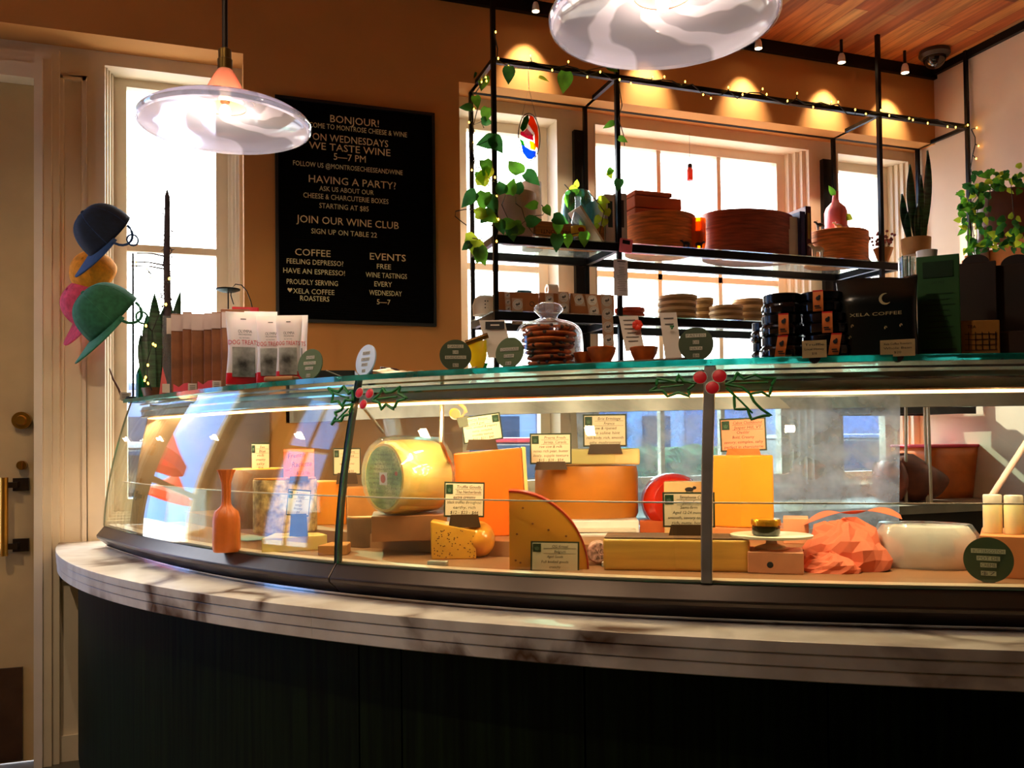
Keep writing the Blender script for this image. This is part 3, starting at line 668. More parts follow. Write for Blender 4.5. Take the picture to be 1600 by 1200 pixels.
# wooden wine crate end with lettering standing on its head
x0, x1 = aty(837, 360, 3.56)[0], aty(944, 360, 3.56)[0]; h = aty(880, 348, 3.56)[2]-ZU
t = thing('wine_crate', 'low wooden wine crate with upside-down black lettering on the upper shelf', 'crate', ((x0+x1)/2, 3.62, ZU)); w = x1-x0
CRW = M('orange pine', (184, 112, 52), .6, var=.15, scale=5, dirx=(2, 2, 30))
mb = MB()
for (c, d) in (((0, -.055, h/2), (w, .01, h)), ((0, .055, h/2), (w, .01, h)), ((-w/2+.005, 0, h/2), (.01, .10, h)), ((w/2-.005, 0, h/2), (.01, .10, h)), ((0, 0, .005), (w-.02, .1, .01))): mb.box(c, d)
mb.build('box', CRW, t)
mb = MB(); text(mb, 'PODERE IL DEL MONTI', 0, 0, .018, 0, w*.84); mb.xf(Matrix.Translation((0, -.0612, h*.52)) @ Matrix.Rotation(math.pi, 4, 'Y')); mb.build('lettering', M('burnt brown print', (52, 26, 12), .7), t)
# glass vase with cuttings and the little clear bottle
VG = GL('blue green glass', (150, 190, 188), .07, haze=.12, hazec=(120, 170, 170))
x, w = cx_of(878, 926, 320, 3.70); h = aty(900, 300, 3.70)[2]-ZU; r = w/2
t = thing('glass_vase', 'rounded blue green glass vase of plant cuttings behind the clear bottle', 'vase', (x, 3.70, ZU))
MB().lathe([(0, .004), (r*.55, .004), (r*.62, .02), (r*.9, h*.35), (r, h*.65), (r*.92, h*.9), (r*.72, h), (r*.68, h), (r*.86, h*.9), (r*.94, h*.65), (r*.84, h*.35), (r*.5, .02), (0, .015)], n=36).build('vessel', VG, t, smooth=True)
LL = [lf(893, 300, 3.66, -.3, .8, 22, C_), lf(902, 294, 3.66, -.8, .6, 22, B_), lf(900, 292, 3.66, .2, -1, 12, B_), lf(906, 300, 3.66, .5, 1, 24, C_), lf(890, 305, 3.66, .1, 1, 26, A_)]
vine(t, [px(882, 288, 3.66), px(893, 300, 3.68), px(902, 320, 3.70), px(901, 340, 3.70)], LL)
x, w = cx_of(893, 914, 360, 3.53); r = w/2; h = aty(903, 308, 3.53)[2]-ZU
t = thing('soda_bottle', 'clear bottle with a yellow label standing before the wine crate', 'bottle', (x, 3.53, ZU))
MB().lathe([(0, .002), (r*.9, .002), (r, .01), (r, h*.42), (r*.82, h*.55), (r*.42, h*.75), (r*.36, h*.93), (r*.42, h*.94), (r*.42, h), (r*.33, h)], n=24).build('glass', GL('pale blue glass', (190, 214, 226), .09, haze=.08), t, smooth=True)
mb = MB(); mb.lathe([(r*1.02, h*.12), (r*1.02, h*.36)], n=24); lbm = mb.build('label', M('yellow label', (240, 190, 30), .5, var=.05), t, smooth=True)
mb = MB(); mb.ell((0, -r*1.02, h*.26), (r*.5, .001, h*.06), 12, 6); mb.build('emblem', M('red print', (196, 40, 24), .5), lbm)
t = thing('plant_sprig', 'pale yellow green sprig of round leaves trailing before the white books', 'plant', px(920, 318, 3.54))
LL = [lf(938, 318, 3.54, .3, .5, 18, B_), lf(934, 312, 3.54, .8, .1, 20, B_), lf(948, 326, 3.54, .1, 1, 16, B_), lf(938, 338, 3.54, -.6, .7, 16, B_), lf(946, 342, 3.54, -.2, 1, 14, B_), lf(914, 338, 3.52, -.4, .8, 18, B_), lf(918, 346, 3.52, -.2, 1, 14, A_), lf(935, 350, 3.54, -.5, .6, 12, B_)]
vine(t, [px(920, 300, 3.6), px(932, 314, 3.54), px(944, 330, 3.54), px(940, 348, 3.53), px(936, 368, 3.53)], LL)
# books and board
def book(x0, x1, y0, Y, dp, col, label, lean=0, zz=None, group=None, spine=None):
    a, b = aty(x0, y0, Y), aty(x1, y0, Y); z0 = ZU if zz is None else zz; h = a[2]-z0; w = b[0]-a[0]
    t = thing('book', label, 'book', ((a[0]+b[0])/2, Y+dp/2, z0), group=group)
    c = M('book cover '+str(col), col, .5, var=.05); mb = MB(); mb.box((-w/2+.0015, 0, h/2), (.003, dp, h)); mb.box((w/2-.0015, 0, h/2), (.003, dp, h)); mb.box((0, -dp/2+.0015, h/2), (w, .003, h)); cv = mb.build('cover', c, t)
    MB().box((0, .002, h/2), (w-.006, dp-.01, h-.01)).build('pages', M('book pages', (226, 216, 198), .8, var=.05, dirx=(200, 1, 1)), t)
    if spine: mb = MB(); mb.box((0, -dp/2-.0008, h*.62), (w*.45, .001, h*.5)); mb.build('spine_print', M('spine ink '+str(spine), spine, .6), cv)
    if lean: t.rotation_euler = (0, lean, 0)
    return t
book(945, 961, 303, 3.55, .16, (222, 214, 204), 'white book with a dark spine stripe, left of the rack post', spine=(40, 70, 66))
book(962, 979, 301, 3.55, .16, (206, 198, 192), 'tall pale book with dark spine lettering just right of the rack post', spine=(60, 50, 50))
a = aty(936, 332, 3.50); mb = MB(); mb.box((0, 0, .075), (.010, .13, .19)); t = mb.build('cutting_board', M('pale board', (222, 204, 172), .6)); t.location = (a[0]-.01, 3.525, ZU+.012); t.rotation_euler = (0, -.62, 0); tag(t, 'thin pale board leaning on the white books of the upper shelf', 'board')
# round wooden cheese boxes
CBW = M('bent wood box', (214, 118, 48), .55, var=.2, scale=4, dirx=(3, 3, 26), bump=.05); CBD = M('dark red bent wood', (150, 66, 40), .55, var=.2, scale=4, dirx=(3, 3, 26), bump=.05)
def roundbox(x0, x1, y0, Y, label, m, lid=.35, zz=None, sy=1, group=None):
    c, w = cx_of(x0, x1, (y0+370)/2, Y); z0 = ZU if zz is None else zz; h = aty((x0+x1)/2, y0, Y)[2]-z0; r = w/2
    t = thing('round_wooden_box', label, 'wooden box', (c, Y, z0), group=group); k = h*(1-lid); syy = min(sy, .16/r)
    MB().lathe([(0, 0), (r*.985, 0), (r*.985, k), (r*.96, k), (0, k)], n=48, sy=syy).build('base', m, t, smooth=True)
    MB().lathe([(r*.96, k), (r, k), (r, h), (r*.985, h+.002), (0, h+.003)], n=48, sy=syy).build('lid', m, t, smooth=True)
    return t
b1 = roundbox(980, 1080, 342, 3.635, 'wide low round wooden cheese box beside the rack post', CBW)
roundbox(1100, 1232, 340, 3.64, 'large dark red round wooden box right of the orange candle', CBD)
roundbox(1265, 1345, 367, 3.60, 'round wooden box carrying the pink bottle', CBW)
z1 = aty(1030, 342, 3.635)[2]+.004
TER = M('terracotta', (190, 92, 48), .7, var=.1)
x0, x1 = aty(996, 320, 3.68)[0], aty(1050, 320, 3.68)[0]
t = thing('stacked_trays', 'orange brown stepped stack of trays on the wide round box', 'trays', ((x0+x1)/2, 3.68, z1))
for k, (a, b, ya, yb) in enumerate(((980, 1060, 340, 332), (980, 1052, 331, 313), (980, 1038, 312, 305))):
    xa, xb = aty(a, 330, 3.68)[0]-t.location.x, aty(b, 330, 3.68)[0]-t.location.x; h0, h1 = (z1 if k == 0 else aty(1000, ya, 3.68)[2])-z1, aty(1000, yb, 3.68)[2]-z1
    mb = MB(); mb.box(((xa+xb)/2, 0, (h0+h1)/2), (xb-xa, .16, h1-h0)); mb.build('tray', TER, t, bev=.006)
# orange glass candle and little black animals
c, w = cx_of(1077, 1101, 360, 3.52); h = aty(1088, 343, 3.52)[2]-ZU
t = thing('glass_candle', 'glowing amber glass candle holder between the round boxes', 'candle', (c, 3.52, ZU))
MB().lathe([(0, .002), (w*.40, .002), (w*.5, h*.3), (w*.5, h), (w*.46, h), (w*.46, h*.3), (0, h*.2)], n=28).build('holder', GL('amber glass', (255, 170, 30), .06, haze=.35, hazec=(255, 150, 20)), t, smooth=True)
MB().cyl((0, 0, h*.22), (0, 0, h*.6), w*.4, n=20).build('wax', M('yellow wax', (255, 196, 60), .5, sss=.3), t, smooth=True)
def animal(x, y, Y, hp, label, m, z0, name='animal_figurine', cat='figurine', rz=0):
    a = aty(x, y, Y); k = hp*dep(a)/FPX; t = thing(name, label, cat, (a[0], Y, z0), rz)
    mb = MB(); mb.ell((0, 0, k*.62), (k*.48, k*.19, k*.21), 16, 10); mb.tube([(-k*.4, 0, k*.68), (-k*.56, 0, k*.85)], [k*.13, k*.10], 10); mb.ell((-k*.66, 0, k*.86), (k*.19, k*.10, k*.11), 12, 8)
    for sx in (-.3, .32):
        for sy in (-.1, .1): mb.tube([(sx*k, sy*k, k*.55), (sx*k, sy*k, k*.25), (sx*k, sy*k, 0)], [k*.085, k*.055, k*.05], 8)
    for sy in (-.1, .1): mb.tube([(-k*.54, sy*k, k*.93), (-k*.52, sy*2*k, k*.98)], [k*.04, k*.02], 6)
    mb.tube([(k*.46, 0, k*.7), (k*.56, 0, k*.45)], [k*.03, k*.02], 6); mb.build('body', m, t, smooth=True); return t
BLP = M('black plastic', (18, 18, 20), .3); WHP = M('white glazed china', (236, 226, 216), .25)
animal(1072, 372, 3.478, 13, 'tiny black animal figure in front of the amber candle, on the shelf edge', BLP, ZU)
animal(1092, 375, 3.478, 13, 'tiny black animal figure right of the amber candle, on the shelf edge', BLP, ZU, rz=3.1)
animal(1278, 400, 3.478, 22, 'little cream cow figure before the right round box on the shelf', M('cream china', (226, 190, 150), .3), ZU)
z2 = aty(1305, 367, 3.60)[2]+.003
animal(1282, 360, 3.56, 15, 'black and white toy cow standing on the right round wooden box', BLP, z2)
book(1228, 1249, 338, 3.52, .15, (226, 214, 196), 'cream box file standing right of the dark red round box')
book(1250, 1258, 330, 3.50, .17, (38, 36, 92), 'thin dark blue book beside the cream box file')
book(1259, 1267, 322, 3.50, .17, (92, 30, 34), 'thin dark red book with small spine print beside the blue one', spine=(180, 140, 60))
# pink bottle with sprigs
c, w = cx_of(1292, 1320, 340, 3.60); r = w/2; h = aty(1305, 300, 3.60)[2]-z2
t = thing('pink_bottle', 'matte pink bottle with green sprigs on the right round wooden box', 'bottle', (c, 3.60, z2))
MB().lathe([(0, 0), (r*.95, 0), (r, .01), (r, h*.52), (r*.86, h*.62), (r*.34, h*.76), (r*.26, h*.9), (r*.3, h), (r*.2, h)], n=28).build('body', M('matte pink glass', (226, 120, 120), .4, var=.05, sss=.2), t, smooth=True)
vine(t, [px(1303, 300, 3.6), px(1300, 290, 3.6)], [lf(1302, 305, 3.58, -.3, -1, 18, A_, .6), lf(1314, 330, 3.56, .3, .9, 20, B_), lf(1322, 338, 3.55, .7, .2, 14, B_), lf(1318, 338, 3.56, .2, .9, 16, A_)])
animal(1310, 345, 3.54, 14, 'small clear white deer figure leaning on the pink bottle', WHP, z2)
# dried flowers in a paper cone, snake plant
c, w = cx_of(1374, 1400, 400, 3.52)
ZC2 = ZU-.021
t = thing('dried_flowers', 'dried red flowers in a brown paper cone at the right end of the shelf', 'dried flowers', (aty(1385, 400, 3.54)[0]-.02, 3.54, ZU))
MB().lathe([(0, 0), (.018, 0), (.05, .085), (.047, .085), (.015, .004)], n=24).build('cone', M('kraft paper', (178, 122, 66), .75, var=.1), t, smooth=True)
mb = MB(); ms = MB(); rg = random.Random(4)
for k in range(46):
    a = rg.uniform(0, 6.28); s = rg.uniform(.2, 1); e = Vector((math.cos(a)*.07*s, math.sin(a)*.06*s, .11+rg.uniform(0, .055))); ms.tube([(0, 0, .06), e*.8, e], .0008, 4); mb.ell(e, (.008, .008, .007), 6, 4)
ms.build('stems', M('dry stem', (120, 90, 60), .8), t); mb.build('blossoms', M('dried red blossom', (140, 58, 52), .9, var=.3, scale=60), t)
pos = aty(1431, 372, 3.30); zp = aty(1431, 400, 3.30)[2]; k = dep(pos)/FPX
t = thing('snake_plant', 'tall snake plant in a tan banded pot beside the right wall', 'potted plant', (pos[0], 3.30, zp)); r = 22*k; h = 27*k
MB().lathe([(0, 0), (r*.86, 0), (r*.95, h*.3), (r, h), (r*.9, h), (r*.88, h*.8), (0, h*.8)], n=32).build('pot', M('tan clay pot', (196, 140, 84), .6, var=.12), t, smooth=True)
SNK = M('snake plant leaf', (40, 78, 48), .4, var=.45, scale=10, dirx=(1, 1, 9))
def blade(mb, base, tip, w, curve=(0, 0, 0), n=9):
    base, tip, cv = Vector(base), Vector(tip), Vector(curve); vs = []; side = (tip-base).cross(Vector((0, 1, .2))).normalized()
    for i in range(n+1):
        s = i/n; c = base.lerp(tip, s)+cv*math.sin(s*math.pi); ww = w*(.75+.5*math.sin(s*2.2))*(1-s**5)*.5
        vs += [tuple(c-side*ww), tuple(c+Vector((0, w*.16, 0))), tuple(c+side*ww), tuple(c+Vector((0, w*.16+.004, 0)))]
    mb.add(vs, [(i*4+q, i*4+(q+1) % 4, i*4+4+(q+1) % 4, i*4+4+q) for i in range(n) for q in range(4)])
for (bx, tx, ty, w, cv) in ((-8, -22, 303, 13, -4), (-3, -8, 256, 15, -5), (3, 5, 274, 11, 1), (6, 25, 232, 15, 5), (0, 2, 318, 16, 0), (9, 14, 300, 12, 3), (-12, -12, 330, 12, -4)):
    mb = MB(); blade(mb, (bx*k, rnd.uniform(-.02, .02), h*.75), (tx*k, rnd.uniform(-.03, .03), (400-ty)*k), w*k, (cv*k, 0, 0)); mb.build('leaf', SNK, t, smooth=True)
g = aty(1419, 400, 3.30); gz0 = aty(1419, 430, 3.30)[2]
# corner stand that carries the snake plant
t = thing('corner_stand', 'slim pale stand holding up the snake plant in the corner', 'plant stand', (pos[0], 3.30, .92)); H_ = zp-.92
mb = MB(); mb.cyl((0, 0, H_-.012), (0, 0, H_), r*1.02, n=28); mb.build('top', M('pale ply', (214, 190, 160), .6), t)
for a in (0.4, 2.5, 4.6): MB().tube([(math.cos(a)*r*.7, math.sin(a)*r*.7, H_-.012), (math.cos(a)*r*1.0, math.sin(a)*r*1.0, 0)], .007, 8).build('leg', MATS['pale ply'], t)
# stained-glass oval on a string, feeder bottle in the middle window
o = aty(827, 214, RF-.01); k = dep(o)/FPX
t = thing('stained_glass_oval', 'stained glass oval sun catcher hanging on a string from the rack bar', 'sun catcher', tuple(o), face(o)*.2)
rx_, rz_ = 17.5*k, 37*k
mb = MB(); mb.tube([(rx_*math.cos(a)*1.0, 0, rz_*math.sin(a)) for a in np.linspace(0, 2*math.pi, 49)], .0022, 8, cap=False); mb.build('lead_rim', M('lead rim', (90, 84, 70), .35, metal=.8), t, smooth=True)
def panes(name, pts, col):
    mb = MB(); mb.prism([(x*rx_, z*rz_) for x, z in pts], -.0015, .0015); return mb.build(name, GL('stained '+name, col, .05, haze=.45, hazec=col), t)
panes('orange_pane', [(.1, .92), (.42, .86), (.78, .45), (.86, 0), (.8, -.5), (.5, -.3), (.45, .2), (-.1, .55)], (240, 100, 20))
panes('green_pane', [(-.85, .35), (-.5, .8), (-.1, .95), (0, .7), (-.3, .35), (-.6, .2)], (30, 110, 40))
panes('pink_pane', [(-.8, .2), (-.5, .2), (-.2, .35), (.3, .1), (.4, -.15), (0, -.1), (-.3, -.05), (-.8, .05)], (230, 60, 120))
panes('yellow_pane', [(.0, -.15), (.4, -.2), (.65, -.4), (.5, -.55), (.1, -.5)], (250, 200, 40))
panes('blue_pane', [(-.75, -.35), (-.3, -.45), (.1, -.55), (.6, -.6), (.55, -.8), (.2, -.95), (-.2, -.93), (-.6, -.7)], (40, 110, 220))
panes('leaf_pane', [(-.9, -.1), (-.55, -.2), (-.4, -.42), (-.75, -.34)], (60, 160, 60))
panes('clear_pane', [(-.5, .15), (-.2, .3), (0, .5), (.4, .2), (.2, .1), (-.2, -.02)], (250, 240, 235))
MB().tube([(-rx_*.75, 0, rz_*.66), (0, 0, rz_+46*k*.9), (rx_*.75, 0, rz_*.66)], .0012, 5).build('string', M('grey string', (130, 120, 110), .8), t)
MB().tube([(0, 0, rz_+46*k*.9), (0, 0, RZ-o[2]-.01)], .0012, 5).build('hook', M('white plastic', (236, 234, 228), .4), t)
o = aty(1078, 270, 3.82); k = dep(o)/FPX
t = thing('hanging_feeder', 'small red bottle shaped feeder hanging in the middle window', 'feeder', tuple(o))
MB().lathe([(0, -13*k), (5*k, -12*k), (5*k, 4*k), (3.2*k, 8*k), (3.2*k, 12*k), (0, 12*k)], n=20).build('bottle', M('red feeder glass', (214, 60, 40), .3, sss=.4), t, smooth=True)
MB().cyl((0, 0, 8*k), (0, 0, 13.5*k), 3.6*k, n=16).build('cap', M('dark cap', (60, 34, 30), .5), t, smooth=True)
MB().tube([(0, 0, 13*k), (0, 0, 2.80-o[2])], .0008, 4).build('string', MATS['grey string'], t)
# pink timer and receipts on the second post
o = aty(978, 384, RF-.03); k = dep(o)/FPX
t = thing('kitchen_timer', 'pink kitchen timer stuck on the shelf edge at the second rack post', 'timer', tuple(o), .0)
mb = MB(); mb.box((0, 0, 0), (22*k, .012, 22*k)); mb.build('body', M('pink plastic', (236, 120, 140), .4), t, bev=.005); t.rotation_euler = (0, .1, 0)
MB().box((-1*k, -.0065, 5*k), (13*k, .002, 6*k)).build('display', M('dark display', (20, 20, 22), .2), t)
o = aty(970, 434, RF-.014); k = dep(o)/FPX
t = thing('receipt', 'long printed receipt hanging on the second rack post under the timer', 'receipt', tuple(o), .05)
mb = MB(); mb.grid(lambda a, b: ((a-.5)*25*k, -.006*math.sin(a*3.1), (.5-b)*57*k), 6, 10); rc = mb.build('paper', M('receipt paper', (226, 220, 226), .7), t, solid=.0006)
mb = MB(); mb.box((0, -.0085, 25*k), (15*k, .001, 2.2*k)); text(mb, 'TO DO', 0, 21*k, 2.4*k, -.0085)
for i in range(14): mb.box((rnd.uniform(-2, 2)*k, -.0085, (16-i*2.8)*k), (rnd.uniform(8, 16)*k, .0008, .6*k))
mb.build('print', M('grey print', (96, 92, 96), .7), t)
# ------------------------------------------------------------------ lower rack shelf
KR = M('kraft card', (176, 106, 56), .7, var=.08); STK = M('white sticker', (228, 216, 204), .5, var=.03); INK = M('black ink', (26, 24, 24), .7); GINK = M('grey ink', (92, 86, 80), .7)
def mbdisc(mb, cx, cz, r, y, n=24, th=.001):
    return mb.prism([(cx+r*math.cos(2*math.pi*i/n), cz+r*math.sin(2*math.pi*i/n)) for i in range(n)], y-th, y)
def kraft(x0, x1, y0, label, Y=3.53):
    a, b = aty(x0, y0, Y), aty(x1, y0, Y); h = a[2]-ZL; w = b[0]-a[0]
    t = thing('kraft_box', label, 'box', ((a[0]+b[0])/2, Y+.08, ZL), group=None)
    MB().box((0, 0, h/2), (w-.003, .16, h)).build('carton', KR, t, bev=.002); return t, w, h
t1, w1, h1 = kraft(779, 842, 455, 'kraft box with hanging sticker strips, leftmost on the lower shelf')
MB().tube([(w1*.32-.01*math.cos(a), -.0805, h1*.48-.01*math.sin(a)) for a in np.linspace(0, 6.28, 9)], .0015, 5).build('hole_ring', INK, t1)
t2, w2, h2 = kraft(843, 890, 457, 'kraft box in the middle of the three behind the glass cloche')
t3, w3, h3 = kraft(891, 960, 458, 'kraft box covered with round stickers, right of the three')
def strip_of(label, x, y0, y1, w, n, Y=3.526, rz=0, top_bend=True, lean=0):
    a = aty(x, y0, Y); k = dep(a)/FPX; t = thing('sticker_strip', label, 'sticker strip', tuple(a)); L = (y1-y0)*k; W = w*k
    pts = [(.05, 0)] if top_bend else []
    mb = MB(); mb.grid(lambda u, v: ((u-.5)*W+lean*k*v, -.003*math.sin(v*3), -L*v), 1, 8); sh = mb.build('backing', M('clear backing', (208, 170, 140), .4, var=.02), t, solid=.0006)
    for i in range(n):
        f = (i+.5)/n; z = -L*f; xx = lean*k*f; r = min(W*.46, L/n*.46); mb = MB(); mbdisc(mb, xx, z, r, -.0045); s = mb.build('sticker', STK, t)
        mb = MB(); mb.tube([(xx+r*.78*math.cos(q), -.0052, z+r*.78*math.sin(q)) for q in np.linspace(0, 6.28, 25)], .0007, 4); mb.ell((xx-r*.1, -.0055, z), (r*.32, .0006, r*.22), 10, 6); mb.ell((xx+r*.3, -.0055, z+r*.18), (r*.16, .0006, r*.26), 10, 6)
        mb.tube([(xx+r*(-.4+.8*q), -.0055, z-r*.42) for q in (0, 1)], .0008, 4); mb.build('print', GINK, s)
    return t
strip_of('short pink strip of small round stickers at the left end of the kraft boxes', 792, 456, 488, 9, 3, lean=2)
strip_of('strip of two large round stickers hanging from the leftmost kraft box', 808, 466, 507, 18, 2, Y=3.52)
strip_of('strip of stickers over the edge of the middle kraft box', 858, 458, 500, 14, 2)
strip_of('wide sticker strip falling from a white roll behind the cloche knob', 880, 456, 508, 18, 3)
strip_of('peeled strip with one round sticker left of the last two strips', 902, 459, 478, 17, 1, lean=5)
strip_of('strip with two round stickers slanting down the right kraft box', 923, 461, 495, 19, 2, lean=6)
strip_of('long strip of round stickers hanging past the shelf from the right kraft box', 947, 460, 542, 19, 4, Y=RF-.02, lean=3)
a = aty(867, 449, 3.56); t = thing('sticker_roll', 'white roll of stickers lying on top of the middle kraft box', 'roll', (a[0], 3.60, ZL+h2+.026))
mb = MB(); mb.lathe([(.012, -.024), (.026, -.024), (.026, .024), (.012, .024), (.012, -.024)], n=28); mb.xf(Matrix.Rotation(math.pi/2, 4, 'Y')); mb.build('roll', STK, t, smooth=True)
a = aty(820, 454, 3.58); t = thing('tape_roll', 'blue plastic container lying on the leftmost kraft box', 'container', (a[0], 3.60, ZL+h1))
MB().box((0, 0, .010), (.068, .05, .020)).build('tub', M('pale blue plastic', (90, 150, 176), .35), t, bev=.008, seg=3)
c, w = cx_of(742, 781, 490, 3.60); h = aty(770, 462, 3.6)[2]-ZL
t = thing('white_canister', 'rounded white canister at the left end of the lower shelf', 'canister', (c, 3.62, ZL))
MB().lathe([(0, 0), (w*.5, 0), (w*.52, h*.5), (w*.44, h*.85), (w*.3, h*1.0), (0, h*1.04)], n=36).build('body', M('warm white enamel', (236, 224, 208), .4), t, smooth=True)
mb = MB()
for i in range(3):
    for j in range(2): mb.ell((w*(-.18+.1*j), -w*.475, h*(.3+.17*i)), (.003, .004, .003), 8, 6)
mb.build('vent_holes', INK, t)
c, w = cx_of(966, 1008, 490, 3.56); h = aty(985, 481, 3.56)[2]-ZL
t = thing('terracotta_dish_stack', 'stack of round terracotta dishes right of the kraft boxes', 'dishes', (c, 3.58, ZL))
for j in range(2): MB().lathe([(0, h*j/2), (w*.44, h*j/2), (w*.5, h*(j/2+.18)), (w*.5, h*(j/2+.46)), (w*.47, h*(j/2+.46)), (w*.42, h*(j/2+.1)), (0, h*(j/2+.08))], n=36).build('dish', M('red terracotta', (190, 66, 30), .6, var=.1), t, smooth=True)
# round rustic flat breads / box rounds in four piles
DISC = M('tan bark wood', (150, 112, 66), .75, var=.3, scale=7, dirx=(2, 2, 40), bump=.1); DISC2 = M('pale cut wood', (206, 168, 120), .7, var=.15)
PILES = [(1033, 1086, 462, 4, 'tallest left pile', 3.56), (1086, 1113, 466, 4, 'narrow pile behind the left one', 3.66), (1113, 1158, 478, 3, 'low pile in the middle', 3.56), (1149, 1191, 468, 4, 'right pile next to the jars', 3.64)]
first = None
for (x0, x1, y0, n, nm, Y) in PILES:
    c, w = cx_of(x0, x1, 490, Y); H = aty(x0, y0, Y)[2]-ZL; h = H/n
    for j in range(n):
        ordn = ['bottom', 'second from the bottom', 'third from the bottom', 'topmost'][j] if n == 4 else ['bottom', 'middle', 'topmost'][j]
        lab = 'round tan box, %s of the %s' % (ordn, nm)
        t = thing('round_cheese_box', lab, 'round box', (c+rnd.uniform(-.006, .006), Y+rnd.uniform(-.005, .005), ZL+h*j), rnd.uniform(0, 3), group='round wooden cheese boxes piled on the lower shelf'); r = w/2
        MB().lathe([(0, .0005), (r*.95, .0005), (r*.96, h*.55), (r*.9, h*.56), (0, h*.56)], n=36).build('base', DISC, t, smooth=True)
        MB().lathe([(r*.97, h*.5), (r, h*.52), (r, h*.93), (r*.96, h*.985), (0, h*.985)], n=36).build('lid', DISC2, t, smooth=True)
# third little shelf against the right wall
a, b = aty(1395, 612, 3.52), aty(1450, 612, 3.52)
for (x0, x1, col, lab) in ((1396, 1450, (206, 92, 36), 'orange box on the small low shelf by the right wall'), (1452, 1492, (222, 150, 100), 'peach box next to the orange one on the small low shelf'), (1360, 1390, (90, 50, 34), 'dark brown box at the left end of the small low shelf')):
    a, b = aty(x0, 612, 3.52), aty(x1, 612, 3.52); t = thing('carton', lab, 'box', ((a[0]+b[0])/2, 3.6, 1.3995)); mb = MB(); mb.box((0, 0, .045), (b[0]-a[0], .15, .09)); mb.build('box', M('carton '+str(col), col, .6), t, bev=.002)
    mb = MB(); mb.ell((.0, -.0755, .05), (.006, .001, .005), 10, 6); mb.build('print', INK, t)
# ------------------------------------------------------------------ back counter beneath the windows with the ham
t = thing('back_counter', 'pale worktop under the right windows behind the case', 'counter', (2.45, 3.53, 0))
MB().box((0, 0, .90), (2.66, .63, .04)).build('worktop', M('grey stone worktop', (150, 132, 112), .4, var=.1), t)
MB().box((0, .03, .44), (2.62, .55, .88)).build('cabinet', DARKROOM, t)
p = aty(1440, 785, 3.36); k = dep(p)/FPX
t = thing('cured_ham', 'large brown cured ham lying on the back counter by the right window', 'ham', (p[0], 3.42, .92))
HAM = M('cured ham rind', (112, 52, 30), .5, var=.3, scale=12, bump=.2); 
mb = MB(); mb.ell((0, 0, 36*k), (66*k, 40*k, 36*k), 28, 16, wob=lambda a, b: 1+.06*math.sin(3*a+1)+.04*math.sin(5*b)); mb.v = [(x, y, max(.002, z*(1.0+.25*(-x)/(66*k)))) for x, y, z in mb.v]; mb.build('meat', HAM, t, smooth=True)
mb = MB(); mb.ell((-52*k, -10*k, 36*k), (22*k, 30*k, 38*k), 20, 12); mb.v = [(x, y, max(.003, z)) for x, y, z in mb.v]; mb.build('cut_face', M('cut ham', (150, 74, 54), .45, var=.2, scale=16), t, smooth=True)
p = aty(1485, 700, 3.55); k = dep(p)/FPX; zt_ = aty(1485, 694, 3.55)[2]
t = thing('food_tub', 'orange plastic food tub with a red lid near the right wall', 'tub', (p[0]-.04, 3.60, .92))
mb = MB(); w0, w1, hh = 44*k, 54*k, zt_-.92-.016
mb.grid(lambda a, b: ((1 if a < .5 else 1)*0+ (w0+(w1-w0)*b)*math.copysign(min(1, abs(math.cos(2*math.pi*a))*1.25), math.cos(2*math.pi*a)), (w0+(w1-w0)*b)*.75*math.copysign(min(1, abs(math.sin(2*math.pi*a))*1.25), math.sin(2*math.pi*a)), hh*b), 40, 6); mb.build('tub', M('orange plastic', (226, 110, 40), .4, sss=.2), t, smooth=True, solid=.003)
mb = MB(); mb.box((0, 0, hh+.008), (w1*2.1, w1*1.6, .016)); mb.build('lid', M('crimson lid', (206, 20, 60), .35), t, bev=.006)

# ------------------------------------------------------------------ round green signs with label strips
SIGN = M('sage green card', (84, 100, 58), .6, var=.05); SIGND = M('dark green card', (52, 66, 34), .6, var=.05); SIGN_GLARE = M('green card with pale glare', (206, 222, 246), .35); TAPE = M('pale label tape', (190, 184, 160), .5)  # pale card: white light on a green sign, put into its colour
def sign(label, px0, py0, wp, hp, s, lines, m=SIGN, turn=0, pos=None, tilt=0.18, txt=(.9,)):
    """stand-up disc, hp px high, its foot resting on the glass"""
    (P, d) = top(px0, s) if pos is None else pos
    k = mpp(d); r = hp*k/2; t = thing('round_sign', label, 'sign', P, face(P)+turn)
    mb = MB(); n = 48; mb.prism([(r*math.cos(2*math.pi*i/n), r*math.sin(2*math.pi*i/n)) for i in range(n)], 0, .004); RT_ = Matrix.Translation((0, 0, r*math.cos(tilt)+.001)) @ Matrix.Rotation(-tilt, 4, 'X'); mb.xf(RT_); disc = mb.build('disc', m, t)
    for (s_, z, w, h) in lines:
        mb = MB(); mb.box((0, -.0006, z*r), (w*r*2, .0012, h*r*2)); mb.mat(1); text(mb, s_, 0, z*r, h*r*1.35, -.0016, w*r*1.8); mb.xf(RT_); mb.build('label_strip', [TAPE, GINK], disc)
    mb = MB(); mb.box((0, .02, .004), (r*.5, .05, .004)); mb.box((0, .0045+.012, r*.25), (r*.4, .003, r*.5)); mb.build('foot', M('black stand', (16, 16, 16), .5), t); return t
sign('tilted sage round sign reading ALMOND CAKE beside the dog treat bags', 484, 575, 33, 50, .05, [('HONEY', .45, .34, .10), ('ALMOND', .08, .5, .10), ('CAKE', -.26, .32, .10), ('$8', -.72, .16, .11)], turn=-.75)
sign('round sign turned edgewise, pale glare in its colour, above the first glass joint', 571, 566, 20, 50, .03, [('PLAIN', .45, .36, .10), ('CROIS', .05, .42, .10), ('ANT', -.3, .30, .10), ('$5', -.7, .16, .10)], m=SIGN_GLARE, turn=-.95, tilt=.2)
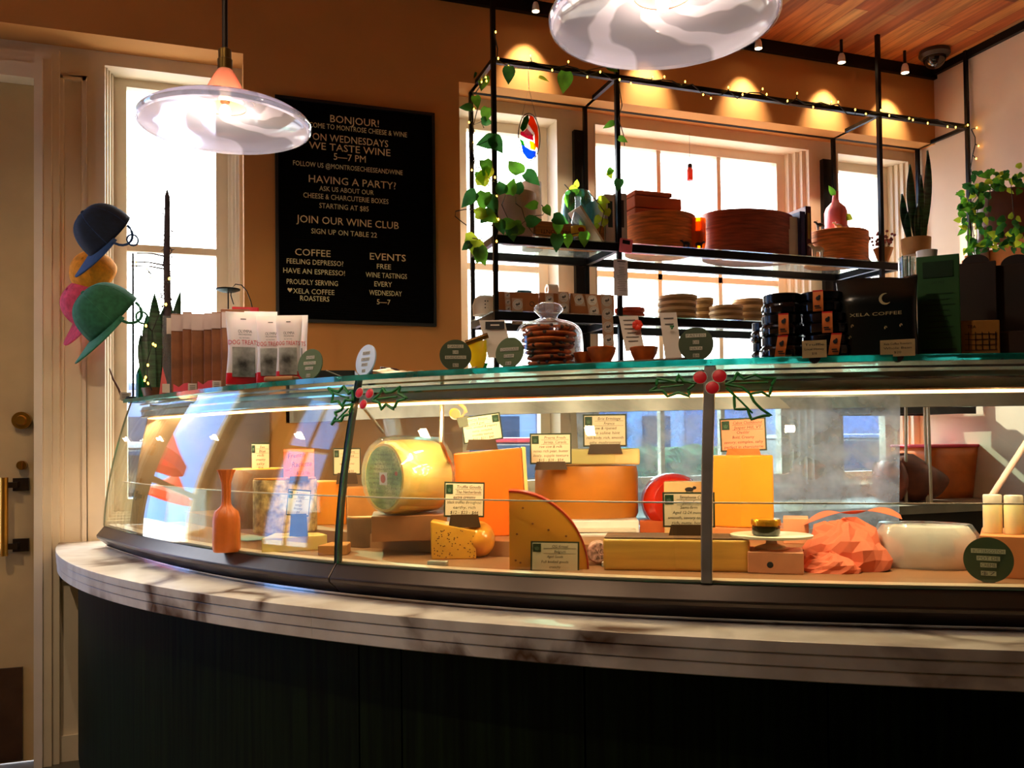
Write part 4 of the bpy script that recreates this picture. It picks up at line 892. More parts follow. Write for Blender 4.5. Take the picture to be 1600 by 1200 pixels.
sign('round dark green sign reading CANELE DE BORDEAUX left of the yellow pouch', 712, 557, 52, 50, .04, [('CANELE', .55, .5, .11), ('DE', .18, .18, .11), ('BORDEAUX', -.16, .66, .11), ('$5', -.66, .18, .11)], m=SIGND)
sign('sage round sign reading CHOCOLATE CHIP in front of the glass cloche', 796, 550, 42, 49, .03, [('CHOCOLATE', .2, .66, .11), ('CHIP', -.24, .36, .11), ('$4', -.72, .2, .11)], turn=-.5)
sign('large dark green sign reading PASTEIS DE NATA above the metal post', 1088, 537, 62, 54, .03, [('PASTEIS', .5, .58, .11), ('DE', .1, .18, .11), ('NATA', -.28, .36, .11), ('$6', -.7, .18, .11)], m=SIGND)

# ------------------------------------------------------------------ goods standing on the glass top
def onTop(px_, s): return top(px_, s)
# cloche with its stack of cookies on a board
P, d = top(990, .16); k = mpp(d)
t = thing('serving_board', 'long thin wooden board under the pastries on the glass top', 'board', P, face(P)-.30); MB().box((0, 0, .006), (205*k, .17, .011)).build('plank', M('walnut board', (86, 52, 26), .5, var=.25, dirx=(2, 30, 2)), t, bev=.003)
zb = ZTOP+.0125
P, d = top(858, .17); k = mpp(d)
t = thing('cookie_plate', 'low round wooden plate beneath the glass cloche', 'plate', P); MB().lathe([(0, 0), (52*k, 0), (56*k, .006), (56*k, .010), (0, .010)], n=48).build('disc', MATS['walnut board'], t, smooth=True)
zc = ZTOP+.0105; R = 53.5*k; Hc = (570-500)*k
t = thing('glass_cloche', 'clear glass dome with a round knob covering the cookies', 'cloche', (P[0], P[1], zc))
CLG = GL('cloche glass', (252, 253, 255), .07, fmul=1.0)
mb = MB(); o_ = [(R, 0), (R, Hc*.62), (R*.97, Hc*.76), (R*.88, Hc*.89), (R*.7, Hc*.98), (R*.4, Hc*1.04), (R*.26, Hc*1.08)]
mb.lathe(o_+[(r*.965 if r > R*.3 else r*.8, z-.003*(z > Hc*.5)) for r, z in o_[::-1]], n=56); mb.build('dome', CLG, t, smooth=True)
mb = MB(); q = Hc*1.06; mb.lathe([(0, q), (R*.26, q), (R*.25, q+.006), (R*.30, q+.012), (R*.42, q+.022), (R*.43, q+.028), (R*.36, q+.036), (R*.2, q+.042), (0, q+.043)], n=40); mb.build('knob', GL('knob glass', (244, 246, 252), .13, haze=.12), t, smooth=True)
CK = M('baked cookie', (226, 104, 40), .7, var=.35, scale=30, bump=.5); CHIP = M('dark chocolate', (44, 22, 14), .5)
rg = random.Random(2)
ck = ['topmost cookie of the stack, tilted under the dome', 'second cookie from the top under the dome', 'third cookie from the top, pale nuts on its edge', 'fourth cookie from the top under the dome', 'third cookie from the bottom under the dome', 'second cookie from the bottom under the dome', 'bottom cookie of the stack on the wooden plate'][::-1]
hh = (Hc*.92)/7.2
for j in range(7):
    r = R*(.68+.10*(j > 2)); t = thing('cookie', ck[j], 'cookie', (P[0]+rg.uniform(-.003, .008), P[1]+rg.uniform(-.004, .004), zc+hh*j*1.0+.001), rg.uniform(0, 6), group='cookies stacked under the glass dome')
    mb = MB(); mb.lathe([(0, 0), (r*.8, 0), (r*.98, hh*.25), (r, hh*.5), (r*.9, hh*.8), (r*.5, hh*.93), (0, hh*.93)], n=40, wob=lambda a, z, s=j: 1+.025*math.sin(5*a+s)+.015*math.sin(11*a)); mb.build('crumb', CK, t, smooth=True)
    mb = MB()
    for q in range(12): a = rg.uniform(0, 6.28); mb.ell((math.cos(a)*r*.93, math.sin(a)*r*.93, hh*rg.uniform(.35, .75)), (.006, .006, .005), 8, 6)
    mb.build('chips', CHIP, t, smooth=True)
# custard tarts
def tart(px_, s, wpx, label, on):
    P, d = top(px_, s); k = mpp(d); t = thing('custard_tart', label, 'pastry', (P[0], P[1], on), group=None); r = wpx*k/2; h = r*1.05
    mb = MB(); mb.lathe([(0, 0), (r*.62, 0), (r*.9, h*.55), (r, h*.95), (r*.93, h), (r*.85, h*.9)], n=36, wob=lambda a, z: 1+.02*math.sin(9*a)*(z > .01)); mb.build('crust', M('caramel crust', (222, 100, 34), .45, var=.35, scale=18, bump=.3), t, smooth=True)
    MB().lathe([(r*.87, h*.88), (r*.6, h*.97), (0, h*.93)], n=30).build('custard', M('burnt custard', (170, 74, 20), .25, var=.4, scale=20), t, smooth=True)
tart(914, .17, 36, 'custard tart touching the cloche, left one of the pair', zb); tart(940, .13, 46, 'larger custard tart to the right of the pair beside the cloche', zb); tart(1006, .14, 44, 'single custard tart in front of the leaning white note', zb)
# leaning notes
def note(name, label, px_, py_, s, wp, hp, lean, cat='note', lines=6, roll=0, m=None):
    P, d = top(px_, s); k = mpp(d); z = max(ZTOP+.001, float(atd(px_, py_+hp/2, d)[2])); t = thing(name, label, cat, (P[0], P[1], z), face(P))
    mb = MB(); mb.grid(lambda a, b: ((a-.5)*wp*k+roll*k*b, .004*math.sin(b*3), hp*k*b), 4, 8); mb.xf(Matrix.Rotation(-lean, 4, 'X')); p_ = mb.build('paper', m or STK, t, solid=.0007)
    mb = MB()
    for i in range(lines): mb.box((roll*k*(1-.12-.12*i), -.0012+.004*math.sin((1-.12-.12*i)*3), hp*k*(1-.12-.12*i)), (wp*k*rnd.uniform(.4, .75), .0006, hp*k*.025))
    mb.xf(Matrix.Rotation(-lean, 4, 'X'))
    if lines: mb.build('print', GINK, t)
    return t, k
t, k = note('receipt_note', 'white note with a red flower sticker standing behind the single custard tart', 993, 520, .22, 30, 56, .1, roll=-10)
mb = MB()
for a in range(7): mb.ell((4*k+4.5*k*math.cos(a*.9), -.004, 40*k+4.5*k*math.sin(a*.9)), (4*k, .002, 4*k), 10, 6)
mb.build('flower_sticker', M('hot orange red', (236, 50, 16), .5, var=.1), t, smooth=True)
t, k = note('receipt_note', 'tall white paper strip with a green clover left of the large dark sign', 1053, 525, .24, 26, 76, .06, lines=2, roll=-8)
mb = MB()
for a in range(3): mb.ell((2*k*math.cos(a*2.1+.5)-2*k, -.005, 52*k+2*k*math.sin(a*2.1+.5)), (1.8*k, .001, 1.8*k), 8, 5)
mb.build('clover', M('clover green', (20, 110, 50), .5), t)
t, k = note('paper_bag', 'white paper bag with a black label band left of the cloche', 783, 528, .34, 40, 62, .2, cat='bag', lines=0, roll=-14)
mb = MB(); mb.box((-9*k, -.003, 53*k), (30*k, .0015, 12*k)); mb.xf(Matrix.Rotation(-.2, 4, 'X')); bb = mb.build('label_band', INK, t)
mb = MB(); mb.box((-9*k, -.0045, 53*k), (14*k, .001, 2*k)); mb.xf(Matrix.Rotation(-.2, 4, 'X')); mb.build('band_print', STK, bb)
# yellow pouch with clip
P, d = top(746, .32); k = mpp(d); t = thing('yellow_pouch', 'translucent yellow pouch closed with a metal clip by the window', 'pouch', P, face(P))
mb = MB(); h = 68*k
mb.grid(lambda a, b: (0 + 14*k*(.30+.75*smoothstep(b*1.7))*math.cos(2*math.pi*a), 5*k*(.4+.7*math.sin(b*2.9))*math.sin(2*math.pi*a), .001+h*b*.86), 24, 12); mb.build('bag', M('yellow film', (250, 214, 20), .3, sss=.5, emit=0), t, smooth=True)
mb = MB(); mb.tube([(-18*k, -.004, h*.80), (17*k, -.004, h*.98)], 4.4*k, 12); mb.build('clip', M('bronze clip', (120, 84, 40), .3, metal=.9), t, smooth=True)
mb = MB(); mb.grid(lambda a, b: ((5+9*b)*k+3*k*math.cos(2*math.pi*a), .006+2*k*math.sin(2*math.pi*a), .001+h*.34*b), 12, 6); mb.build('green_corner', M('green film', (30, 150, 70), .35), t, smooth=True)
# papers, husk brush and dark frame near the wall
P, d = top(668, .22); k = mpp(d); t = thing('paper_tray', 'shallow tray lined with crumpled parchment left of the CANELE sign', 'tray', P, face(P)-.25)
mb = MB(); mb.grid(lambda a, b: ((a-.5)*150*k, (b-.5)*.16, .004+.012*max(0, (abs(a-.5)*2)**6)+.020*b+.003*math.sin(a*31)*math.sin(b*17)), 40, 14); mb.build('parchment', M('parchment', (206, 178, 128), .6, var=.1, scale=20), t, smooth=True, solid=.002)
mb = MB(); mb.box((0, 0, .0015), (140*k, .13, .003)); mb.build('tray', M('tray wood', (140, 96, 50), .6), t)
P, d = top(612, .30); k = mpp(d); t = thing('husk_brush', 'brown bristle brush lying on green paper behind the edgewise sign', 'brush', (P[0], P[1], ZTOP+.018), face(P)+.1)
mb = MB(); rg = random.Random(3)
mb.tube([(-18*k, 0, .012), (6*k, 0, .009), (26*k, 0, .002)], [7*k, 6*k, 1.5*k], 12)
for i in range(160):
    s = rg.random(); a = rg.uniform(0, 6.28); r = (7-5*s)*k; c = Vector((-20*k+46*k*s, 0, .012-.01*s)); e = c+Vector((rg.uniform(0, 4)*k, math.cos(a)*r*1.15, math.sin(a)*r*1.15)); mb.tube([c, e], [.0016, .0006], 4, cap=False)
mb.build('bristles', M('dark bristle', (74, 38, 20), .9, var=.3), t)
mb = MB(); mb.grid(lambda a, b: ((a-.5)*34*k-4*k, (b-.5)*.05-.015, -.016+.012*math.sin(a*3)+.003*math.sin(b*9)), 14, 6); mb.build('green_paper', M('pale green paper', (180, 176, 70), .6), t, smooth=True, solid=.002)
P, d = top(520, .30); k = mpp(d); t = thing('black_tray_frame', 'black rimmed flat box lying behind the ALMOND CAKE sign', 'box', P, face(P)-.1)
mb = MB(); mb.box((0, 0, .012), (66*k, .12, .024)); mb.build('carton', M('brown card', (150, 110, 64), .6), t); mb = MB()
for s in (-1, 1): mb.box((s*34*k, 0, .022), (5*k, .13, .03)); 
for s in (-1, 1): mb.box((0, s*.062, .029), (72*k, .006, .018))
mb.build('rim', M('black stand', (16, 16, 16), .5), t)
P, d = top(546, .18); k = mpp(d); t = thing('twig', 'thin bent twig reaching over the black rimmed box', 'twig', P, face(P)); MB().tube([(-38*k, .08, 20*k), (-14*k, .05, 9*k), (4*k, .02, 5*k), (12*k, 0, .002)], .0025, 6).build('stalk', STEM, t, smooth=True)

# ------------------------------------------------------------------ dog treat bags
BAGW = M('white foil bag', (238, 230, 228), .35, var=.03, sss=.2); REDB = M('red bag base', (214, 24, 40), .4, var=.05); RINK = M('red ink', (206, 24, 40), .6); WNDW = M('grey clear window', (150, 150, 146), .2, var=.4, scale=20)
tb = BAGW.node_tree; b = tb.nodes['Principled BSDF']; tl = nd(tb, 'ShaderNodeBsdfTranslucent'); tl.inputs[0].default_value = (.9, .8, .78, 1); mx = nd(tb, 'ShaderNodeMixShader'); mx.inputs[0].default_value = .3; tb.links.new(b.outputs[0], mx.inputs[1]); tb.links.new(tl.outputs[0], mx.inputs[2]); tb.links.new(mx.outputs[0], tb.nodes['Material Output'].inputs[0])
def treat(px_, s, w, ptop, label, lean=0, words=True):
    P, d = top(px_, s); k = mpp(d); t = thing('treat_bag', label, 'treat bag', P, face(P)+lean, group='dog treat bags on the glass top'); W = w*k; H = atd(px_, ptop, d)[2]-ZTOP-.002
    def sh(a, b):
        th = 2*math.pi*a; bulge = .5*W*(.42*math.sin(min(1, b*1.05)*math.pi)**.7+.015); wx = W/2*(1-.13*math.sin(b*math.pi)**2)
        x = math.cos(th); x = math.copysign(abs(x)**.6, x); return (wx*x, bulge*math.sin(th)-.0, .001+H*b)
    mb = MB(); mb.grid(sh, 32, 20); mb.f += [tuple(range(31, -1, -1))]; mb.m += [0]; mb.f += [tuple(range(20*33, 20*33+32))]; mb.m += [0]
    bag = mb.build('pouch', BAGW, t, smooth=True)
    fr = lambda z: -.5*W*(.42*math.sin(min(1, z*1.05)*math.pi)**.7+.015)-.0012
    mb = MB(); mb.grid(lambda a, b: (*[(sh(.5+.5*a, .02+.15*b)[0]*1.004), sh(.5+.5*a, .02+.15*b)[1]*1.01-.0008], sh(0, .02+.15*b)[2]), 20, 4); mb.build('red_base', REDB, t, smooth=True)
    def curved(mb):
        def yy(x, z):
            b = min(.99, max(.01, z/H)); bulge = .5*W*(.42*math.sin(min(1, b*1.05)*math.pi)**.7+.015); wx = W/2*(1-.13*math.sin(b*math.pi)**2); c_ = min(.97, abs(x/wx))**(1/.6); return -bulge*math.sqrt(1-c_*c_)-.0022
        mb.v = [(x, yy(x, z), z) for x, y, z in mb.v]; return mb
    mb = MB(); mb.grid(lambda a, b: ((a-.5)*W*.66, 0, H*(.12+.40*b)), 14, 8); curved(mb).build('window', WNDW, t, smooth=True)
    mb = MB(); text(mb, 'DOG TREATS', 0, H*.585, H*.062, 0, W*.86); curved(mb).build('name_print', RINK, t)
    mb = MB(); text(mb, 'OLYMPIA', W*.04, H*.735, H*.042, 0, W*.40); text(mb, 'PROVISIONS', W*.04, H*.69, H*.022, 0, W*.36); text(mb, 'ALL NATURAL', W*.02, H*.645, H*.014, 0, W*.3); curved(mb).build('maker_print', INK, t)
    mb = MB(); mb.box((0, fr(.9)-.001, H*.905), (W*.16, .001, H*.012)); mb.build('hang_slot', GINK, t); return t
treat(380, .06, 52, 487, 'dog treat bag, frontmost and leftmost with its whole front showing', .1)
treat(408, .20, 50, 486, 'dog treat bag half hidden right behind the frontmost one', -.1)
treat(424, .09, 46, 493, 'dog treat bag in the middle of the row, second whole front', -.2)
treat(452, .10, 42, 492, 'dog treat bag fourth in the row, overlapped by the middle bag', -.25)
treat(462, .19, 40, 492, 'dog treat bag last at the right end beside the ALMOND CAKE sign', -.3)
P, d = top(384, .30); k = mpp(d); t = thing('red_bag', 'plain red bag rising behind the dog treat bags', 'bag', P, face(P)); H = atd(384, 480, d)[2]-ZTOP
mb = MB(); mb.grid(lambda a, b: (20*k*math.copysign(abs(math.cos(2*math.pi*a))**.6, math.cos(2*math.pi*a)), 14*k*(1-b*.9)*math.sin(2*math.pi*a), .001+H*b), 28, 10); mb.build('pouch', REDB, t, smooth=True)
P, d = top(440, .02); k = mpp(d); t = thing('wooden_paddle', 'low wooden tray edge in front of the dog treat bags', 'tray', P, face(P)-.55); MB().box((0, 0, .008), (52*k, .04, .014)).build('plank', M('tan wood', (160, 110, 60), .5, var=.2), t, bev=.005)
# brown boxes standing in a row with white bands, clear divider and pink trays
KB = M('brown kraft sleeve', (140, 84, 46), .55, var=.2, scale=14); BAND = M('lilac white band', (206, 184, 178), .5, var=.05)
rowx = [(268, 286, 490), (286, 300, 487), (300, 319, 490), (319, 331, 489), (331, 347, 487), (347, 360, 486)]
nmx = ['first from the left', 'second from the left', 'third from the left', 'fourth from the left', 'fifth from the left', 'sixth from the left']
for (x0, x1, y0), nm in zip(rowx, nmx):
    P, d = top((x0+x1)/2, .10); k = mpp(d); h = atd(x0, y0, d)[2]-ZTOP; w = (x1-x0-.6)*k
    t = thing('upright_kraft_bar', 'brown kraft sleeve with a white band standing upright, %s in the row' % nm, 'sleeved bar', P, face(P), group='kraft sleeves standing in a row'); MB().box((0, .06, h/2), (w, .12, h)).build('sleeve', KB, t, bev=.0015)
    MB().box((0, .0585, h*.885), (w+.0012, .123, h*.20)).build('band', BAND, t)
P, d = top(366, .12); k = mpp(d); h = atd(366, 480, d)[2]-ZTOP; t = thing('leaning_kraft_box', 'large brown kraft box standing behind the frontmost dog treat bag', 'box', P, face(P)-.1); MB().box((0, .10, h/2), (44*k, .13, h)).build('carton', KB, t, bev=.002)
P, d = top(262, .06); k = mpp(d); h = atd(262, 490, d)[2]-ZTOP; t = thing('acrylic_holder', 'clear acrylic holder with a white tag at the left end of the kraft row', 'holder', P, face(P)); MB().box((0, .05, h*.5), (16*k, .003, h)).build('front', GL('acrylic', (248, 246, 240), .08, haze=.12), t); mb = MB().box((3*k, -.002+.048, h*.87), (9*k, .002, h*.20)); mb.build('tag', STK, t)
for (x0, dz, lab) in ((292, .03, 'pink scalloped tray, left one of two below the kraft sleeves'), (330, .03, 'pink scalloped tray, right one of two below the kraft sleeves')):
    P, d = top(x0, dz); k = mpp(d); t = thing('scalloped_tray', lab, 'tray', P, face(P))
    PK = M('glossy pink', (236, 90, 110), .3, var=.05); w = 40*k
    for y_ in (0, .05): mb = MB(); mb.prism([(-w/2, 0), (w/2, 0), (w/2, 8*k), (w*.3, 9*k), (w*.05, 14*k), (-w*.12, 13*k), (-w*.3, 7*k), (-w*.5, 12*k)], y_, y_+.003); mb.build('wavy_side', PK, t)
    MB().box((0, .026, .002), (w, .05, .003)).build('bottom', PK, t)
    mb = MB(); mb.box((8*k, -.003, 7*k), (13*k, .0015, 12*k)); mb.mat(1)
    for i in range(3): mb.box((8*k, -.0045, (9.5-2.6*i)*k), (8*k, .001, .8*k))
    mb.build('price_tag', [STK, GINK], t)
P, d = top(255, .02); k = mpp(d); t = thing('red_wedge_card', 'red and white folded card with a price tag at the left of the pink trays', 'card', P, face(P)); mb = MB(); mb.prism([(-6*k, 0), (6*k, 0), (5*k, 20*k), (-1*k, 44*k)], 0, .02); mb.build('card', M('coral card', (240, 110, 110), .5), t); mb = MB().box((4*k, -.003, 10*k), (11*k, .002, 14*k)); mb.build('price_tag', STK, t)
P, d = top(196, .06); k = mpp(d); t = thing('price_tag', 'small white price tag at the far left end of the glass top', 'price tag', P, face(P)); mb = MB(); mb.box((0, 0, 6.5*k), (16*k, .002, 12*k)); mb.mat(1)
for i in range(3): mb.box((0, -.0015, (9-2.4*i)*k), (10*k, .001, .7*k))
mb.build('tag', [STK, GINK], t)
# candle dish on a stem with wire arcs
P, d = top(357, .27); k = mpp(d); t = thing('candle_stand', 'black dish on a thin stem with a curved wire above the kraft boxes', 'candle stand', P, face(P)); z = atd(357, 453, d)[2]-ZTOP
MB().lathe([(0, z-3*k), (10*k, z-3*k), (18*k, z), (18.5*k, z+2*k), (17*k, z+1.5*k), (0, z-1*k)], n=36).build('dish', M('black iron', (18, 20, 20), .4, metal=.7), t, smooth=True)
MB().tube([(0, 0, 0), (0, 0, z-2*k)], 1.0*k, 8).build('stem', MATS['black iron'], t); MB().lathe([(0, 0), (14*k, 0), (13*k, 3*k), (0, 4*k)], n=28).build('foot', MATS['black iron'], t, smooth=True)
MB().tube([(8*k, 0, z-22*k), (4*k, 0, z-8*k), (5*k, 0, z+3*k), (11*k, 0, z+10*k), (20*k, 0, z+9*k), (28*k, 0, z), (34*k, 0, z-16*k), (36*k, 0, z-26*k)], .9*k, 6).build('wire', MATS['black iron'], t, smooth=True)
# pole with fairy lights, snake plant, caps, bottle at the far left end
P, d = top(262, .16); k = mpp(d); z = lambda y: atd(262, y, d)[2]-ZTOP
t = thing('pointed_pole', 'tall slim pointed pole wrapped with wire at the left window', 'pole', P, face(P)); PO = M('dark bark', (58, 46, 52), .8, var=.3, scale=20, bump=.4)
MB().tube([(0, 0, 0), (0, 0, z(480)), (-1*k, 0, z(400)), (0, 0, z(330)), (0, 0, z(306)), (0, 0, z(294))], [6.5*k, 5.5*k, 5*k, 4.2*k, 4*k, .6*k], 14).build('shaft', PO, t, smooth=True)
mb = MB(); rg = random.Random(6)
for i in range(90):
    zz = z(600)+(z(300)-z(600))*rg.random(); a = rg.uniform(0, 6.28); e = Vector((math.cos(a)*5*k, math.sin(a)*5*k, zz)); mb.tube([e*1, e+Vector((math.cos(a)*6*k, math.sin(a)*6*k, rg.uniform(-3, 5)*k))], [.8*k, .25*k], 4)
mb.build('thorns', PO, t)
MB().tube([(math.cos(q*1.7)*6.4*k, math.sin(q*1.7)*6.4*k, z(590)+(z(310)-z(590))*q/26) for q in np.linspace(0, 26, 120)], .6*k, 5).build('wire', WIRE, t)
for (zz, ln) in ((414, -54), (420, -52), (400, -44)): MB().tube([(-4*k, 0, z(zz)), (ln*.5*k, 2*k*rnd.uniform(-1, 1), z(zz-3)), (ln*k, 0, z(zz-2))], [1.4*k, 1.1*k, .8*k], 6).build('side_twig', PO, t)
fairy('fairy_lights', 'warm fairy lights strung around the pole foot and the snake plant at the left window', [(P[0]-.05, P[1]-.03, ZTOP+.02), (P[0]-.06, P[1]-.05, ZTOP+.12), (P[0]-.04, P[1]-.05, ZTOP+.25), (P[0]+.01, P[1]-.03, ZTOP+.43), (P[0]-.10, P[1]-.03, ZTOP+.46)], .0016, 14, 12, sz=.0042)
P, d = top(246, .12); k = mpp(d); t = thing('snake_plant', 'snake plant with pointed dark leaves around the pole foot', 'potted plant', P, face(P))
MB().lathe([(0, 0), (20*k, 0), (24*k, 14*k), (22*k, 14*k), (20*k, 10*k), (0, 10*k)], n=30).build('pot', M('brown glazed bowl', (96, 56, 32), .4), t, smooth=True)
for (bx, tx, ty, w) in ((-4, -4, 455, 18), (10, 34, 452, 14), (2, 10, 475, 20), (-8, -16, 490, 16), (8, 20, 470, 18), (0, -6, 500, 20), (12, 40, 500, 12), (-10, -24, 520, 13)):
    mb = MB(); blade(mb, (bx*k, rnd.uniform(-.02, .03), 8*k), (tx*k, rnd.uniform(-.03, .04), atd(246, ty, d)[2]-ZTOP), w*k, (rnd.uniform(-3, 3)*k, 0, 0)); mb.build('leaf', SNK, t, smooth=True)
P, d = top(222, .10); k = mpp(d); r = 9*k; h = 62*k; t = thing('green_bottle', 'green glass bottle under the hanging green cap', 'bottle', P)
MB().lathe([(0, 0), (r, 0), (r, h*.6), (r*.8, h*.7), (r*.35, h*.85), (r*.35, h), (r*.2, h)], n=24).build('glass', M('bottle green glass', (20, 90, 30), .06, var=.1, trans=.6), t, smooth=True)
P, d = top(192, .05); k = mpp(d); t = thing('twig', 'bare brown twig leaning at the far left end of the glass top', 'twig', P, face(P)); MB().tube([(0, 0, 0), (-6*k, 0, 18*k), (-14*k, 0, 34*k), (-19*k, 0, 50*k)], [1.8*k, 1.6*k, 1.4*k, .8*k], 8).build('stalk', M('brown twig', (104, 66, 32), .8), t, smooth=True); 
# caps on a stand
P, d = top(208, .05); k = mpp(d)
st = thing('cap_stand', 'slim upright stand that carries the caps at the left end of the case', 'stand', P, face(P)); MB().lathe([(0, 0), (12*k, 0), (10*k, 4*k), (2*k, 5*k), (1.6*k, 6*k), (1.6*k, atd(208, 395, d)[2]-ZTOP), (0, atd(208, 394, d)[2]-ZTOP)], n=18).build('pole', MATS['black iron'], st, smooth=True)
def cap(label, cxp, cyp, size, zdir, fdir, m, mb_, dd, name='cap', strap=True):
    """zdir: crown top, fdir: brim, both as picture right / up / towards the eye"""
    c = atd(cxp, cyp, dd); k = mpp(dd); t = thing(name, label, 'cap', tuple(c), 0)
    W = lambda v: Vector(RT*v[0]+UP*v[1]-_f*v[2]).normalized()
    Z = W(zdir); F = W(fdir); F = (F-Z*F.dot(Z)).normalized(); X = F.cross(Z)
    mt = Matrix((X, F, Z)).transposed().to_4x4(); R = size*k
    def crown(a, b):
        th = 2*math.pi*a; ph = b*math.pi/2; r = math.cos(ph)**.75; f = 1.12 if math.sin(th) > 0 else 1.0
        return (R*.92*r*math.cos(th), R*1.04*r*math.sin(th)*(1+.04*math.cos(6*th)*b), R*1.22*math.sin(ph)**.9)
    mb = MB(); mb.grid(crown, 48, 14)
    mb.v = [v for v in mb.v]; mb.xf(mt); mb.build('crown', m, t, smooth=True, solid=.002)
    mb = MB(); mb.ell((0, 0, R*1.23), (R*.08, R*.08, R*.05), 10, 6); mb.xf(mt); mb.build('button', m, t, smooth=True)
    mb = MB()
    for q in range(6):
        th = math.pi*q/3+.5; mb.tube([Vector(crown(th/(2*math.pi), b))*1.006 for b in np.linspace(.02, .97, 12)], R*.012, 5)
    mb.xf(mt); mb.build('seams', mb_, t, smooth=True)
    def brim(a, b):
        th = math.radians(14+152*a); e = math.sin(math.pi*a)**.7; b = b*1.06-.06; x = R*.92*math.cos(th)*(1+b*.06); y = R*1.02*math.sin(th)+R*b*.98*e
        return (x, y, -R*.14*(x/R)**2*max(0, b)-R*.10*b*e+R*.03)
    mb = MB(); mb.grid(brim, 24, 8); mb.xf(mt); mb.build('brim', mb_, t, smooth=True, solid=.004)
    if strap:
        mb = MB(); mb.tube([(-R*(1.0-.05*math.sin(q)), R*.42*math.cos(q), R*.44*math.sin(q)) for q in np.linspace(math.pi*1.0, math.pi*2.0, 12)], R*.05, 6); mb.tube([(-R*1.1, R*.2*math.cos(q)-R*.1, -R*.45+R*.2*math.sin(q)) for q in np.linspace(0, 6.28, 16)], R*.035, 6); mb.xf(mt); mb.build('strap', mb_, t, smooth=True)
    return t
NAVY = M('navy cotton', (12, 26, 50), .9, var=.15, scale=60); GRN = M('green cotton twill', (34, 96, 68), .9, var=.12, scale=60); MUS = M('mustard cotton', (220, 140, 26), .9, var=.1, scale=60); PNKC = M('pink cotton', (206, 70, 100), .9, var=.12, scale=60)
dC = d-.10
cap('navy blue cap, topmost of the hanging caps', 172, 370, 42, (-.55, .60, .55), (-.45, -.8, .4), NAVY, M('navy brim cotton', (30, 62, 110), .9, var=.1, scale=60), dC)
cap('green cap hanging brim down, lowest and nearest of the caps', 178, 500, 48, (-.6, .66, .45), (-.3, -.72, .6), GRN, M('green brim cotton', (44, 110, 82), .9, var=.1, scale=60), dC-.03)
cap('mustard yellow cap mostly hidden behind the navy cap', 150, 432, 34, (-.1, .5, .8), (-.5, -.8, .4), MUS, MUS, d+.05, strap=False)
cap('pink cap squeezed between the mustard and the green cap', 143, 480, 36, (-.5, .5, .6), (-.3, -.9, .2), PNKC, PNKC, d+.05, strap=False)
# ------------------------------------------------------------------ right side of the glass top: jars, bags, cartons
JAR = M('black glass jar', (10, 11, 16), .08, var=.1, spec=.8); JLID = M('black metal lid', (16, 16, 20), .22, metal=.4); TAGM = M('orange paper tag', (226, 120, 50), .6, var=.06); TAGR = M('red tag top', (200, 30, 24), .5)
jars = [  # column px, setback, width px, bottom level, tag?, description
    (1222, .06, 66, 0, True, 'bottom jar of the front left jar pile, half turned tag'), (1222, .065, 64, 1, True, 'second jar of the front left pile with an orange tag'), (1224, .075, 62, 2, False, 'top lidded jar of the front left pile'),
    (1200, .17, 50, 0, False, 'bottom jar peeking out at the left of the jar piles'), (1200, .17, 50, 1, False, 'upper jar peeking out at the left of the jar piles'),
    (1292, .05, 76, 0, True, 'bottom jar of the tall pile, slanted orange tag'), (1290, .06, 74, 1, True, 'middle jar of the tall pile with an orange tag'), (1284, .07, 72, 2, True, 'topmost jar of the tall pile with a red and orange tag'),
    (1262, .20, 50, 1, False, 'jar behind, between the two front jar piles, lower'), (1262, .20, 50, 2, False, 'jar behind, between the two front jar piles, upper'), (1262, .20, 50, 0, False, 'bottom jar behind, between the two front jar piles')]
for (px_, s, wp, lv, tg, lab) in jars:
    P, d = top(px_, s); k = mpp(d); r = wp*k/2; hj = 34*mpp(top(1290, .06)[1]); z = ZTOP+.0008+lv*(hj+.0006)
    t = thing('jam_jar', 'black %s' % lab, 'jar', (P[0], P[1], z), face(P), group='black jars piled on the glass top')
    MB().lathe([(0, 0), (r*.84, 0), (r*.98, hj*.12), (r, hj*.3), (r*.97, hj*.5), (r*.86, hj*.60), (r*.86, hj*.64), (0, hj*.64)], n=36, wob=lambda a, zz: 1+.025*math.cos(12*a)).build('glass', JAR, t, smooth=True)
    MB().lathe([(r*.86, hj*.62), (r*.92, hj*.64), (r*.92, hj*.97), (r*.88, hj), (0, hj)], n=40, wob=lambda a, zz: 1+.008*math.cos(40*a)).build('lid', JLID, t, smooth=True)
    if tg:
        x = {0: (-.1 if px_ < 1250 else .25), 1: .1, 2: -.1}[lv]; w = 15*k; slant = (.18 if lv == 0 else 0)
        mb = MB(); mb.grid(lambda a, b: (x*r+(a-.5)*w+slant*w*b*2, -r*1.0-.002-.004*math.sin(b*3), hj*(.05+.95*b)), 2, 8); tgp = mb.build('tag', TAGM, t, solid=.0006)
        mb = MB(); mb.grid(lambda a, b: (x*r+(a-.5)*w+slant*w*2*(.82+.18*b), -r*1.0-.0035, hj*(.05+.95*(.82+.18*b))), 1, 1); mb.build('red_end', TAGR, tgp, solid=.0004)
        mb = MB(); cx_ = x*r+slant*w*1.1; mb.ell((cx_, -r-.0075, hj*.62), (w*.22, .0006, hj*.10), 10, 6); mb.ell((cx_+w*.12, -r-.0075, hj*.70), (w*.12, .0006, hj*.07), 8, 6); mb.box((cx_-w*.1, -r-.0065, hj*.28), (w*.5, .0008, hj*.05)); mb.box((cx_, -r-.0065, hj*.18), (w*.6, .0008, hj*.04)); mb.build('tag_print', INK, tgp)
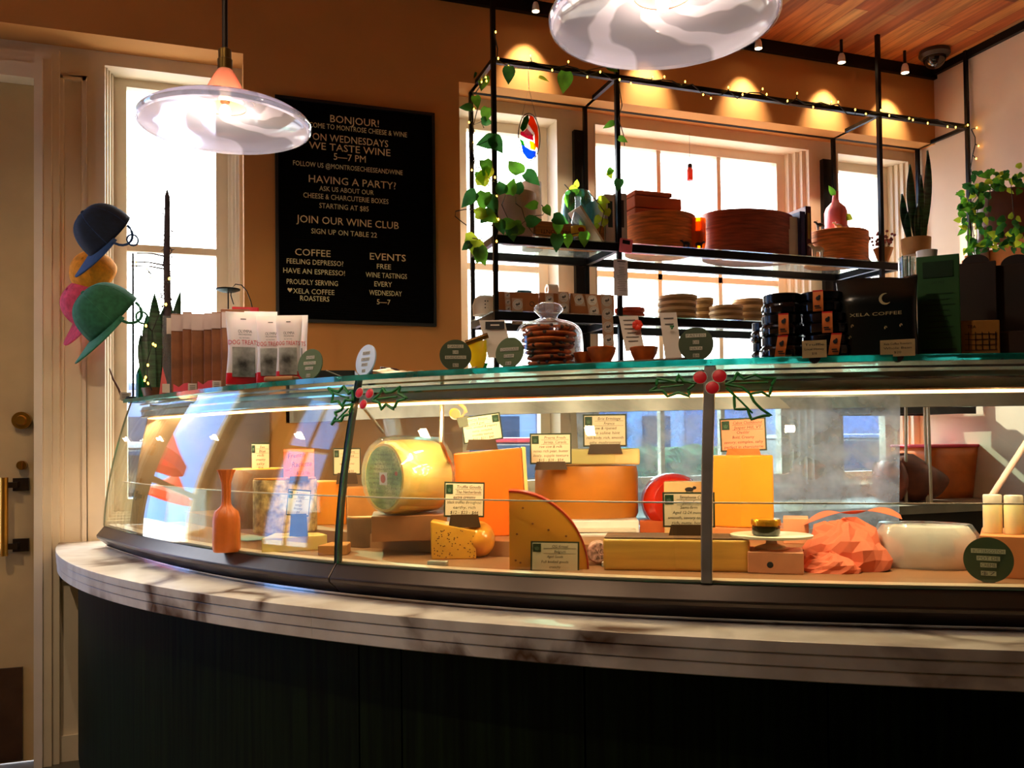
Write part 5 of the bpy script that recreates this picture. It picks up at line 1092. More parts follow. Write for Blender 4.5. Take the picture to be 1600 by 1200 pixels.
def pricecard(px_, s, wp, hp, lines, label, drop=True, dark=False):
    P, d = top(px_, s); k = mpp(d); t = thing('price_card', label, 'price card', (P[0], P[1], ZTOP-.004 if drop else ZTOP), face(P)); y0 = 0
    mb = MB(); mb.box((0, 0, hp*k/2), (wp*k, .002, hp*k)); mb.build('card', M('aged cream card', (196, 172, 120), .6), t)
    mb = MB()
    for i, s_ in enumerate(lines): text(mb, s_, 0, hp*k*(.76-.26*i), hp*k*.13, -.0013, wp*k*(.8 if i < 2 else .2))
    mb.build('handwriting', INK, t)
    mb = MB(); mb.cyl((0, .002, 0), (0, .022, 0), .012, n=16); mb.build('clip', M('black stand', (16, 16, 16), .5), t); return t
pricecard(1273, -.022, 36, 27, ['Truffle', 'Local Honey', '$18'], 'small cream price card under the black jars')
pricecard(1403, -.022, 50, 26, ['Xela Coffee Roasters', 'Whole Bean', '$20'], 'cream price card under the black coffee bags')
BAGB = M('black foil bag', (12, 20, 18), .28, var=.25, scale=6); GOLD = M('pale gold print', (206, 190, 140), .4)
def coffee(px_, s, wp, ptop, label, turn=0, prints=True, dpt=.30):
    P, d = top(px_, s); k = mpp(d); t = thing('coffee_bag', label, 'coffee bag', P, face(P)+turn, group='black coffee bags on the glass top'); H = atd(px_, ptop, d)[2]-ZTOP; W = wp*k
    def sh(a, b):
        x, y = math.cos(2*math.pi*a), math.sin(2*math.pi*a); ex = .35+.25*b
        return (W/2*math.copysign(abs(x)**ex, x)*(1-.05*math.sin(b*3.14)), W*dpt*(1-.92*max(0, (b-.72)/.28))*math.copysign(abs(y)**(.5), y), .001+H*b+.004*math.sin(a*20)*b)
    mb = MB(); mb.grid(sh, 40, 16); mb.f += [tuple(range(40, -1, -1)), tuple(range(16*41, 16*41+41))]; mb.m += [0, 0]; bag = mb.build('bag', BAGB, t, smooth=True)
    mb = MB(); yb = -W*dpt-.003
    if prints:
        ph = np.linspace(.7, 5.0, 18); vs = []
        for i, q in enumerate(ph): w_ = .030*W*math.sin(math.pi*i/17)+.001; vs += [(.10*W+(.075*W)*math.cos(q+.6), yb, .70*H+(.075*W)*math.sin(q+.6)), (.10*W+(.075*W-w_)*math.cos(q+.6), yb, .70*H+(.075*W-w_)*math.sin(q+.6))]
        mb.add(vs, [(2*i, 2*i+1, 2*i+3, 2*i+2) for i in range(17)]); text(mb, 'XELA COFFEE', -.02*W, .52*H, .04*H, yb, W*.62)
        for (x, z) in ((-.3, .38), (.1, .34), (.28, .36), (-.33, .24)): mb.tube([(x*W+.012*W*math.cos(q), yb, z*H+.02*W*math.sin(q)) for q in np.linspace(0, 4, 7)], .0012, 4)
    else: mb.box((0, yb, .5*H), (W*.3, .001, H*.02))
    mb.build('print', GOLD, bag); return t
coffee(1372, .05, 118, 436, 'black coffee bag with a gold crescent, front one left of the green carton')
coffee(1332, .22, 70, 462, 'black coffee bag half hidden between the jars and the front coffee bag', .2, False)
def carton(px0, px1, s, ptop, dp, label, col, cat='carton', name='carton', extra=None, turn=0):
    px_ = (px0+px1)/2; P, d = top(px_, s); k = mpp(d); t = thing(name, label, cat, P, face(P)+turn); H = atd(px_, ptop, d)[2]-ZTOP; W = (px1-px0)*k
    MB().box((0, dp/2, H/2), (W, dp, H)).build('box', M('carton '+str(col), col, .5, var=.08), t, bev=.002)
    if extra: extra(t, W, H, k)
    return t
def ex_green(t, W, H, k):
    MB().box((0, -.0008, H*.86), (W*.7, .001, H*.16)).build('dark_band', M('deep green ink', (14, 50, 22), .5), t); MB().box((0, -.0008, H*.06), (W*.8, .001, H*.03)).build('dark_band', M('deep green ink', (14, 50, 22), .5), t)
    mb = MB(); text(mb, 'OAT MILK', 0, H*.73, H*.028, -.001, W*.3)
    for i in range(9): mb.box((rnd.uniform(-.04, .04)*W, -.0008, H*(.62-.055*i)), (W*rnd.uniform(.4, .72), .001, H*.010))
    mb.build('print', M('dark green print', (26, 66, 36), .6), t)
carton(1438, 1499, .05, 398, .07, 'tall dark green carton with lined print right of the black coffee bags', (44, 92, 46), extra=ex_green)
P, d = top(1452, .10); k = mpp(d); t = thing('white_cup', 'small white cup standing on the green carton', 'cup', (P[0], P[1], atd(1468, 398, top(1468, .05)[1])[2]+.003)); MB().lathe([(0, 0), (14*k, 0), (15.5*k, 12*k), (14.6*k, 12*k), (13*k, 1.5*k), (0, 1.2*k)], n=30).build('cup', M('white cup', (236, 226, 222), .4), t, smooth=True)
P, d = top(1420, .30); k = mpp(d); t = thing('water_glass', 'clear tumbler holding green stems behind the green carton', 'glass', P); h = atd(1420, 402, d)[2]-ZTOP
MB().lathe([(0, .003), (9*k, .003), (12.5*k, h), (11.8*k, h), (8.5*k, .008), (0, .008)], n=28).build('tumbler', GL('tumbler glass', (238, 246, 244), .09, haze=.06), t, smooth=True)
for a in (-4, 3, 7): MB().tube([(a*.4*k, 0, .01), (a*1.4*k, .004, h*1.02)], 1.0*k, 6).build('stem', LEAFC, t)
def ex_round(t, W, H, k):
    mb = MB(); n = 18; mb.prism([(-W*.34, H)]+[(W*.34*math.cos(math.pi*(1-i/n)), H+W*.24*math.sin(math.pi*i/n)) for i in range(n+1)], .01, .018); mb.build('round_tab', M('dark brown card', (34, 20, 16), .55), t)
carton(1500, 1556, .24, 409, .10, 'dark brown carton with a rounded tab, left one under the trailing ivy', (40, 24, 18), extra=ex_round)
carton(1560, 1625, .22, 411, .10, 'dark brown carton with a rounded tab at the right picture edge', (40, 24, 18), extra=ex_round)
def ex_grid(t, W, H, k):
    mb = MB()
    for i in range(5): mb.box((W*(-.3+.17*i), -.0008, H*.42), (W*.012, .001, H*.5))
    for i in range(4): mb.box((0, -.0008, H*(.16+.15*i)), (W*.8, .001, H*.012))
    text(mb, 'TEA', -W*.22, H*.82, H*.09, -.001); mb.build('print', INK, t)
carton(1504, 1562, .04, 500, .12, 'yellow tan printed carton lying before the dark brown cartons', (196, 140, 66), extra=ex_grid, turn=.35)
carton(1566, 1630, .03, 516, .10, 'low dark box at the right picture edge on the glass top', (56, 36, 26))
# wall shelf with ivy and wooden crates by the right wall
a = aty(1540, 402, 2.75)
t = thing('wall_shelf', 'dark wall shelf on the right wall under the ivy', 'wall shelf', (XR-.16, 2.55, a[2]-.03)); MB().box((0, 0, 0), (.30, 1.6, .03)).build('board', M('dark brown card', (34, 20, 16), .55), t)
for y_ in (-.5, .5): MB().bar((.14, y_, -.012), (.14, y_, -.20), .02, .02).build('bracket', BLK, t); MB().bar((.14, y_, -.19), (-.12, y_, -.02), .015, .015).build('bracket', BLK, t)
zs = a[2]-.014
def crate(y0, y1, h, lab, tilt=0):
    t = thing('wooden_crate', lab, 'crate', (XR-.16, (y0+y1)/2, zs)); w = y1-y0; mb = MB()
    mb.prism([(-w/2, 0), (w/2, 0), (w/2, h*(1-tilt)), (-w/2, h)], -.12, -.105, 'x'); mb.box((.0, 0, .006), (.22, w-.02, .012)); mb.prism([(-w/2, 0), (w/2, 0), (w/2, h*(1-tilt)), (-w/2, h)], .105, .12, 'x'); mb.box((0, -w/2+.006, h*.45), (.2, .012, h*.9)); mb.box((0, w/2-.006, h*.4), (.2, .012, h*.75)); mb.build('box', M('orange wood', (214, 122, 48), .6, var=.12, scale=5), t)
crate(2.62, 3.28, .20, 'orange wooden crate on the wall shelf under the hanging ivy', .35); crate(1.85, 2.58, .34, 'taller orange wooden crate at the right picture edge on the wall shelf')
pp = atx(1572, 322, XR-.17); r = .16
t = thing('potted_ivy', 'trailing ivy in a round brown pot above the orange crates by the right wall', 'potted plant', (XR-.18, pp[1]-.05, zs+.20*.8+.03))
mb = MB(); mb.lathe([(0, 0), (r*.6, 0), (r*.92, .09), (r, .17), (r*.93, .22), (r*.85, .22), (r*.88, .17), (0, .15)], n=32); mb.build('pot', M('brown clay', (112, 52, 28), .6, var=.15), t, smooth=True)
rg = random.Random(11); LL = []; o = Vector(t.location)
for i in range(190):
    x_ = 1500+100*rg.random()**1.2*rg.choice((1, 1, 1)); y_ = rg.uniform(265, 400) if x_ < 1545 else rg.choice((rg.uniform(262, 300), rg.uniform(340, 392)))
    if x_ < 1520 and y_ < 285: continue
    p_ = atx(x_, y_, XR-.36-.12*rg.random()); k = dep(p_)/FPX; a = rg.uniform(0, 6.28); dd = RT*math.cos(a)+UP*(math.sin(a)-.5)
    LL.append((p_, dd, -_f+np.array([rg.uniform(-.5, .5), 0, rg.uniform(0, .5)]), rg.uniform(9, 15)*k, rg.uniform(8, 12)*k, rg.choice((LEAFA, LEAFC, LEAFC, LEAFA, LEAFB))))
vine(t, [o+Vector((-.05, 0, .2)), Vector(atx(1540, 290, XR-.4)), Vector(atx(1515, 320, XR-.42)), Vector(atx(1512, 380, XR-.42))], LL)
for xs in ((1530, 1527, 1526), (1548, 1542, 1545), (1580, 1584, 1588)): MB().tube([Vector(atx(a, b, XR-.40))-o for a, b in zip(xs, (290, 335, 392))], .002, 5).build('vine', STEM, t)
t = thing('pale_bottle', 'pale bottle standing on the wall shelf behind the ivy strands', 'bottle', (XR-.30, atx(1532, 350, XR-.3)[1], zs)); 
MB().lathe([(0, 0), (.035, 0), (.035, .16), (.014, .21), (.013, .26), (0, .26)], n=24).build('body', M('lilac white glass', (224, 206, 216), .2), t, smooth=True)

# ------------------------------------------------------------------ letter board on the wall
p0, p1, p2 = aty(430.5, 151, D), aty(677, 180, D), aty(675, 511, D)
bx0, bx1, bz0, bz1 = p0[0]-.004, p1[0], p2[2], p1[2]
t = thing('letter_board', 'black letter board with cream lettering beginning BONJOUR! on the tan wall', 'letter board', ((bx0+bx1)/2, D, (bz0+bz1)/2)); oo = np.array(t.location)
mb = MB(); w, h = bx1-bx0, bz1-bz0
mb.box((0, -.010, 0), (w-.02, .018, h-.02)); n = 90
for i in range(n): mb.box((0, -.0205, -h/2+.02+(h-.04)*(i+.5)/n), (w-.03, .003, (h-.04)/n*.72))
mb.build('felt_panel', M('black felt', (5, 5, 5), .95, var=.2, scale=80, spec=.1), t)
mb = MB()
for s in (-1, 1): mb.box((s*(w/2-.006), -.0135, 0), (.012, .027, h)); mb.box((0, -.0135, s*(h/2-.006)), (w-.024, .027, .012))
mb.build('frame', M('black frame', (14, 16, 13), .5), t)
BIG = [('BONJOUR!', 516, 592, 189, 14), ('ON WEDNESDAYS', 488.5, 606.5, 218.7, 13.5), ('WE TASTE WINE', 483, 610, 232.5, 13.5), ('5\u20147 PM', 521.5, 571.5, 246.5, 13), ('HAVING A PARTY?', 482.6, 618.7, 284.5, 14), ('JOIN OUR WINE CLUB', 463, 623, 346.8, 14), ('COFFEE', 461, 516.5, 394.8, 13), ('EVENTS', 578, 634, 401.7, 13)]
SML = [('WELCOME TO MONTROSE CHEESE & WINE', 464, 636, 201.5, 9.5), ('FOLLOW US @MONTROSECHEESEANDWINE', 458, 629, 262, 9), ('ASK US ABOUT OUR', 499, 584, 297.5, 9), ('CHEESE & CHARCUTERIE BOXES', 474, 607, 309.7, 9.5), ('STARTING AT $85', 499, 576, 323.7, 9.5), ('SIGN UP ON TABLE 22', 486.5, 589, 364, 9.5), ('FEELING DEPRESSO?', 448, 536.5, 409.8, 9.5), ('HAVE AN ESPRESSO!', 442.7, 539, 424.5, 9.5), ('PROUDLY SERVING', 448, 528, 441.3, 9.5), ('XELA COFFEE', 458, 522.5, 455.6, 9.5), ('ROASTERS', 469, 514.5, 466.5, 9.5), ('FREE', 589, 611, 416.5, 9.5), ('WINE TASTINGS', 571.5, 636, 430.5, 9.5), ('EVERY', 585, 612.5, 444, 9.5), ('WEDNESDAY', 577, 628, 458, 9.5), ('5\u20147', 589, 610, 471.8, 9.5)]
YL = D-.0245
for L_, nm, col, hs in ((BIG, 'headline_line', (232, 214, 168), 11.2/14), (SML, 'small_text_line', (226, 222, 176), 7.8/9.5)):
    for (s, xa, xb, yy, hp) in L_:
        mb = MB(); A, Bp = aty(xa, yy, YL), aty(xb, yy, YL); xc = (A[0]+Bp[0])/2; q = aty((xa+xb)/2, yy, YL); k = dep(q)/FPX
        text(mb, s, xc-oo[0], q[2]-oo[2], hp*hs*k, 0, Bp[0]-A[0])
        v0 = list(mb.v); n0 = len(v0); mb.v = [(x, YL-oo[1], z) for x, y, z in v0]; f0 = list(mb.f); mb.v += [(x, YL-oo[1]+.0012, z) for x, y, z in v0]; mb.f += [tuple(i+n0 for i in f[::-1]) for f in f0]; mb.m += [0]*len(f0)
        mb.build(nm, M(nm, col, .5, var=.02), t)
q = aty(453, 453, YL); k = dep(q)/FPX
mb = MB(); mb.prism([(0, -3.6*k), (3.6*k, .6*k), (3.4*k, 2.6*k), (1.8*k, 3.2*k), (0, 1.8*k), (-1.8*k, 3.2*k), (-3.4*k, 2.6*k), (-3.6*k, .6*k)], 0, .0015); mb.xf(Matrix.Translation((q[0]-oo[0], YL-oo[1], q[2]-oo[2]))); mb.build('heart_sign', M('headline_line', (232, 214, 168), .5), t)

# ------------------------------------------------------------------ lamps
BRS = M('brass socket', (120, 92, 44), .35, metal=.85); RODM = M('dark bronze rod', (40, 26, 16), .45, metal=.5)
def swirl():
    m = bpy.data.materials.new('swirled blown glass'); m.use_nodes = True; t = m.node_tree; t.nodes.remove(t.nodes['Principled BSDF']); L = t.links.new
    tcn = nd(t, 'ShaderNodeTexCoord'); sx = nd(t, 'ShaderNodeSeparateXYZ'); L(tcn.outputs['Object'], sx.inputs[0])
    at = nd(t, 'ShaderNodeMath', operation='ARCTAN2'); L(sx.outputs['Y'], at.inputs[0]); L(sx.outputs['X'], at.inputs[1])
    ln = nd(t, 'ShaderNodeVectorMath', operation='LENGTH'); L(tcn.outputs['Object'], ln.inputs[0])
    nz = nd(t, 'ShaderNodeTexNoise', i_Scale=7.0); L(tcn.outputs['Object'], nz.inputs['Vector'])
    m1 = nd(t, 'ShaderNodeMath', operation='MULTIPLY_ADD'); m1.inputs[1].default_value = 9.0; L(ln.outputs['Value'], m1.inputs[0]); L(at.outputs[0], m1.inputs[2])
    m2 = nd(t, 'ShaderNodeMath', operation='MULTIPLY_ADD'); m2.inputs[1].default_value = 1.2; L(nz.outputs['Fac'], m2.inputs[0]); L(m1.outputs[0], m2.inputs[2])
    m3 = nd(t, 'ShaderNodeMath', operation='MULTIPLY'); m3.inputs[1].default_value = 5.0; L(m2.outputs[0], m3.inputs[0])
    sn = nd(t, 'ShaderNodeMath', operation='SINE'); L(m3.outputs[0], sn.inputs[0])
    mr = nd(t, 'ShaderNodeMapRange'); mr.inputs[1].default_value = .15; mr.inputs[2].default_value = .5; mr.inputs[3].default_value = .38; mr.inputs[4].default_value = .82; L(sn.outputs[0], mr.inputs[0])
    tr = nd(t, 'ShaderNodeBsdfTransparent'); tr.inputs[0].default_value = (.55, .55, .66, 1)
    df = nd(t, 'ShaderNodeBsdfDiffuse'); df.inputs[0].default_value = (.70, .69, .82, 1); tl = nd(t, 'ShaderNodeBsdfTranslucent'); tl.inputs[0].default_value = (.66, .65, .90, 1)
    ad = nd(t, 'ShaderNodeMixShader'); ad.inputs[0].default_value = .65; L(df.outputs[0], ad.inputs[1]); L(tl.outputs[0], ad.inputs[2])
    mx = nd(t, 'ShaderNodeMixShader'); L(mr.outputs[0], mx.inputs[0]); L(tr.outputs[0], mx.inputs[1]); L(ad.outputs[0], mx.inputs[2])
    lw = nd(t, 'ShaderNodeLayerWeight'); lw.inputs[0].default_value = .5; pw = nd(t, 'ShaderNodeMath', operation='POWER'); pw.inputs[1].default_value = 3.5; L(lw.outputs['Facing'], pw.inputs[0])
    ma = nd(t, 'ShaderNodeMath', operation='MULTIPLY_ADD'); ma.inputs[1].default_value = .8; ma.inputs[2].default_value = .06; L(pw.outputs[0], ma.inputs[0])
    gl = nd(t, 'ShaderNodeBsdfGlossy'); gl.inputs['Roughness'].default_value = .02; gl.inputs['Color'].default_value = (1, 1, 1, 1)
    m9 = nd(t, 'ShaderNodeMixShader'); L(ma.outputs[0], m9.inputs[0]); L(mx.outputs[0], m9.inputs[1]); L(gl.outputs[0], m9.inputs[2]); L(m9.outputs[0], t.nodes['Material Output'].inputs[0]); return m
SWL = swirl(); CONE = GL('pink frosted glass', (255, 190, 170), .06, haze=.5, hazec=(255, 206, 190)); LBULB = M('glowing bulb', (255, 220, 170), .3, emit=5, ecol=(255, 190, 130))
def pendant(px_, rimy, d, W, label):
    c = atd(px_, rimy, d); t = thing('pendant_lamp', label, 'pendant lamp', tuple(c)); R = W/2
    prof = [(R*.985, -.008), (R, .0), (R*.985, .010), (R*.90, .022), (R*.74, .031), (R*.55, .036), (R*.38, .040), (R*.27, .045)]
    mb = MB(); mb.lathe(prof+[(r-.005, z-.003) for r, z in prof[::-1]], n=72, wob=lambda a, z: 1+.006*math.sin(3*a)); mb.build('glass_shade', SWL, t, smooth=True)
    MB().lathe([(R*.995, -.009), (R*1.008, -.004), (R*1.008, .002), (R*.99, .001)], n=72).build('rim', GL('clear glass rim', (236, 246, 240), .22, haze=.1), t, smooth=True)
    z0 = .044; MB().lathe([(R*.25, z0), (R*.235, z0+R*.10), (R*.20, z0+R*.24), (R*.13, z0+R*.38), (R*.085, z0+R*.45), (R*.08, z0+R*.45), (R*.12, z0+R*.37), (R*.225, z0+R*.1), (R*.24, z0)], n=40).build('glass_neck', CONE, t, smooth=True)
    zk = z0+R*.44; MB().lathe([(R*.085, zk), (R*.088, zk+R*.13), (R*.075, zk+R*.14), (R*.075, zk+R*.25), (R*.05, zk+R*.27), (0, zk+R*.27)], n=28).build('socket', BRS, t, smooth=True)
    MB().cyl((0, 0, zk+R*.26), (0, 0, ZC-c[2]-.02), .0072, n=14).build('rod', RODM, t, smooth=True)
    MB().lathe([(0, ZC-c[2]-.03), (.05, ZC-c[2]-.03), (.055, ZC-c[2]-.001), (0, ZC-c[2]-.001)], n=28).build('ceiling_rose', RODM, t, smooth=True)
    mb = MB(); mb.ell((0, 0, z0-.012), (.015, .015, .020), 18, 12); mb.build('bulb', LBULB, t, smooth=True)
    MB().cyl((0, 0, z0+.012), (0, 0, zk+.01), .012, n=14).build('bulb_base', BRS, t, smooth=True)
    o = lamp('pendant_light', 'POINT', (c[0], c[1], c[2]-.01), 2.2, (1, .78, .52)); o.data.shadow_soft_size = .03
pendant(352, 194, 2.25, .435, 'swirled glass pendant lamp on a rod before the left window')
pendant(1036, 28, 1.655, .435, 'swirled glass pendant lamp cut by the top of the picture')
SPW = M('white lamp housing', (232, 226, 218), .4); SPE = M('spot lens', (255, 240, 220), .3, emit=12, ecol=(255, 214, 160))
names = ['leftmost of the ceiling spots, beside the cut pendant lamp', 'hidden ceiling spot behind the cut pendant lamp', 'ceiling spot just right of the cut pendant lamp', 'ceiling spot between the pendant and the tall rack post', 'rightmost ceiling spot near the dome camera']
def spot(p, label, k, energy, direction, cone, group=None):
    t = thing('spot_lamp', label, 'spot lamp', tuple(p), group=group)
    MB().lathe([(5.6*k, -6*k), (6*k, -5*k), (5*k, 4*k), (3.4*k, 8*k), (0, 8*k)], n=24).build('housing', SPW, t, smooth=True)
    MB().lathe([(0, -5.6*k), (5.3*k, -5.8*k), (0, -5.2*k)], n=24).build('lens', SPE, t)
    MB().cyl((0, 0, 7*k), (0, 0, ZC-p[2]), .008, n=10).build('stem', BLK, t)
    o = lamp('spot_light', 'SPOT', (p[0], p[1], p[2]-6.6*k), energy, (1, .76, .50)); o.data.spot_size = math.radians(cone); o.data.spot_blend = 1; o.data.shadow_soft_size = .012; aim(o, direction)
for (x, y), nm in zip(((837, 12), (1030, 42), (1185, 70), (1315, 92), (1414, 108)), names):
    p = aty(x, y, 3.565); spot(p, 'small white '+nm, dep(p)/FPX, 15, (0, .135, -.25), 64)
for x, y, en in ((-1.1, 1.9, 42), (-.35, 1.2, 22)):      # unseen spots added for warm fill above the guest side of the counter
    spot((x, y, 3.14), 'unseen fill spot added above the guest side of the counter', .0027, en, (.25, .45, -1), 96, 'added fill spots above the guest side')
p = atz(1460, 80, ZC); t = thing('dome_camera', 'grey dome security camera on the wood ceiling in the corner', 'security camera', (p[0], p[1], ZC)); mb = MB(); mb.lathe([(.0, 0), (.075, 0), (.078, -.02), (.066, -.035), (0, -.035)], n=32); mb.build('housing', M('brown grey housing', (74, 62, 52), .4), t, smooth=True)
MB().ell((0, 0, -.036), (.056, .056, .055), 28, 14).build('dome', M('smoked dome', (30, 28, 28), .05, spec=.9), t, smooth=True)
# ------------------------------------------------------------------ inside the case: cheeses, boxes, cards
def dk(px_, py_, z=None): z = ZD if z is None else z; p = atz(px_, py_, z); return p, dep(p)
def put(name, label, cat, px_, py_, z, turn=0, group=None):
    p = atz(px_, py_, z); return thing(name, label, cat, (p[0], p[1], z), face(p)+turn, group), mpp(dep(p))
CH = dict(cheddar=M('deep orange cheddar', (240, 112, 20), .4, var=.07, scale=5, sss=.25), gold=M('golden cheese', (236, 150, 44), .4, var=.06, scale=6, sss=.25), rind=M('amber waxed rind', (196, 118, 36), .35, var=.12, scale=7), pale=M('pale cream cheese', (236, 206, 130), .45, var=.06, scale=8, sss=.25),
          bloom=M('bloomy rind', (232, 202, 140), .7, var=.12, scale=12, bump=.15), red=M('red wax', (206, 32, 20), .22, var=.06, coat=.6), speck=M('mustard seed cheese', (222, 160, 50), .45, var=.12, scale=10, sss=.2), dark=M('dark brown rind', (104, 70, 44), .7, var=.2, scale=10, bump=.2), tan=M('tan washed rind', (206, 134, 66), .55, var=.14, scale=9))
WRAP = GL('cling film', (252, 250, 246), .16, haze=.08, rough=.12)
def specks(mb, pts, r): 
    for p in pts: mb.ell(p, (r*1.2, r*.25, r), 8, 5)
# big orange block behind the card with the cut-out figure
t, k = put('cheese_block', 'tall deep orange cheddar block under the leaning card with the cut-out figure', 'cheese', 770, 838, Z2); 
mb = MB(); mb.prism([(-57*k, 0), (53*k, 0), (46*k, 138*k), (-60*k, 130*k)], 0, .10); mb.build('paste', CH['cheddar'], t, bev=.004)
mb = MB(); mb.prism([(53.5*k, 0), (59*k, 2*k), (53*k, 139*k), (46.5*k, 139*k)], .004, .10); mb.build('rind', CH['pale'], t, bev=.002)
# golden drum and the brie on it
P0 = atz(917, 832, Z2); t = thing('white_board', 'thick white cutting board under the golden drum', 'board', (P0[0], P0[1], Z2), face(P0)); MB().box((0, .07, .0185), (.29, .20, .037)).build('slab', M('white tray', (232, 220, 220), .3), t, bev=.004)
t = thing('cheese_drum', 'broad golden drum of cheese in the middle carrying a pale half wheel', 'cheese', (P0[0], P0[1], Z2+.0375), face(P0)); k = mpp(dep(P0))
r = 83*k; MB().lathe([(0, 0), (r*.96, 0), (r, .012), (r*1.0, 70*k), (r*.97, 82*k), (0, 83*k)], c=(0, r*.55, 0), n=56, sy=.55).build('wheel', CH['rind'], t, smooth=True)
zt_ = Z2+.0375+83.5*k
P = np.array(t.location); 
b_ = thing('half_cheese', 'pale bloomy half wheel lying on the golden drum', 'cheese', (P[0]+.04, P[1]+.045, zt_), face(P)-.06); r = 76*k; h = 26*k
pts = [(r*math.cos(a), r*.62*math.sin(a)) for a in np.linspace(0, math.pi, 28)]
mb = MB(); mb.prism(pts, 0, h, 'z'); mb.build('rind', CH['bloom'], b_, bev=.006)
mb = MB(); mb.box((-r*.25, -.0012, h*.5), (r*1.45, .002, h*.82)); mb.build('cut_face', CH['pale'], b_, bev=.001)
# speckled wedge wrapped at its right end
t, k = put('cheese_wedge', 'speckled yellow wedge in front at the left, film wrapped on its right end', 'cheese', 722, 874, ZD, -.05)
mb = MB(); mb.prism([(-48*k, 0), (22*k, 0), (22*k, 44*k), (-49*k, 60*k)], 0, .09); mb.build('paste', CH['speck'], t, bev=.003)
rg = random.Random(8); mb = MB(); specks(mb, [(rg.uniform(-44, 20)*k, -.0005, rg.uniform(3, 46)*k) for _ in range(60)], .9*k); mb.build('seeds', M('brown seed', (96, 60, 24), .7), t)
mb = MB(); mb.ell((26*k, .05, 28*k), (26*k, .055, 29*k), 28, 18); mb.v = [(x, y, max(.001, z)) for x, y, z in mb.v]; mb.build('rind', M('orange glossy rind', (238, 150, 50), .15, var=.2, scale=14, bump=.35, coat=.5), t, smooth=True)
# quarter wheel
t, k = put('quarter_cheese', 'large standing quarter wheel with a dark red wax edge in front', 'cheese', 860, 890, ZD, .02)
R = 124*k; arc = [(-64*k+R*math.sin(a), R*math.cos(a)) for a in np.linspace(0, math.pi/2*1.0, 30)]
mb = MB(); mb.prism([(-64*k, .001)]+[(x*.985-.6*k, z*.985) for x, z in arc], 0, .075); mb.build('paste', CH['gold'], t)
mb = MB(); n = len(arc)
for y0, y1 in ((-.001, .076),):
    vs = []
    for (x, z) in arc:
        ux, uz = (x+64*k), z; 
        for f, y in ((1.0, y0), (1.0, y1), (.978, y1), (.978, y0)): vs.append((-64*k+ux*f, y, max(.001, uz*f)))
    mb.add(vs, [(i*4+q, i*4+(q+1) % 4, i*4+4+(q+1) % 4, i*4+4+q) for i in range(n-1) for q in range(4)]+[(0, 1, 2, 3), (4*n-1, 4*n-2, 4*n-3, 4*n-4)])
mb.build('wax_edge', M('dark red wax edge', (176, 44, 20), .3, var=.1), t)
mb = MB(); specks(mb, [(-64*k+R*a, -.0006, R*b) for a, b in ((.18, .78), (.3, .58), (.1, .45), (.5, .5), (.4, .33), (.08, .12), (.14, .09), (.72, .42), (.3, .30))], 1.6*k); mb.build('eyes', M('brown eye', (150, 80, 30), .7), t)
# long loaf in front
t, k = put('cheese_loaf', 'long low pale loaf with a brown top along the front glass', 'cheese', 1056, 893, ZD, .0)
mb = MB(); mb.box((0, .055, 25*k), (226*k, .11, 50*k)); mb.build('paste', M('honey loaf', (222, 168, 76), .45, var=.1, scale=4, dirx=(1, 1, 12), sss=.2), t, bev=.006, seg=3)
MB().box((0, .055, 51.2*k), (222*k, .104, 2.2*k)).build('rind', CH['dark'], t, bev=.001)
mb = MB(); mb.ell((70*k, .055, 30*k), (46*k, .062, 26*k), 24, 12); mb.v = [(x, y, max(.002, min(z, 52*k))) for x, y, z in mb.v]; 
# red wax wheel standing on edge
t, k = put('waxed_cheese', 'shiny red wax wheel standing behind the beige block', 'cheese', 1062, 832, Z2, .35)
r = 45*k; mb = MB(); mb.lathe([(0, -.05), (r*.86, -.05), (r, -.035), (r*1.02, 0), (r, .035), (r*.86, .05), (0, .05)], n=44); mb.xf(Matrix.Translation((0, .06, r*1.02)) @ Matrix.Rotation(math.pi/2, 4, 'X')); mb.build('wheel', CH['red'], t, smooth=True)
# beige block with a cow print
t, k = put('cheese_block', 'beige block with a small black cow print behind the price card on the loaf', 'cheese', 1078, 836, Z2-.002, 0); t.location.z = Z2
mb = MB(); mb.box((0, .03, 41*k), (78*k, .055, 82*k)); mb.build('paste', M('beige cheese', (226, 186, 130), .5, var=.05, sss=.2), t, bev=.003)
mb = MB(); q = 70*k; mb.ell((0, .0018, q), (7*k, .0006, 3.6*k), 12, 6); mb.ell((8*k, .0018, q+2.5*k), (3*k, .0006, 2.6*k), 10, 6)
for sx in (-4.5, -2.5, 3, 5): mb.box((sx*k, .0018, q-5*k), (1.1*k, .001, 5*k))
text(mb, 'BIO', 0, q-11*k, 3.4*k, .0018); mb.build('cow_print', INK, t)
# orange half cylinder on its wooden box
t, k = put('wooden_box', 'low wooden box under the tall orange half cylinder at the right', 'box', 1172, 866, Z2-.03); t.location.z = ZD+.0
P0 = atz(1170, 868, ZD); t.location = (P0[0], P0[1], ZD); kk = mpp(dep(P0)); k = kk
WBX = M('peach wood box', (226, 140, 84), .55, var=.1, scale=5); hb = 42*k
MB().box((0, .085, hb/2), (112*k, .17, hb)).build('box', WBX, t, bev=.002); zb2 = ZD+hb+.0005
P1 = P0+np.array([.0, .03, 0]); t = thing('half_cylinder', 'tall bright orange half cylinder of cheese on the wooden box at the right post', 'cheese', (P0[0]+.01, P0[1]+.045, zb2), face(P0)); r = 52*k; h = 114*k
mb = MB(); pts = [(-50*k, .0), (0, -.035)]+[(50*k*math.cos(a), .075*math.sin(a)) for a in np.linspace(-.15, math.pi, 24)]; mb.prism(pts, 0, h, 'z'); mb.build('paste', M('bright orange cheese', (250, 160, 46), .3, var=.04, sss=.3), t, bev=.004)
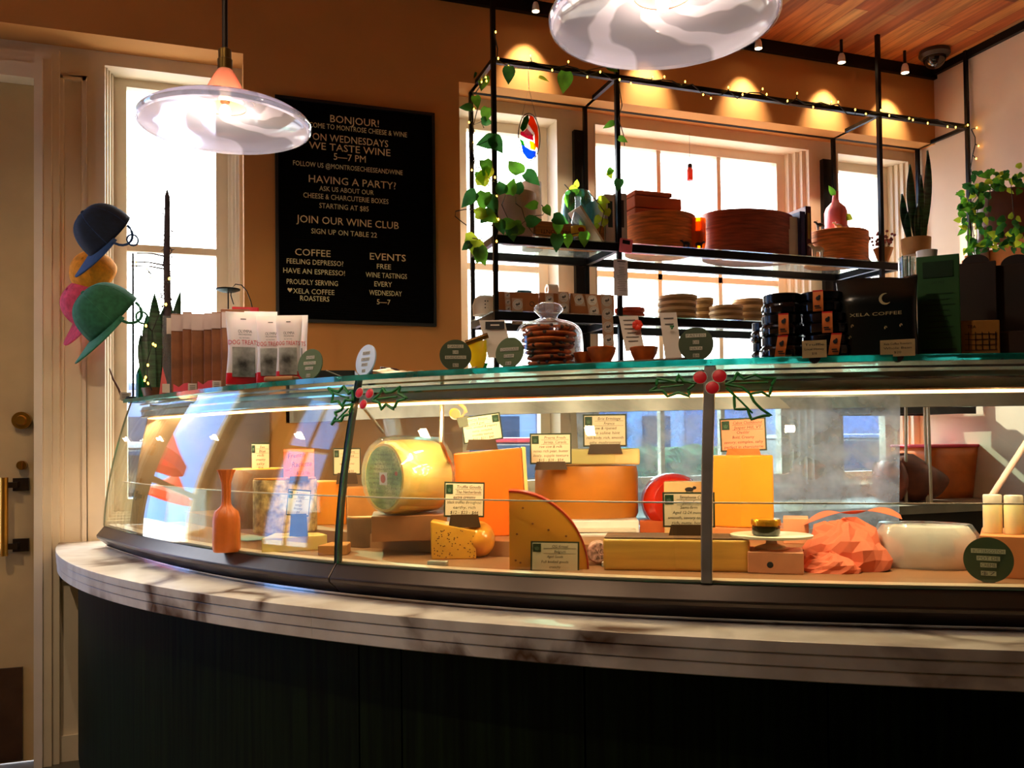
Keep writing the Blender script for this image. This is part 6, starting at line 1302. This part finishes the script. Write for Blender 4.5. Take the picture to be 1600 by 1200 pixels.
t, k = put('carton', 'small peach carton at the right of the wooden box', 'carton', 1244, 850, Z2); MB().box((0, .04, 20*k), (38*k, .08, 40*k)).build('box', M('peach card', (232, 160, 120), .6), t, bev=.002)
# box with a hole, cake stand, honey jar
t, k = put('carton', 'low peach carton with a round black hole under the white cake stand', 'carton', 1212, 897, ZD); MB().box((0, .05, 17*k), (84*k, .10, 34*k)).build('box', M('peach card', (232, 160, 120), .6), t, bev=.002)
mb = MB(); mb.ell((-8*k, -.0003, 14*k), (5*k, .0012, 5*k), 18, 8); mb.build('hole', INK, t); hz = ZD+34.5*k
P = np.array(t.location); s = thing('cake_stand', 'white footed cake stand above the peach carton', 'cake stand', (P[0]+.030, P[1]+.055, hz), face(P)); r = 64*k
MB().lathe([(0, 0), (r*.42, 0), (r*.40, .004), (r*.14, .012), (r*.13, .020), (r*.3, .024), (r, .026), (r*1.01, .032), (r*.98, .033), (0, .030)], n=48, sy=.78).build('stand', M('white china stand', (240, 226, 206), .25), s, smooth=True)
j = thing('honey_jar', 'small jar with a gold lid on the white cake stand', 'jar', (P[0]+.005, P[1]+.040, hz+.0335), face(P)); r = 22*k
MB().lathe([(0, 0), (r*.92, 0), (r, 3*k), (r, 14*k), (r*.9, 16*k), (0, 16*k)], n=30).build('glass', M('dark relish glass', (36, 34, 14), .1, spec=.8), j, smooth=True); MB().lathe([(r*.95, 15*k), (r*1.06, 16*k), (r*1.06, 24*k), (r*1.0, 26*k), (0, 26*k)], n=30).build('lid', M('gold lid', (230, 160, 40), .2, metal=.8), j, smooth=True)
# crumpled paper and wrapped cheese
t, k = put('crumpled_paper', 'heap of crumpled salmon butcher paper at the right', 'paper', 1322, 884, ZD+.01); t.location.z = ZD
def crump(seed, rx, ry, h, n=26, m=14):
    rg = random.Random(seed); mb = MB(); ph = [rg.uniform(0, 6.28) for _ in range(8)]
    def w(a, b): return 1+.10*math.sin(3*a+ph[0]+2*b)+.06*math.sin(7*a+ph[1]-5*b)+.09*abs(math.sin(4*a+3*b+ph[2]))+.04*math.sin(9*b+ph[3]+2*a)
    mb.ell((0, 0, 0), (rx, ry, h), n, m, wob=w); mb.v = [(x+rg.uniform(-1, 1)*rx*.03, y+rg.uniform(-1, 1)*ry*.03, max(.0, z+rg.uniform(-1, 1)*h*.03)) for x, y, z in mb.v]; return mb
SAL = M('salmon butcher paper', (226, 112, 80), .7, var=.12, scale=5)
mb = crump(5, 64*k, .085, 66*k); mb.v = [(x, y+.06, z) for x, y, z in mb.v]; mb.build('sheet', SAL, t)
mb = crump(9, 40*k, .05, 26*k); mb.v = [(x-22*k, y-.02, z+.0) for x, y, z in mb.v]; mb.build('fold', SAL, t)
mb = MB(); mb.grid(lambda a, b: ((a-.5)*150*k+10*k, .10+.05*b, 62*k+26*k*math.sin(a*2.6)+8*k*math.sin(a*9)*b), 24, 5); mb.build('sheet', SAL, t, solid=.001)
t, k = put('wrapped_cheese', 'big film wrapped white cheese next to the crumpled paper', 'cheese', 1446, 893, ZD); 
mb = MB(); mb.lathe([(0, 0), (66*k, 0), (74*k, 12*k), (74*k, 52*k), (64*k, 66*k), (0, 68*k)], c=(0, .085, 0), n=48, sy=.6); mb.build('cheese', M('white rind', (240, 236, 244), .6, var=.12, scale=9), t, smooth=True)
mb = MB(); mb.lathe([(0, .001), (72*k, .001), (79*k, 12*k), (78*k, 54*k), (68*k, 70*k), (0, 73*k)], c=(0, .085, 0), n=60, sy=.62, wob=lambda a, z: 1+.018*math.sin(13*a+z*90)+.012*math.sin(29*a)); mb.build('film', WRAP, t, smooth=True)
# yogurt jars on a box, right sign
t, k = put('wooden_box', 'wooden box holding the milk jars at the right picture edge', 'box', 1582, 905, ZD); hb = 66*k; MB().box((10*k, .10, hb/2), (108*k, .19, hb)).build('box', M('peach wood box', (226, 140, 84), .55), t, bev=.002)
P = np.array(t.location); R_ = rotz(face(P)); MLK = M('milk white yogurt', (246, 226, 176), .35, var=.02, sss=.3); MLID = M('pale cap', (214, 206, 190), .4)
for i, (dx, dy, nm) in enumerate(((-26, .07, 'leftmost of the three'), (4, .06, 'middle one of the three'), (34, .05, 'rightmost of the three'))):
    o = Vector(P)+R_ @ Vector((dx*k, dy, 0)); j = thing('yogurt_jar', 'white yogurt jar with a pale cap, '+nm, 'jar', (o[0], o[1], ZD+hb+.0005), group='yogurt jars on the wooden box'); r = 14.2*k; h = 62*k
    MB().lathe([(0, 0), (r*.94, 0), (r, 3*k), (r, h*.74), (r*.9, h*.8), (0, h*.8)], n=30).build('jar', MLK, j, smooth=True); MB().lathe([(r*.93, h*.79), (r*.97, h*.8), (r*.97, h*.97), (r*.9, h), (0, h)], n=30).build('cap', MLID, j, smooth=True)
q = atz(1545, 910, ZD); sign('dark green round sign with label strips standing inside the case at the right', 1545, 872, 76, 70, 0, [('BUTTERSCOTCH', .38, .68, .10), ('POT DE', .06, .46, .10), ('CREME', -.24, .32, .10), ('$7', -.6, .3, .10)], m=SIGND, pos=((q[0], q[1], ZD), dep(q)))
# large piave-like wheel on a crate, wrapped
t, k = put('wooden_crate', 'brown wooden crate under the big wheel on edge', 'crate', 636, 852, ZD+.02); P0 = atz(640, 846, Z2); t.location = (P0[0], P0[1], Z2); k = mpp(dep(P0)); hb = 40*k
MB().box((0, .09, hb/2), (118*k, .17, hb)).build('box', M('brown box wood', (150, 90, 50), .6, var=.15), t, bev=.002)
P = np.array(t.location); w_ = thing('round_cheese', 'big cream wheel on edge with a green printed round face, wrapped in film', 'cheese', (P[0]+.015, P[1]+.07, Z2+hb), face(P)-.95)
r = 58*k; L_ = 96*k
mb = MB(); mb.lathe([(0, -L_/2), (r*.93, -L_/2), (r, -L_/2+r*.1), (r*1.03, 0), (r, L_/2-r*.1), (r*.9, L_/2), (0, L_/2)], n=56); mb.xf(Matrix.Translation((0, 0, r*1.03)) @ Matrix.Rotation(-math.pi/2, 4, 'X') @ Matrix.Identity(4)); mb.build('wheel', M('cream rind', (246, 206, 110), .35, var=.08, scale=7, sss=.3), w_, smooth=True)
def wheel_label():
    m = bpy.data.materials.new('green printed label'); m.use_nodes = True; tt = m.node_tree; b = tt.nodes['Principled BSDF']; L = tt.links.new
    tcn = nd(tt, 'ShaderNodeTexCoord'); v = nd(tt, 'ShaderNodeTexVoronoi', i_Scale=150.0); nz = nd(tt, 'ShaderNodeTexNoise', i_Scale=16.0, i_Detail=6.0); L(tcn.outputs['Object'], v.inputs[0]); L(tcn.outputs['Object'], nz.inputs[0])
    r1 = ramp(tt, [(.35, lin((60, 120, 50))), (.5, lin((140, 170, 90))), (.65, lin((214, 206, 140)))]); L(nz.outputs['Fac'], r1.inputs[0]); r2 = ramp(tt, [(.25, (.45, .5, .4)), (.5, (1, 1, 1))]); L(v.outputs['Distance'], r2.inputs[0])
    mx = nd(tt, 'ShaderNodeMixRGB', blend_type='MULTIPLY'); mx.inputs[0].default_value = .8; L(r1.outputs[0], mx.inputs[1]); L(r2.outputs[0], mx.inputs[2]); L(mx.outputs[0], b.inputs['Base Color']); b.inputs['Roughness'].default_value = .4; return m
mb = MB(); mbdisc(mb, 0, r*1.03, r*.86, -L_/2-.0006, 48, .0014); lb = mb.build('printed_face', wheel_label(), w_)
mb = MB(); mb.box((0, -L_/2-.0022, r*1.0), (r*.36, .0008, r*.34)); mb.build('seal', STK, lb); mb = MB(); mb.ell((.0, -L_/2-.003, r*1.0), (r*.12, .0006, r*.12), 12, 6); mbdisc(mb, r*.62, r*1.15, r*.06, -L_/2-.0022, 16); mb.build('seal_print', M('red print', (196, 40, 24), .5), lb)
mb = MB(); rg = random.Random(3)
for q in range(11): y_ = r*(.35+.13*q); hw = math.sqrt(max(0, (r*.8)**2-(y_-r*1.03)**2)); text(mb, 'FORMAGGIO STAGIONATO'[:max(3, int(hw/r*18))], 0, y_, r*.055, -L_/2-.0022, hw*1.7)
mb.build('label_print', M('dark green print', (26, 66, 36), .6), lb)
mb = MB(); mb.lathe([(0, -L_/2-.01), (r*.96, -L_/2-.01), (r*1.05, -L_/2+r*.05), (r*1.08, 0), (r*1.05, L_/2), (0, L_/2+.006)], n=60, wob=lambda a, z: 1+.014*math.sin(17*a+z*60)); mb.xf(Matrix.Translation((0, 0, r*1.09)) @ Matrix.Rotation(-math.pi/2, 4, 'X')); mb.build('film', WRAP, w_, smooth=True)
# left section
t, k = put('round_cheese', 'grey brown rinded cheese wheel at the left end of the case', 'cheese', 404, 826, Z2); r = 42*k; h = 92*k
MB().lathe([(0, 0), (r*.97, 0), (r, .01), (r, h*.95), (r*.95, h), (0, h)], c=(0, r*.6, 0), n=48, sy=.7).build('wheel', M('grey brown rind', (140, 104, 80), .6, var=.25, scale=10, bump=.15), t, smooth=True)
MB().lathe([(r*.95, h+.0005), (r*.9, h+.004), (0, h+.004)], c=(0, r*.6, 0), n=40, sy=.7).build('cut_top', CH['gold'], t, smooth=True)
t, k = put('gathered_bag', 'orange wrapped cheese gathered into a narrow neck behind the curved glass', 'wrapped cheese', 354, 862, ZD); h = 128*k
MB().lathe([(0, 0), (19*k, 0), (21*k, h*.04), (20.5*k, h*.40), (17*k, h*.49), (10*k, h*.54), (7*k, h*.58), (6.5*k, h*.66), (7*k, h*.84), (11*k, h*.95), (14*k, h), (12*k, h*.985), (4*k, h*.90)], n=40, wob=lambda a, z: 1+(.07*math.sin(11*a) if z > h*.45 else .03*math.sin(7*a)), sy=.8).build('wrapper', M('orange smoked rind', (226, 120, 50), .35, var=.12, scale=9, bump=.2), t, smooth=True)
t, k = put('half_cheese', 'raclette half wheel with a speckled rind under the orange folded card', 'cheese', 446, 834, Z2); r = 50*k; h = 84*k
def half(mb, r, h): return mb.prism([(r*math.cos(a), -r*.75*math.sin(a)+r*.75) for a in np.linspace(0, math.pi, 26)], 0, h, 'z')
half(MB(), r, h).build('rind', M('speckled rind', (218, 168, 110), .6, var=.35, scale=50, bump=.1), t, bev=.004); mb = MB(); half(mb, r*.97, .004); mb.v = [(x, y, z+h) for x, y, z in mb.v]; mb.build('cut_top', M('orange paste', (244, 150, 50), .4, sss=.2), t)
t, k = put('cheese_block', 'amber cheese block left of the first glass joint', 'cheese', 518, 820, Z2); MB().box((0, .05, 34*k), (46*k, .10, 68*k)).build('paste', CH['gold'], t, bev=.003)
t, k = put('cheese_block', 'brown gold block right behind the first glass joint', 'cheese', 572, 822, Z2); MB().box((0, .05, 30*k), (58*k, .10, 62*k)).build('paste', CH['tan'], t, bev=.004)
t, k = put('dark_cheese', 'dark rinded low half wheel before the wheel crate', 'cheese', 582, 856, ZD); r = 40*k; half(MB(), r, 46*k).build('rind', CH['dark'], t, bev=.003); mb = MB(); half(mb, r*.97, .003); mb.v = [(x, y, z+46*k) for x, y, z in mb.v]; mb.build('cut_top', CH['tan'], t)
t, k = put('cheese_wedge', 'flat pale wedge lying in front under the slanted left card', 'cheese', 462, 862, ZD, .2); mb = MB(); mb.prism([(-52*k, 0), (50*k, 0), (46*k, .07), (-20*k, .12)], 0, 24*k, 'z'); mb.build('paste', CH['pale'], t, bev=.003)
t, k = put('cheese_wedge', 'low orange wedge lying beside the first glass joint', 'cheese', 520, 868, ZD, -.2); mb = MB(); mb.prism([(-24*k, 0), (22*k, 0), (20*k, .08), (-12*k, .08)], 0, 16*k, 'z'); mb.build('paste', CH['tan'], t, bev=.003)
t, k = put('plastic_tray', 'white plastic packs behind the quarter wheel', 'packs', 915, 842, Z2-.01, 0); t.location.z = Z2; P9 = atz(952, 862, ZD); t.location = (P9[0], P9[1], ZD); k = mpp(dep(P9))
MB().box((-10*k, .06, 14*k), (110*k, .10, 28*k)).build('tray', M('white tray', (232, 220, 220), .3), t, bev=.004); MB().box((-10*k, .06, 31*k), (106*k, .09, 3*k)).build('label', STK, t)
t, k = put('salami', 'round speckled pink salami end between the quarter wheel and the loaf', 'salami', 934, 884, ZD); mb = MB(); mb.cyl((0, 0, 20*k), (0, .06, 20*k), 16*k, n=28); mb.build('sausage', M('marbled salami', (206, 150, 140), .5, var=.5, scale=90), t, bev=.003); mb = MB(); text(mb, 'VG', 3*k, 22*k, 7*k, -.0008); text(mb, 'AT', 3*k, 13*k, 6*k, -.0008); mb.build('print', INK, t)
t, k = put('carton', 'tiny orange carton behind the long loaf', 'carton', 1022, 832, Z2); MB().box((0, .02, 9*k), (44*k, .05, 18*k)).build('box', M('carton (206, 92, 36)', (206, 92, 36), .6), t, bev=.001)

# ------------------------------------------------------------------ price cards
CARD = M('cream price card', (240, 214, 182), .5, var=.03); CEDGE = M('dark green border', (36, 52, 34), .5); CLOGO = M('green logo square', (20, 58, 36), .5); SLOT = M('dark stained block', (70, 44, 20), .5, var=.15)
def card(label, x0, y0, x1, y1, d, lines, rot=0, base=None, turn=0, stand=True, dpy=None, flip=False, rest=None, paper=None, wood=None):
    cx_, cy_ = (x0+x1)/2, (y0+y1)/2; c = atd(cx_, cy_, d); k = mpp(d); w, h = (x1-x0)*k, (y1-y0)*k
    zb_ = rest if rest is not None else float(atd(cx_, y1+(12 if stand else 0), d)[2])
    t = thing('price_card', label, 'price card', (c[0], c[1], zb_), face(c)+turn); dz = c[2]-zb_
    Rm = Matrix.Translation((0, 0, dz)) @ Matrix.Rotation(rot, 4, 'Y')
    mb = MB(); mb.box((0, 0, 0), (w, .002, h)); mb.xf(Rm); mb.build('border', CEDGE, t)
    mb = MB(); mb.box((0, -.0014, 0), (w*.93, .001, h*.90)); mb.xf(Rm); face_ = mb.build('card', paper or CARD, t)
    mb = MB(); s = 1 if not flip else -1; mb.box((s*-w*.37, -.0022, h*.29), (w*.17, .0008, h*.27)); mb.xf(Rm); lg_ = mb.build('logo_square', CLOGO, t)
    mb = MB(); ca = (s*-w*.37, h*.29)
    for q in range(5): mb.tube([(ca[0]+(q-2)*w*.012, -.003, ca[1]-h*.08), (ca[0]+(q-2)*w*.022, -.003, ca[1]+h*(.04-.012*abs(q-2)))], .0005, 4)
    mb.xf(Rm); mb.build('logo', M('grey green mark', (96, 122, 96), .6), lg_)
    mb = MB(); n = len(lines); hh = h*.085
    for i, s_ in enumerate(lines):
        zz = h*(.36-.145*i) if n > 5 else h*(.34-.17*i); off_ = (w*.10*s if i < 2 else 0); wd = min(w*(.62 if i < 2 else .84), hh*.62*len(s_))
        text(mb, s_, off_, zz, hh, -.0022, wd, slant=.18)
        if i < 2: mb.box((off_, -.0020, zz-hh*.85), (w*.66, .0006, h*.008))
    mb.xf(Rm); mb.build('handwriting', INK, t)
    if stand and dz > h*.4:
        hb_ = dz-h*.42; mb = MB(); mb.prism([(-w*.40, 0), (w*.40, 0), (w*.34, hb_), (-w*.34, hb_)], -.004, .016); mb.build('block', wood or SLOT, t)
    return t
dB = dep(atz(770, 838, Z2))
t = card('price card leaning left on the tall orange block, small figure cut-out at its corner', 722, 648, 784, 690, dB+.02, ['Piparras Basque', 'cow & goat', 'semi, smoked & peppery', 'nutty, complex', 'crumbly texture', '$11 - $21 - $40'], rot=-.13, rest=float(atd(755, 703, dB+.02)[2]), flip=True)
c = np.array(t.location); k = mpp(dB); dz = .001
f_ = thing('figure_cutout', 'small paper cut-out of a blond person with one arm raised, stuck on the card corner', 'paper figure', tuple(atd(712, 655, dB+.012)), face(c))
mb = MB(); mb.ell((0, 0, 8*k), (7.2*k, .0008, 7.5*k), 20, 10); mb.tube([(8*k, 0, 2*k), (16*k, 0, 12*k), (14*k, 0, 18*k), (6*k, 0, 24*k)], [3.4*k, 3*k, 2.6*k, 2.4*k], 8); mb.v = [(x, y*.12, z) for x, y, z in mb.v]; mb.build('skin', M('warm skin print', (232, 140, 84), .6), f_)
mb = MB(); mb.ell((-2*k, .0012, 10*k), (8.2*k, .0006, 7.6*k), 20, 10); mb.build('hair', M('blond print', (236, 160, 50), .6), f_); mb = MB(); mb.prism([(1*k, 2*k), (18*k, 4*k), (20*k, -10*k), (6*k, -14*k)], -.0008, .0008); mb.build('top', M('grey green print', (96, 96, 76), .6), f_)
mb = MB(); mb.prism([(8.6*k*math.cos(a)-1*k, 8*k+8.8*k*math.sin(a)) for a in np.linspace(0, 6.28, 26)][:-1], .002, .003); mb.build('white_edge', STK, f_)
dD = dep(atz(917, 832, Z2))
card('price card on a dark block on the golden drum, left of the half wheel', 828, 677, 893, 725, dD-.02, ['Prairie Fresh', 'Jersey, Canada', 'raw cow & milk', 'notes rich pear, butter', 'lively, supple texture', '$15 - $28 - $54'], rest=float(atd(860, 734, dD-.02)[2]))
card('price card standing on the pale half wheel', 911, 647, 979, 698, dD+.05, ['Brie Ermitage', 'France', 'cow & ripened', 'light saline hint', 'rich body, rich, smooth', 'salty, mushrooming'], rest=float(atd(945, 709, dD+.05)[2]))
dW = dep(atz(722, 874, ZD))
card('price card on a dark block on the speckled wedge', 694, 753, 757, 808, dW+.01, ['Truffle Gouda', 'The Netherlands', 'extra creamy', 'black truffles throughout', 'earthy, rich', '$12 - $23 - $44'], rot=.03, rest=float(atd(725, 824, dW+.01)[2]))
card('dark bordered price card leaning on the quarter wheel at deck level', 829, 846, 905, 893, dep(atz(860, 890, ZD))-.012, ['OG Kristal', 'Belgium', 'Aged Gouda', 'Full bodied gouda', 'crunchy'], stand=False, rest=ZD, rot=.02)
card('price card on the long loaf, below the cow print block', 1036, 769, 1116, 824, dep(atz(1056, 893, ZD))+.05, ['Symphonie Comte', 'Jura, France', 'Semi-firm', 'Aged 12-24 months', 'smooth, savory texture', 'rich, nutty, honey', '$12 - $22 - $43'], rest=float(atd(1076, 840, dep(atz(1056, 893, ZD))+.05)[2]))
dR = dep(P0_ := atz(1170, 868, ZD))+.06
card('coral price card standing on the bright orange half cylinder', 1126, 653, 1196, 705, dR, ['Cabot Clothbound', 'Jasper Hill, VT', 'Cheddar', 'Bold, Creamy', 'savory, complex, salty', 'perfect in charcuterie', '$10 - $19 - $38'], rot=-.03, rest=float(atd(1160, 717, dR)[2]), paper=M('coral price card', (238, 150, 112), .5, var=.03), wood=M('orange stained block', (190, 110, 36), .5))
card('small pale price card at the far left on the grey brown wheel', 393, 692, 421, 737, dep(atz(404, 826, Z2))+.03, ['Ewe', 'Blue', 'rich', 'creamy', 'salty', '$14'], rest=float(atd(407, 744, dep(atz(404, 826, Z2))+.03)[2]))
card('slanted grey price card above the flat pale wedge', 449, 765, 484, 806, dep(atz(462, 862, ZD))+.01, ['Taleggio', 'Italy', 'soft', 'tangy', 'fruity', '$9'], rot=.10, rest=float(atd(466, 838, dep(atz(462, 862, ZD))+.01)[2]))
card('price card seen through the first glass joint on the amber blocks', 521, 700, 563, 742, dep(atz(540, 820, Z2)), ['Gruyere', 'Suisse', 'nutty', 'aged 12 mo', 'firm', '$13 - $25'], rest=float(atd(542, 756, dep(atz(540, 820, Z2)))[2]))
dF = dep(atz(446, 834, Z2))+.01; c = atd(467, 724, dF); k = mpp(dF); zr = float(atd(464, 752, dF)[2])
t = thing('folded_card', 'orange folded paper card reading French Raclette on a dark block', 'folded card', (c[0], c[1], zr), face(c)); OP = M('orange paper', (236, 104, 60), .6, var=.05); dz = c[2]-zr
mb = MB(); pts = [(0, -22*k), (0, 22*k)]; pr = [(-.001, -22*k), (-.001, 18*k), (.004, 22*k), (.012, 22*k), (.017, 18*k), (.017, -22*k)]
mb.grid(lambda a, b: ((a-.5)*46*k, np.interp(b, np.linspace(0, 1, 6), [p[0] for p in pr]), dz+np.interp(b, np.linspace(0, 1, 6), [p[1] for p in pr])), 2, 20); mb.build('paper', OP, t, solid=.0008)
mb = MB(); text(mb, 'French', -4*k, dz+13*k, 8*k, -.002, 26*k, .2, .12); text(mb, 'Raclette', 4*k, dz-1*k, 8*k, -.002, 30*k, .2, .06); text(mb, 'nut', -16*k, dz-9*k, 5*k, -.002, 9*k, .2, .3); text(mb, '$22/lb', 6*k, dz-15*k, 5*k, -.002, 20*k, .1); mb.build('handwriting', INK, t)
MB().box((0, .006, (dz-20*k)/2), (28*k, .018, max(.006, dz-20*k))).build('block', SLOT, t)

# ------------------------------------------------------------------ painted holly on the glass
HG = M('painted green line', (12, 120, 44), .5, var=.1); HB = M('painted red berry', (226, 24, 44), .45, var=.05); HV = M('white paint edge', (220, 226, 210), .5)
def holly(label, leaves, berries, ref):
    h0, n0 = onglass(*ref); t = thing('holly_painting', label, 'holly decoration', tuple(h0))
    def G(x, y, o=.0025): h, n = onglass(x, y); return h+n*o-h0
    for (pts, vein) in leaves:
        P = [G(x, y) for x, y in pts]; out = []
        for i in range(len(P)-1 if pts[0] == pts[-1] else len(P)-1):
            a, b = pts[i], pts[i+1]; 
            for s in np.linspace(0, 1, 6)[:-1]:
                mx, my = a[0]+(b[0]-a[0])*s, a[1]+(b[1]-a[1])*s; out.append(G(mx, my))
        out.append(P[-1]); k = mpp(float(np.dot(np.array(h0)-CAM0, _f)))
        mb = MB(); mb.tube(out, 2.3*k, 6); mb.tube([G(x, y) for x, y in vein], 1.5*k, 5); mb.build('leaf', HG, t, smooth=True)
    for (x, y, r) in berries:
        h, n = onglass(x, y); k = mpp(float(np.dot(np.array(h)-CAM0, _f))); q = n.to_track_quat('Z', 'Y').to_matrix().to_4x4()
        mb = MB(); mb.lathe([(0, .0028), (r*k*.8, .0026), (r*k, .001), (0, .0008)], n=28); mb.mat(1); mb.lathe([(r*k*.98, .0022), (r*k*1.07, .0016), (r*k*1.02, .0008)], n=28); mb.xf(Matrix.Translation(h-h0) @ q); mb.build('berry', [HB, HV], t, smooth=True)
holly('painted holly with three red berries at the first glass joint', [
    ([(514, 607), (530, 613), (538, 604), (546, 616), (551, 611), (553, 626), (541, 625), (535, 635), (529, 627), (519, 629), (522, 617), (514, 607)], [(524, 616), (546, 622)]),
    ([(583, 626), (595, 616), (599, 607), (604, 614), (614, 613), (626, 605), (623, 615), (637, 623), (622, 627), (616, 640), (604, 632), (597, 640), (593, 629), (583, 626)], [(590, 624), (622, 620)]),
    ([(519, 664), (527, 650), (524, 645), (535, 641), (538, 634), (548, 633), (552, 632), (546, 648), (538, 650), (534, 658), (524, 658), (519, 664)], [(524, 660), (546, 638)])],
    [(562, 614, 8), (578, 615, 8), (568, 632, 7.5)], (566, 618))
holly('painted holly with three red berries at the metal post', [
    ([(1015, 612), (1026, 605), (1027, 592), (1045, 595), (1057, 598), (1060, 586), (1068, 596), (1087, 600), (1075, 609), (1078, 620), (1060, 614), (1043, 620), (1036, 611), (1015, 612)], [(1032, 606), (1068, 602)]),
    ([(1133, 601), (1146, 595), (1152, 583), (1162, 592), (1180, 586), (1190, 591), (1212, 592), (1206, 602), (1202, 620), (1190, 613), (1172, 616), (1160, 606), (1133, 601)], [(1140, 600), (1200, 598)]),
    ([(1135, 606), (1147, 618), (1148, 640), (1168, 640), (1174, 656), (1192, 650), (1205, 650), (1190, 640), (1178, 628), (1172, 616)], [(1142, 612), (1176, 646)])],
    [(1094, 590, 10.5), (1124, 588, 11), (1113, 606, 10.5)], (1112, 596))
# ------------------------------------------------------------------ outside: pavement, umbrellas, hedge, cars, far houses
struct('street_ground', MB().box((0, 22, -.26), (70, 36, .2)), M('pale pavement', (196, 190, 180), .8, var=.05, scale=1))
struct('street_ground_left', MB().box((-14, -2, -.27), (22, 14, .2)), M('pale pavement', (196, 190, 180), .8))
UR = M('red umbrella canvas', (214, 30, 40), .7, var=.05); UO = M('orange umbrella canvas', (240, 90, 40), .7, var=.05)
for mm in (UR, UO):
    t_ = mm.node_tree; b = t_.nodes['Principled BSDF']; tl = nd(t_, 'ShaderNodeBsdfTranslucent'); mx = nd(t_, 'ShaderNodeMixShader'); mx.inputs[0].default_value = .5; t_.links.new(b.inputs['Base Color'].links[0].from_socket, tl.inputs[0]); t_.links.new(b.outputs[0], mx.inputs[1]); t_.links.new(tl.outputs[0], mx.inputs[2]); t_.links.new(mx.outputs[0], t_.nodes['Material Output'].inputs[0])
def parasol(x, y, R, z, m, label):
    t = thing('patio_umbrella', label, 'umbrella', (x, y, -.16)); mb = MB(); z += .16
    def s(a, b): th = 2*math.pi*a; e = 1-.06*abs(math.sin(4*th)); return (R*b*e*math.cos(th), R*b*e*math.sin(th), z+.62*(1-b)**1.1-.0)
    mb.grid(s, 64, 10); mb.grid(lambda a, b: (s(a, 1)[0], s(a, 1)[1], z-.16*b), 64, 1); mb.build('canopy', m, t, smooth=False, solid=.004)
    MB().cyl((0, 0, 0), (0, 0, z+.60), .022, n=14).build('pole', M('pale pole', (220, 214, 200), .4), t, smooth=True); MB().cyl((0, 0, 0), (0, 0, .06), .26, n=28).build('base', BLK, t)
UMB = [(-3.35, 7.5, 1.15, 1.95, UR, 'red patio umbrella outside beyond the glazed door'), (-6.4, 9.2, .95, 1.6, UO, 'orange patio umbrella outside behind the red one')]
for u in UMB: parasol(*u)
t = thing('garage_row', 'long low pale building with grey doors across the street', 'building', (7, 15.5, -.16)); PBL = M('pale blue render', (214, 218, 236), .8, var=.03, scale=1)
MB().box((0, 0, 1.15), (30, .4, 2.3)).build('wall', PBL, t); MB().box((0, -.05, 2.34), (30.2, .7, .10)).build('roof_edge', M('grey roof edge', (150, 150, 164), .7), t)
for i in range(9):
    mb = MB(); mb.box((-13+3.2*i, -.22, 1.0), (1.9, .06, 2.0)); dr = mb.build('door', M('violet grey door', (150, 150, 186), .6), t)
    mb = MB(); mb.box((-11.4+3.2*i, -.22, 1.45), (.6, .06, .8)); mb.build('window', M('dark glass window', (70, 80, 104), .15), t)
HED = M('hedge leaves', (50, 96, 44), .7, var=.4, scale=9, bump=.6); 
t = thing('hedge', 'clipped green hedge across the street behind the middle window', 'hedge', (4.5, 13.4, -.16)); mb = MB(); rg = random.Random(1)
mb.grid(lambda a, b: ((a-.5)*9, .6*math.cos(math.pi*b)+.08*math.sin(a*90+b*7), 1.25*math.sin(math.pi*b)**.6+.06*math.sin(a*61)*math.sin(b*23)), 110, 16); mb.build('foliage', HED, t)
def car(x, y, col, label, rz=0):
    t = thing('parked_car', label, 'car', (x, y, -.16), rz); cm = M('car paint '+str(col), col, .25, coat=.6, var=.02)
    mb = MB(); mb.prism([(-2.1, .28), (2.1, .28), (2.15, .62), (1.9, .82), (1.15, .90), (-1.7, .92), (-2.1, .80)], -.85, .85); mb.build('body', cm, t, bev=.08, seg=3)
    mb = MB(); mb.prism([(-1.6, .92), (1.05, .90), (.45, 1.38), (-1.1, 1.40)], -.72, .72); mb.build('cabin', M('car glass', (40, 50, 60), .08, spec=.9), t, bev=.08, seg=3)
    mb = MB(); mb.prism([(-1.15, 1.385), (.5, 1.365), (.42, 1.43), (-1.05, 1.44)], -.70, .70); mb.build('roof', cm, t, bev=.03)
    for sx in (-1.35, 1.35):
        for sy in (-.8, .8): mb = MB(); mb.cyl((sx, sy-.1, .32), (sx, sy+.1, .32), .32, n=24); w = mb.build('wheel', BLK, t, smooth=True); MB().cyl((sx, sy-.11, .32), (sx, sy+.11, .32), .18, n=16).build('hub', GREY, w)
car(3.6, 9.6, (200, 24, 40), 'red car parked outside the middle window'); car(8.4, 9.8, (120, 140, 180), 'blue grey car parked outside to the right'); car(-1.0, 9.8, (190, 196, 206), 'silver car parked outside the left window')
# slim white support arm of the case at its right end
q0, q1 = atd(1606, 688, 2.02), atd(1549, 776, 2.06)
MB().tube([q0, q1], .0075, 10).build('support_arm', M('white painted arm', (226, 206, 200), .35), case, smooth=True)
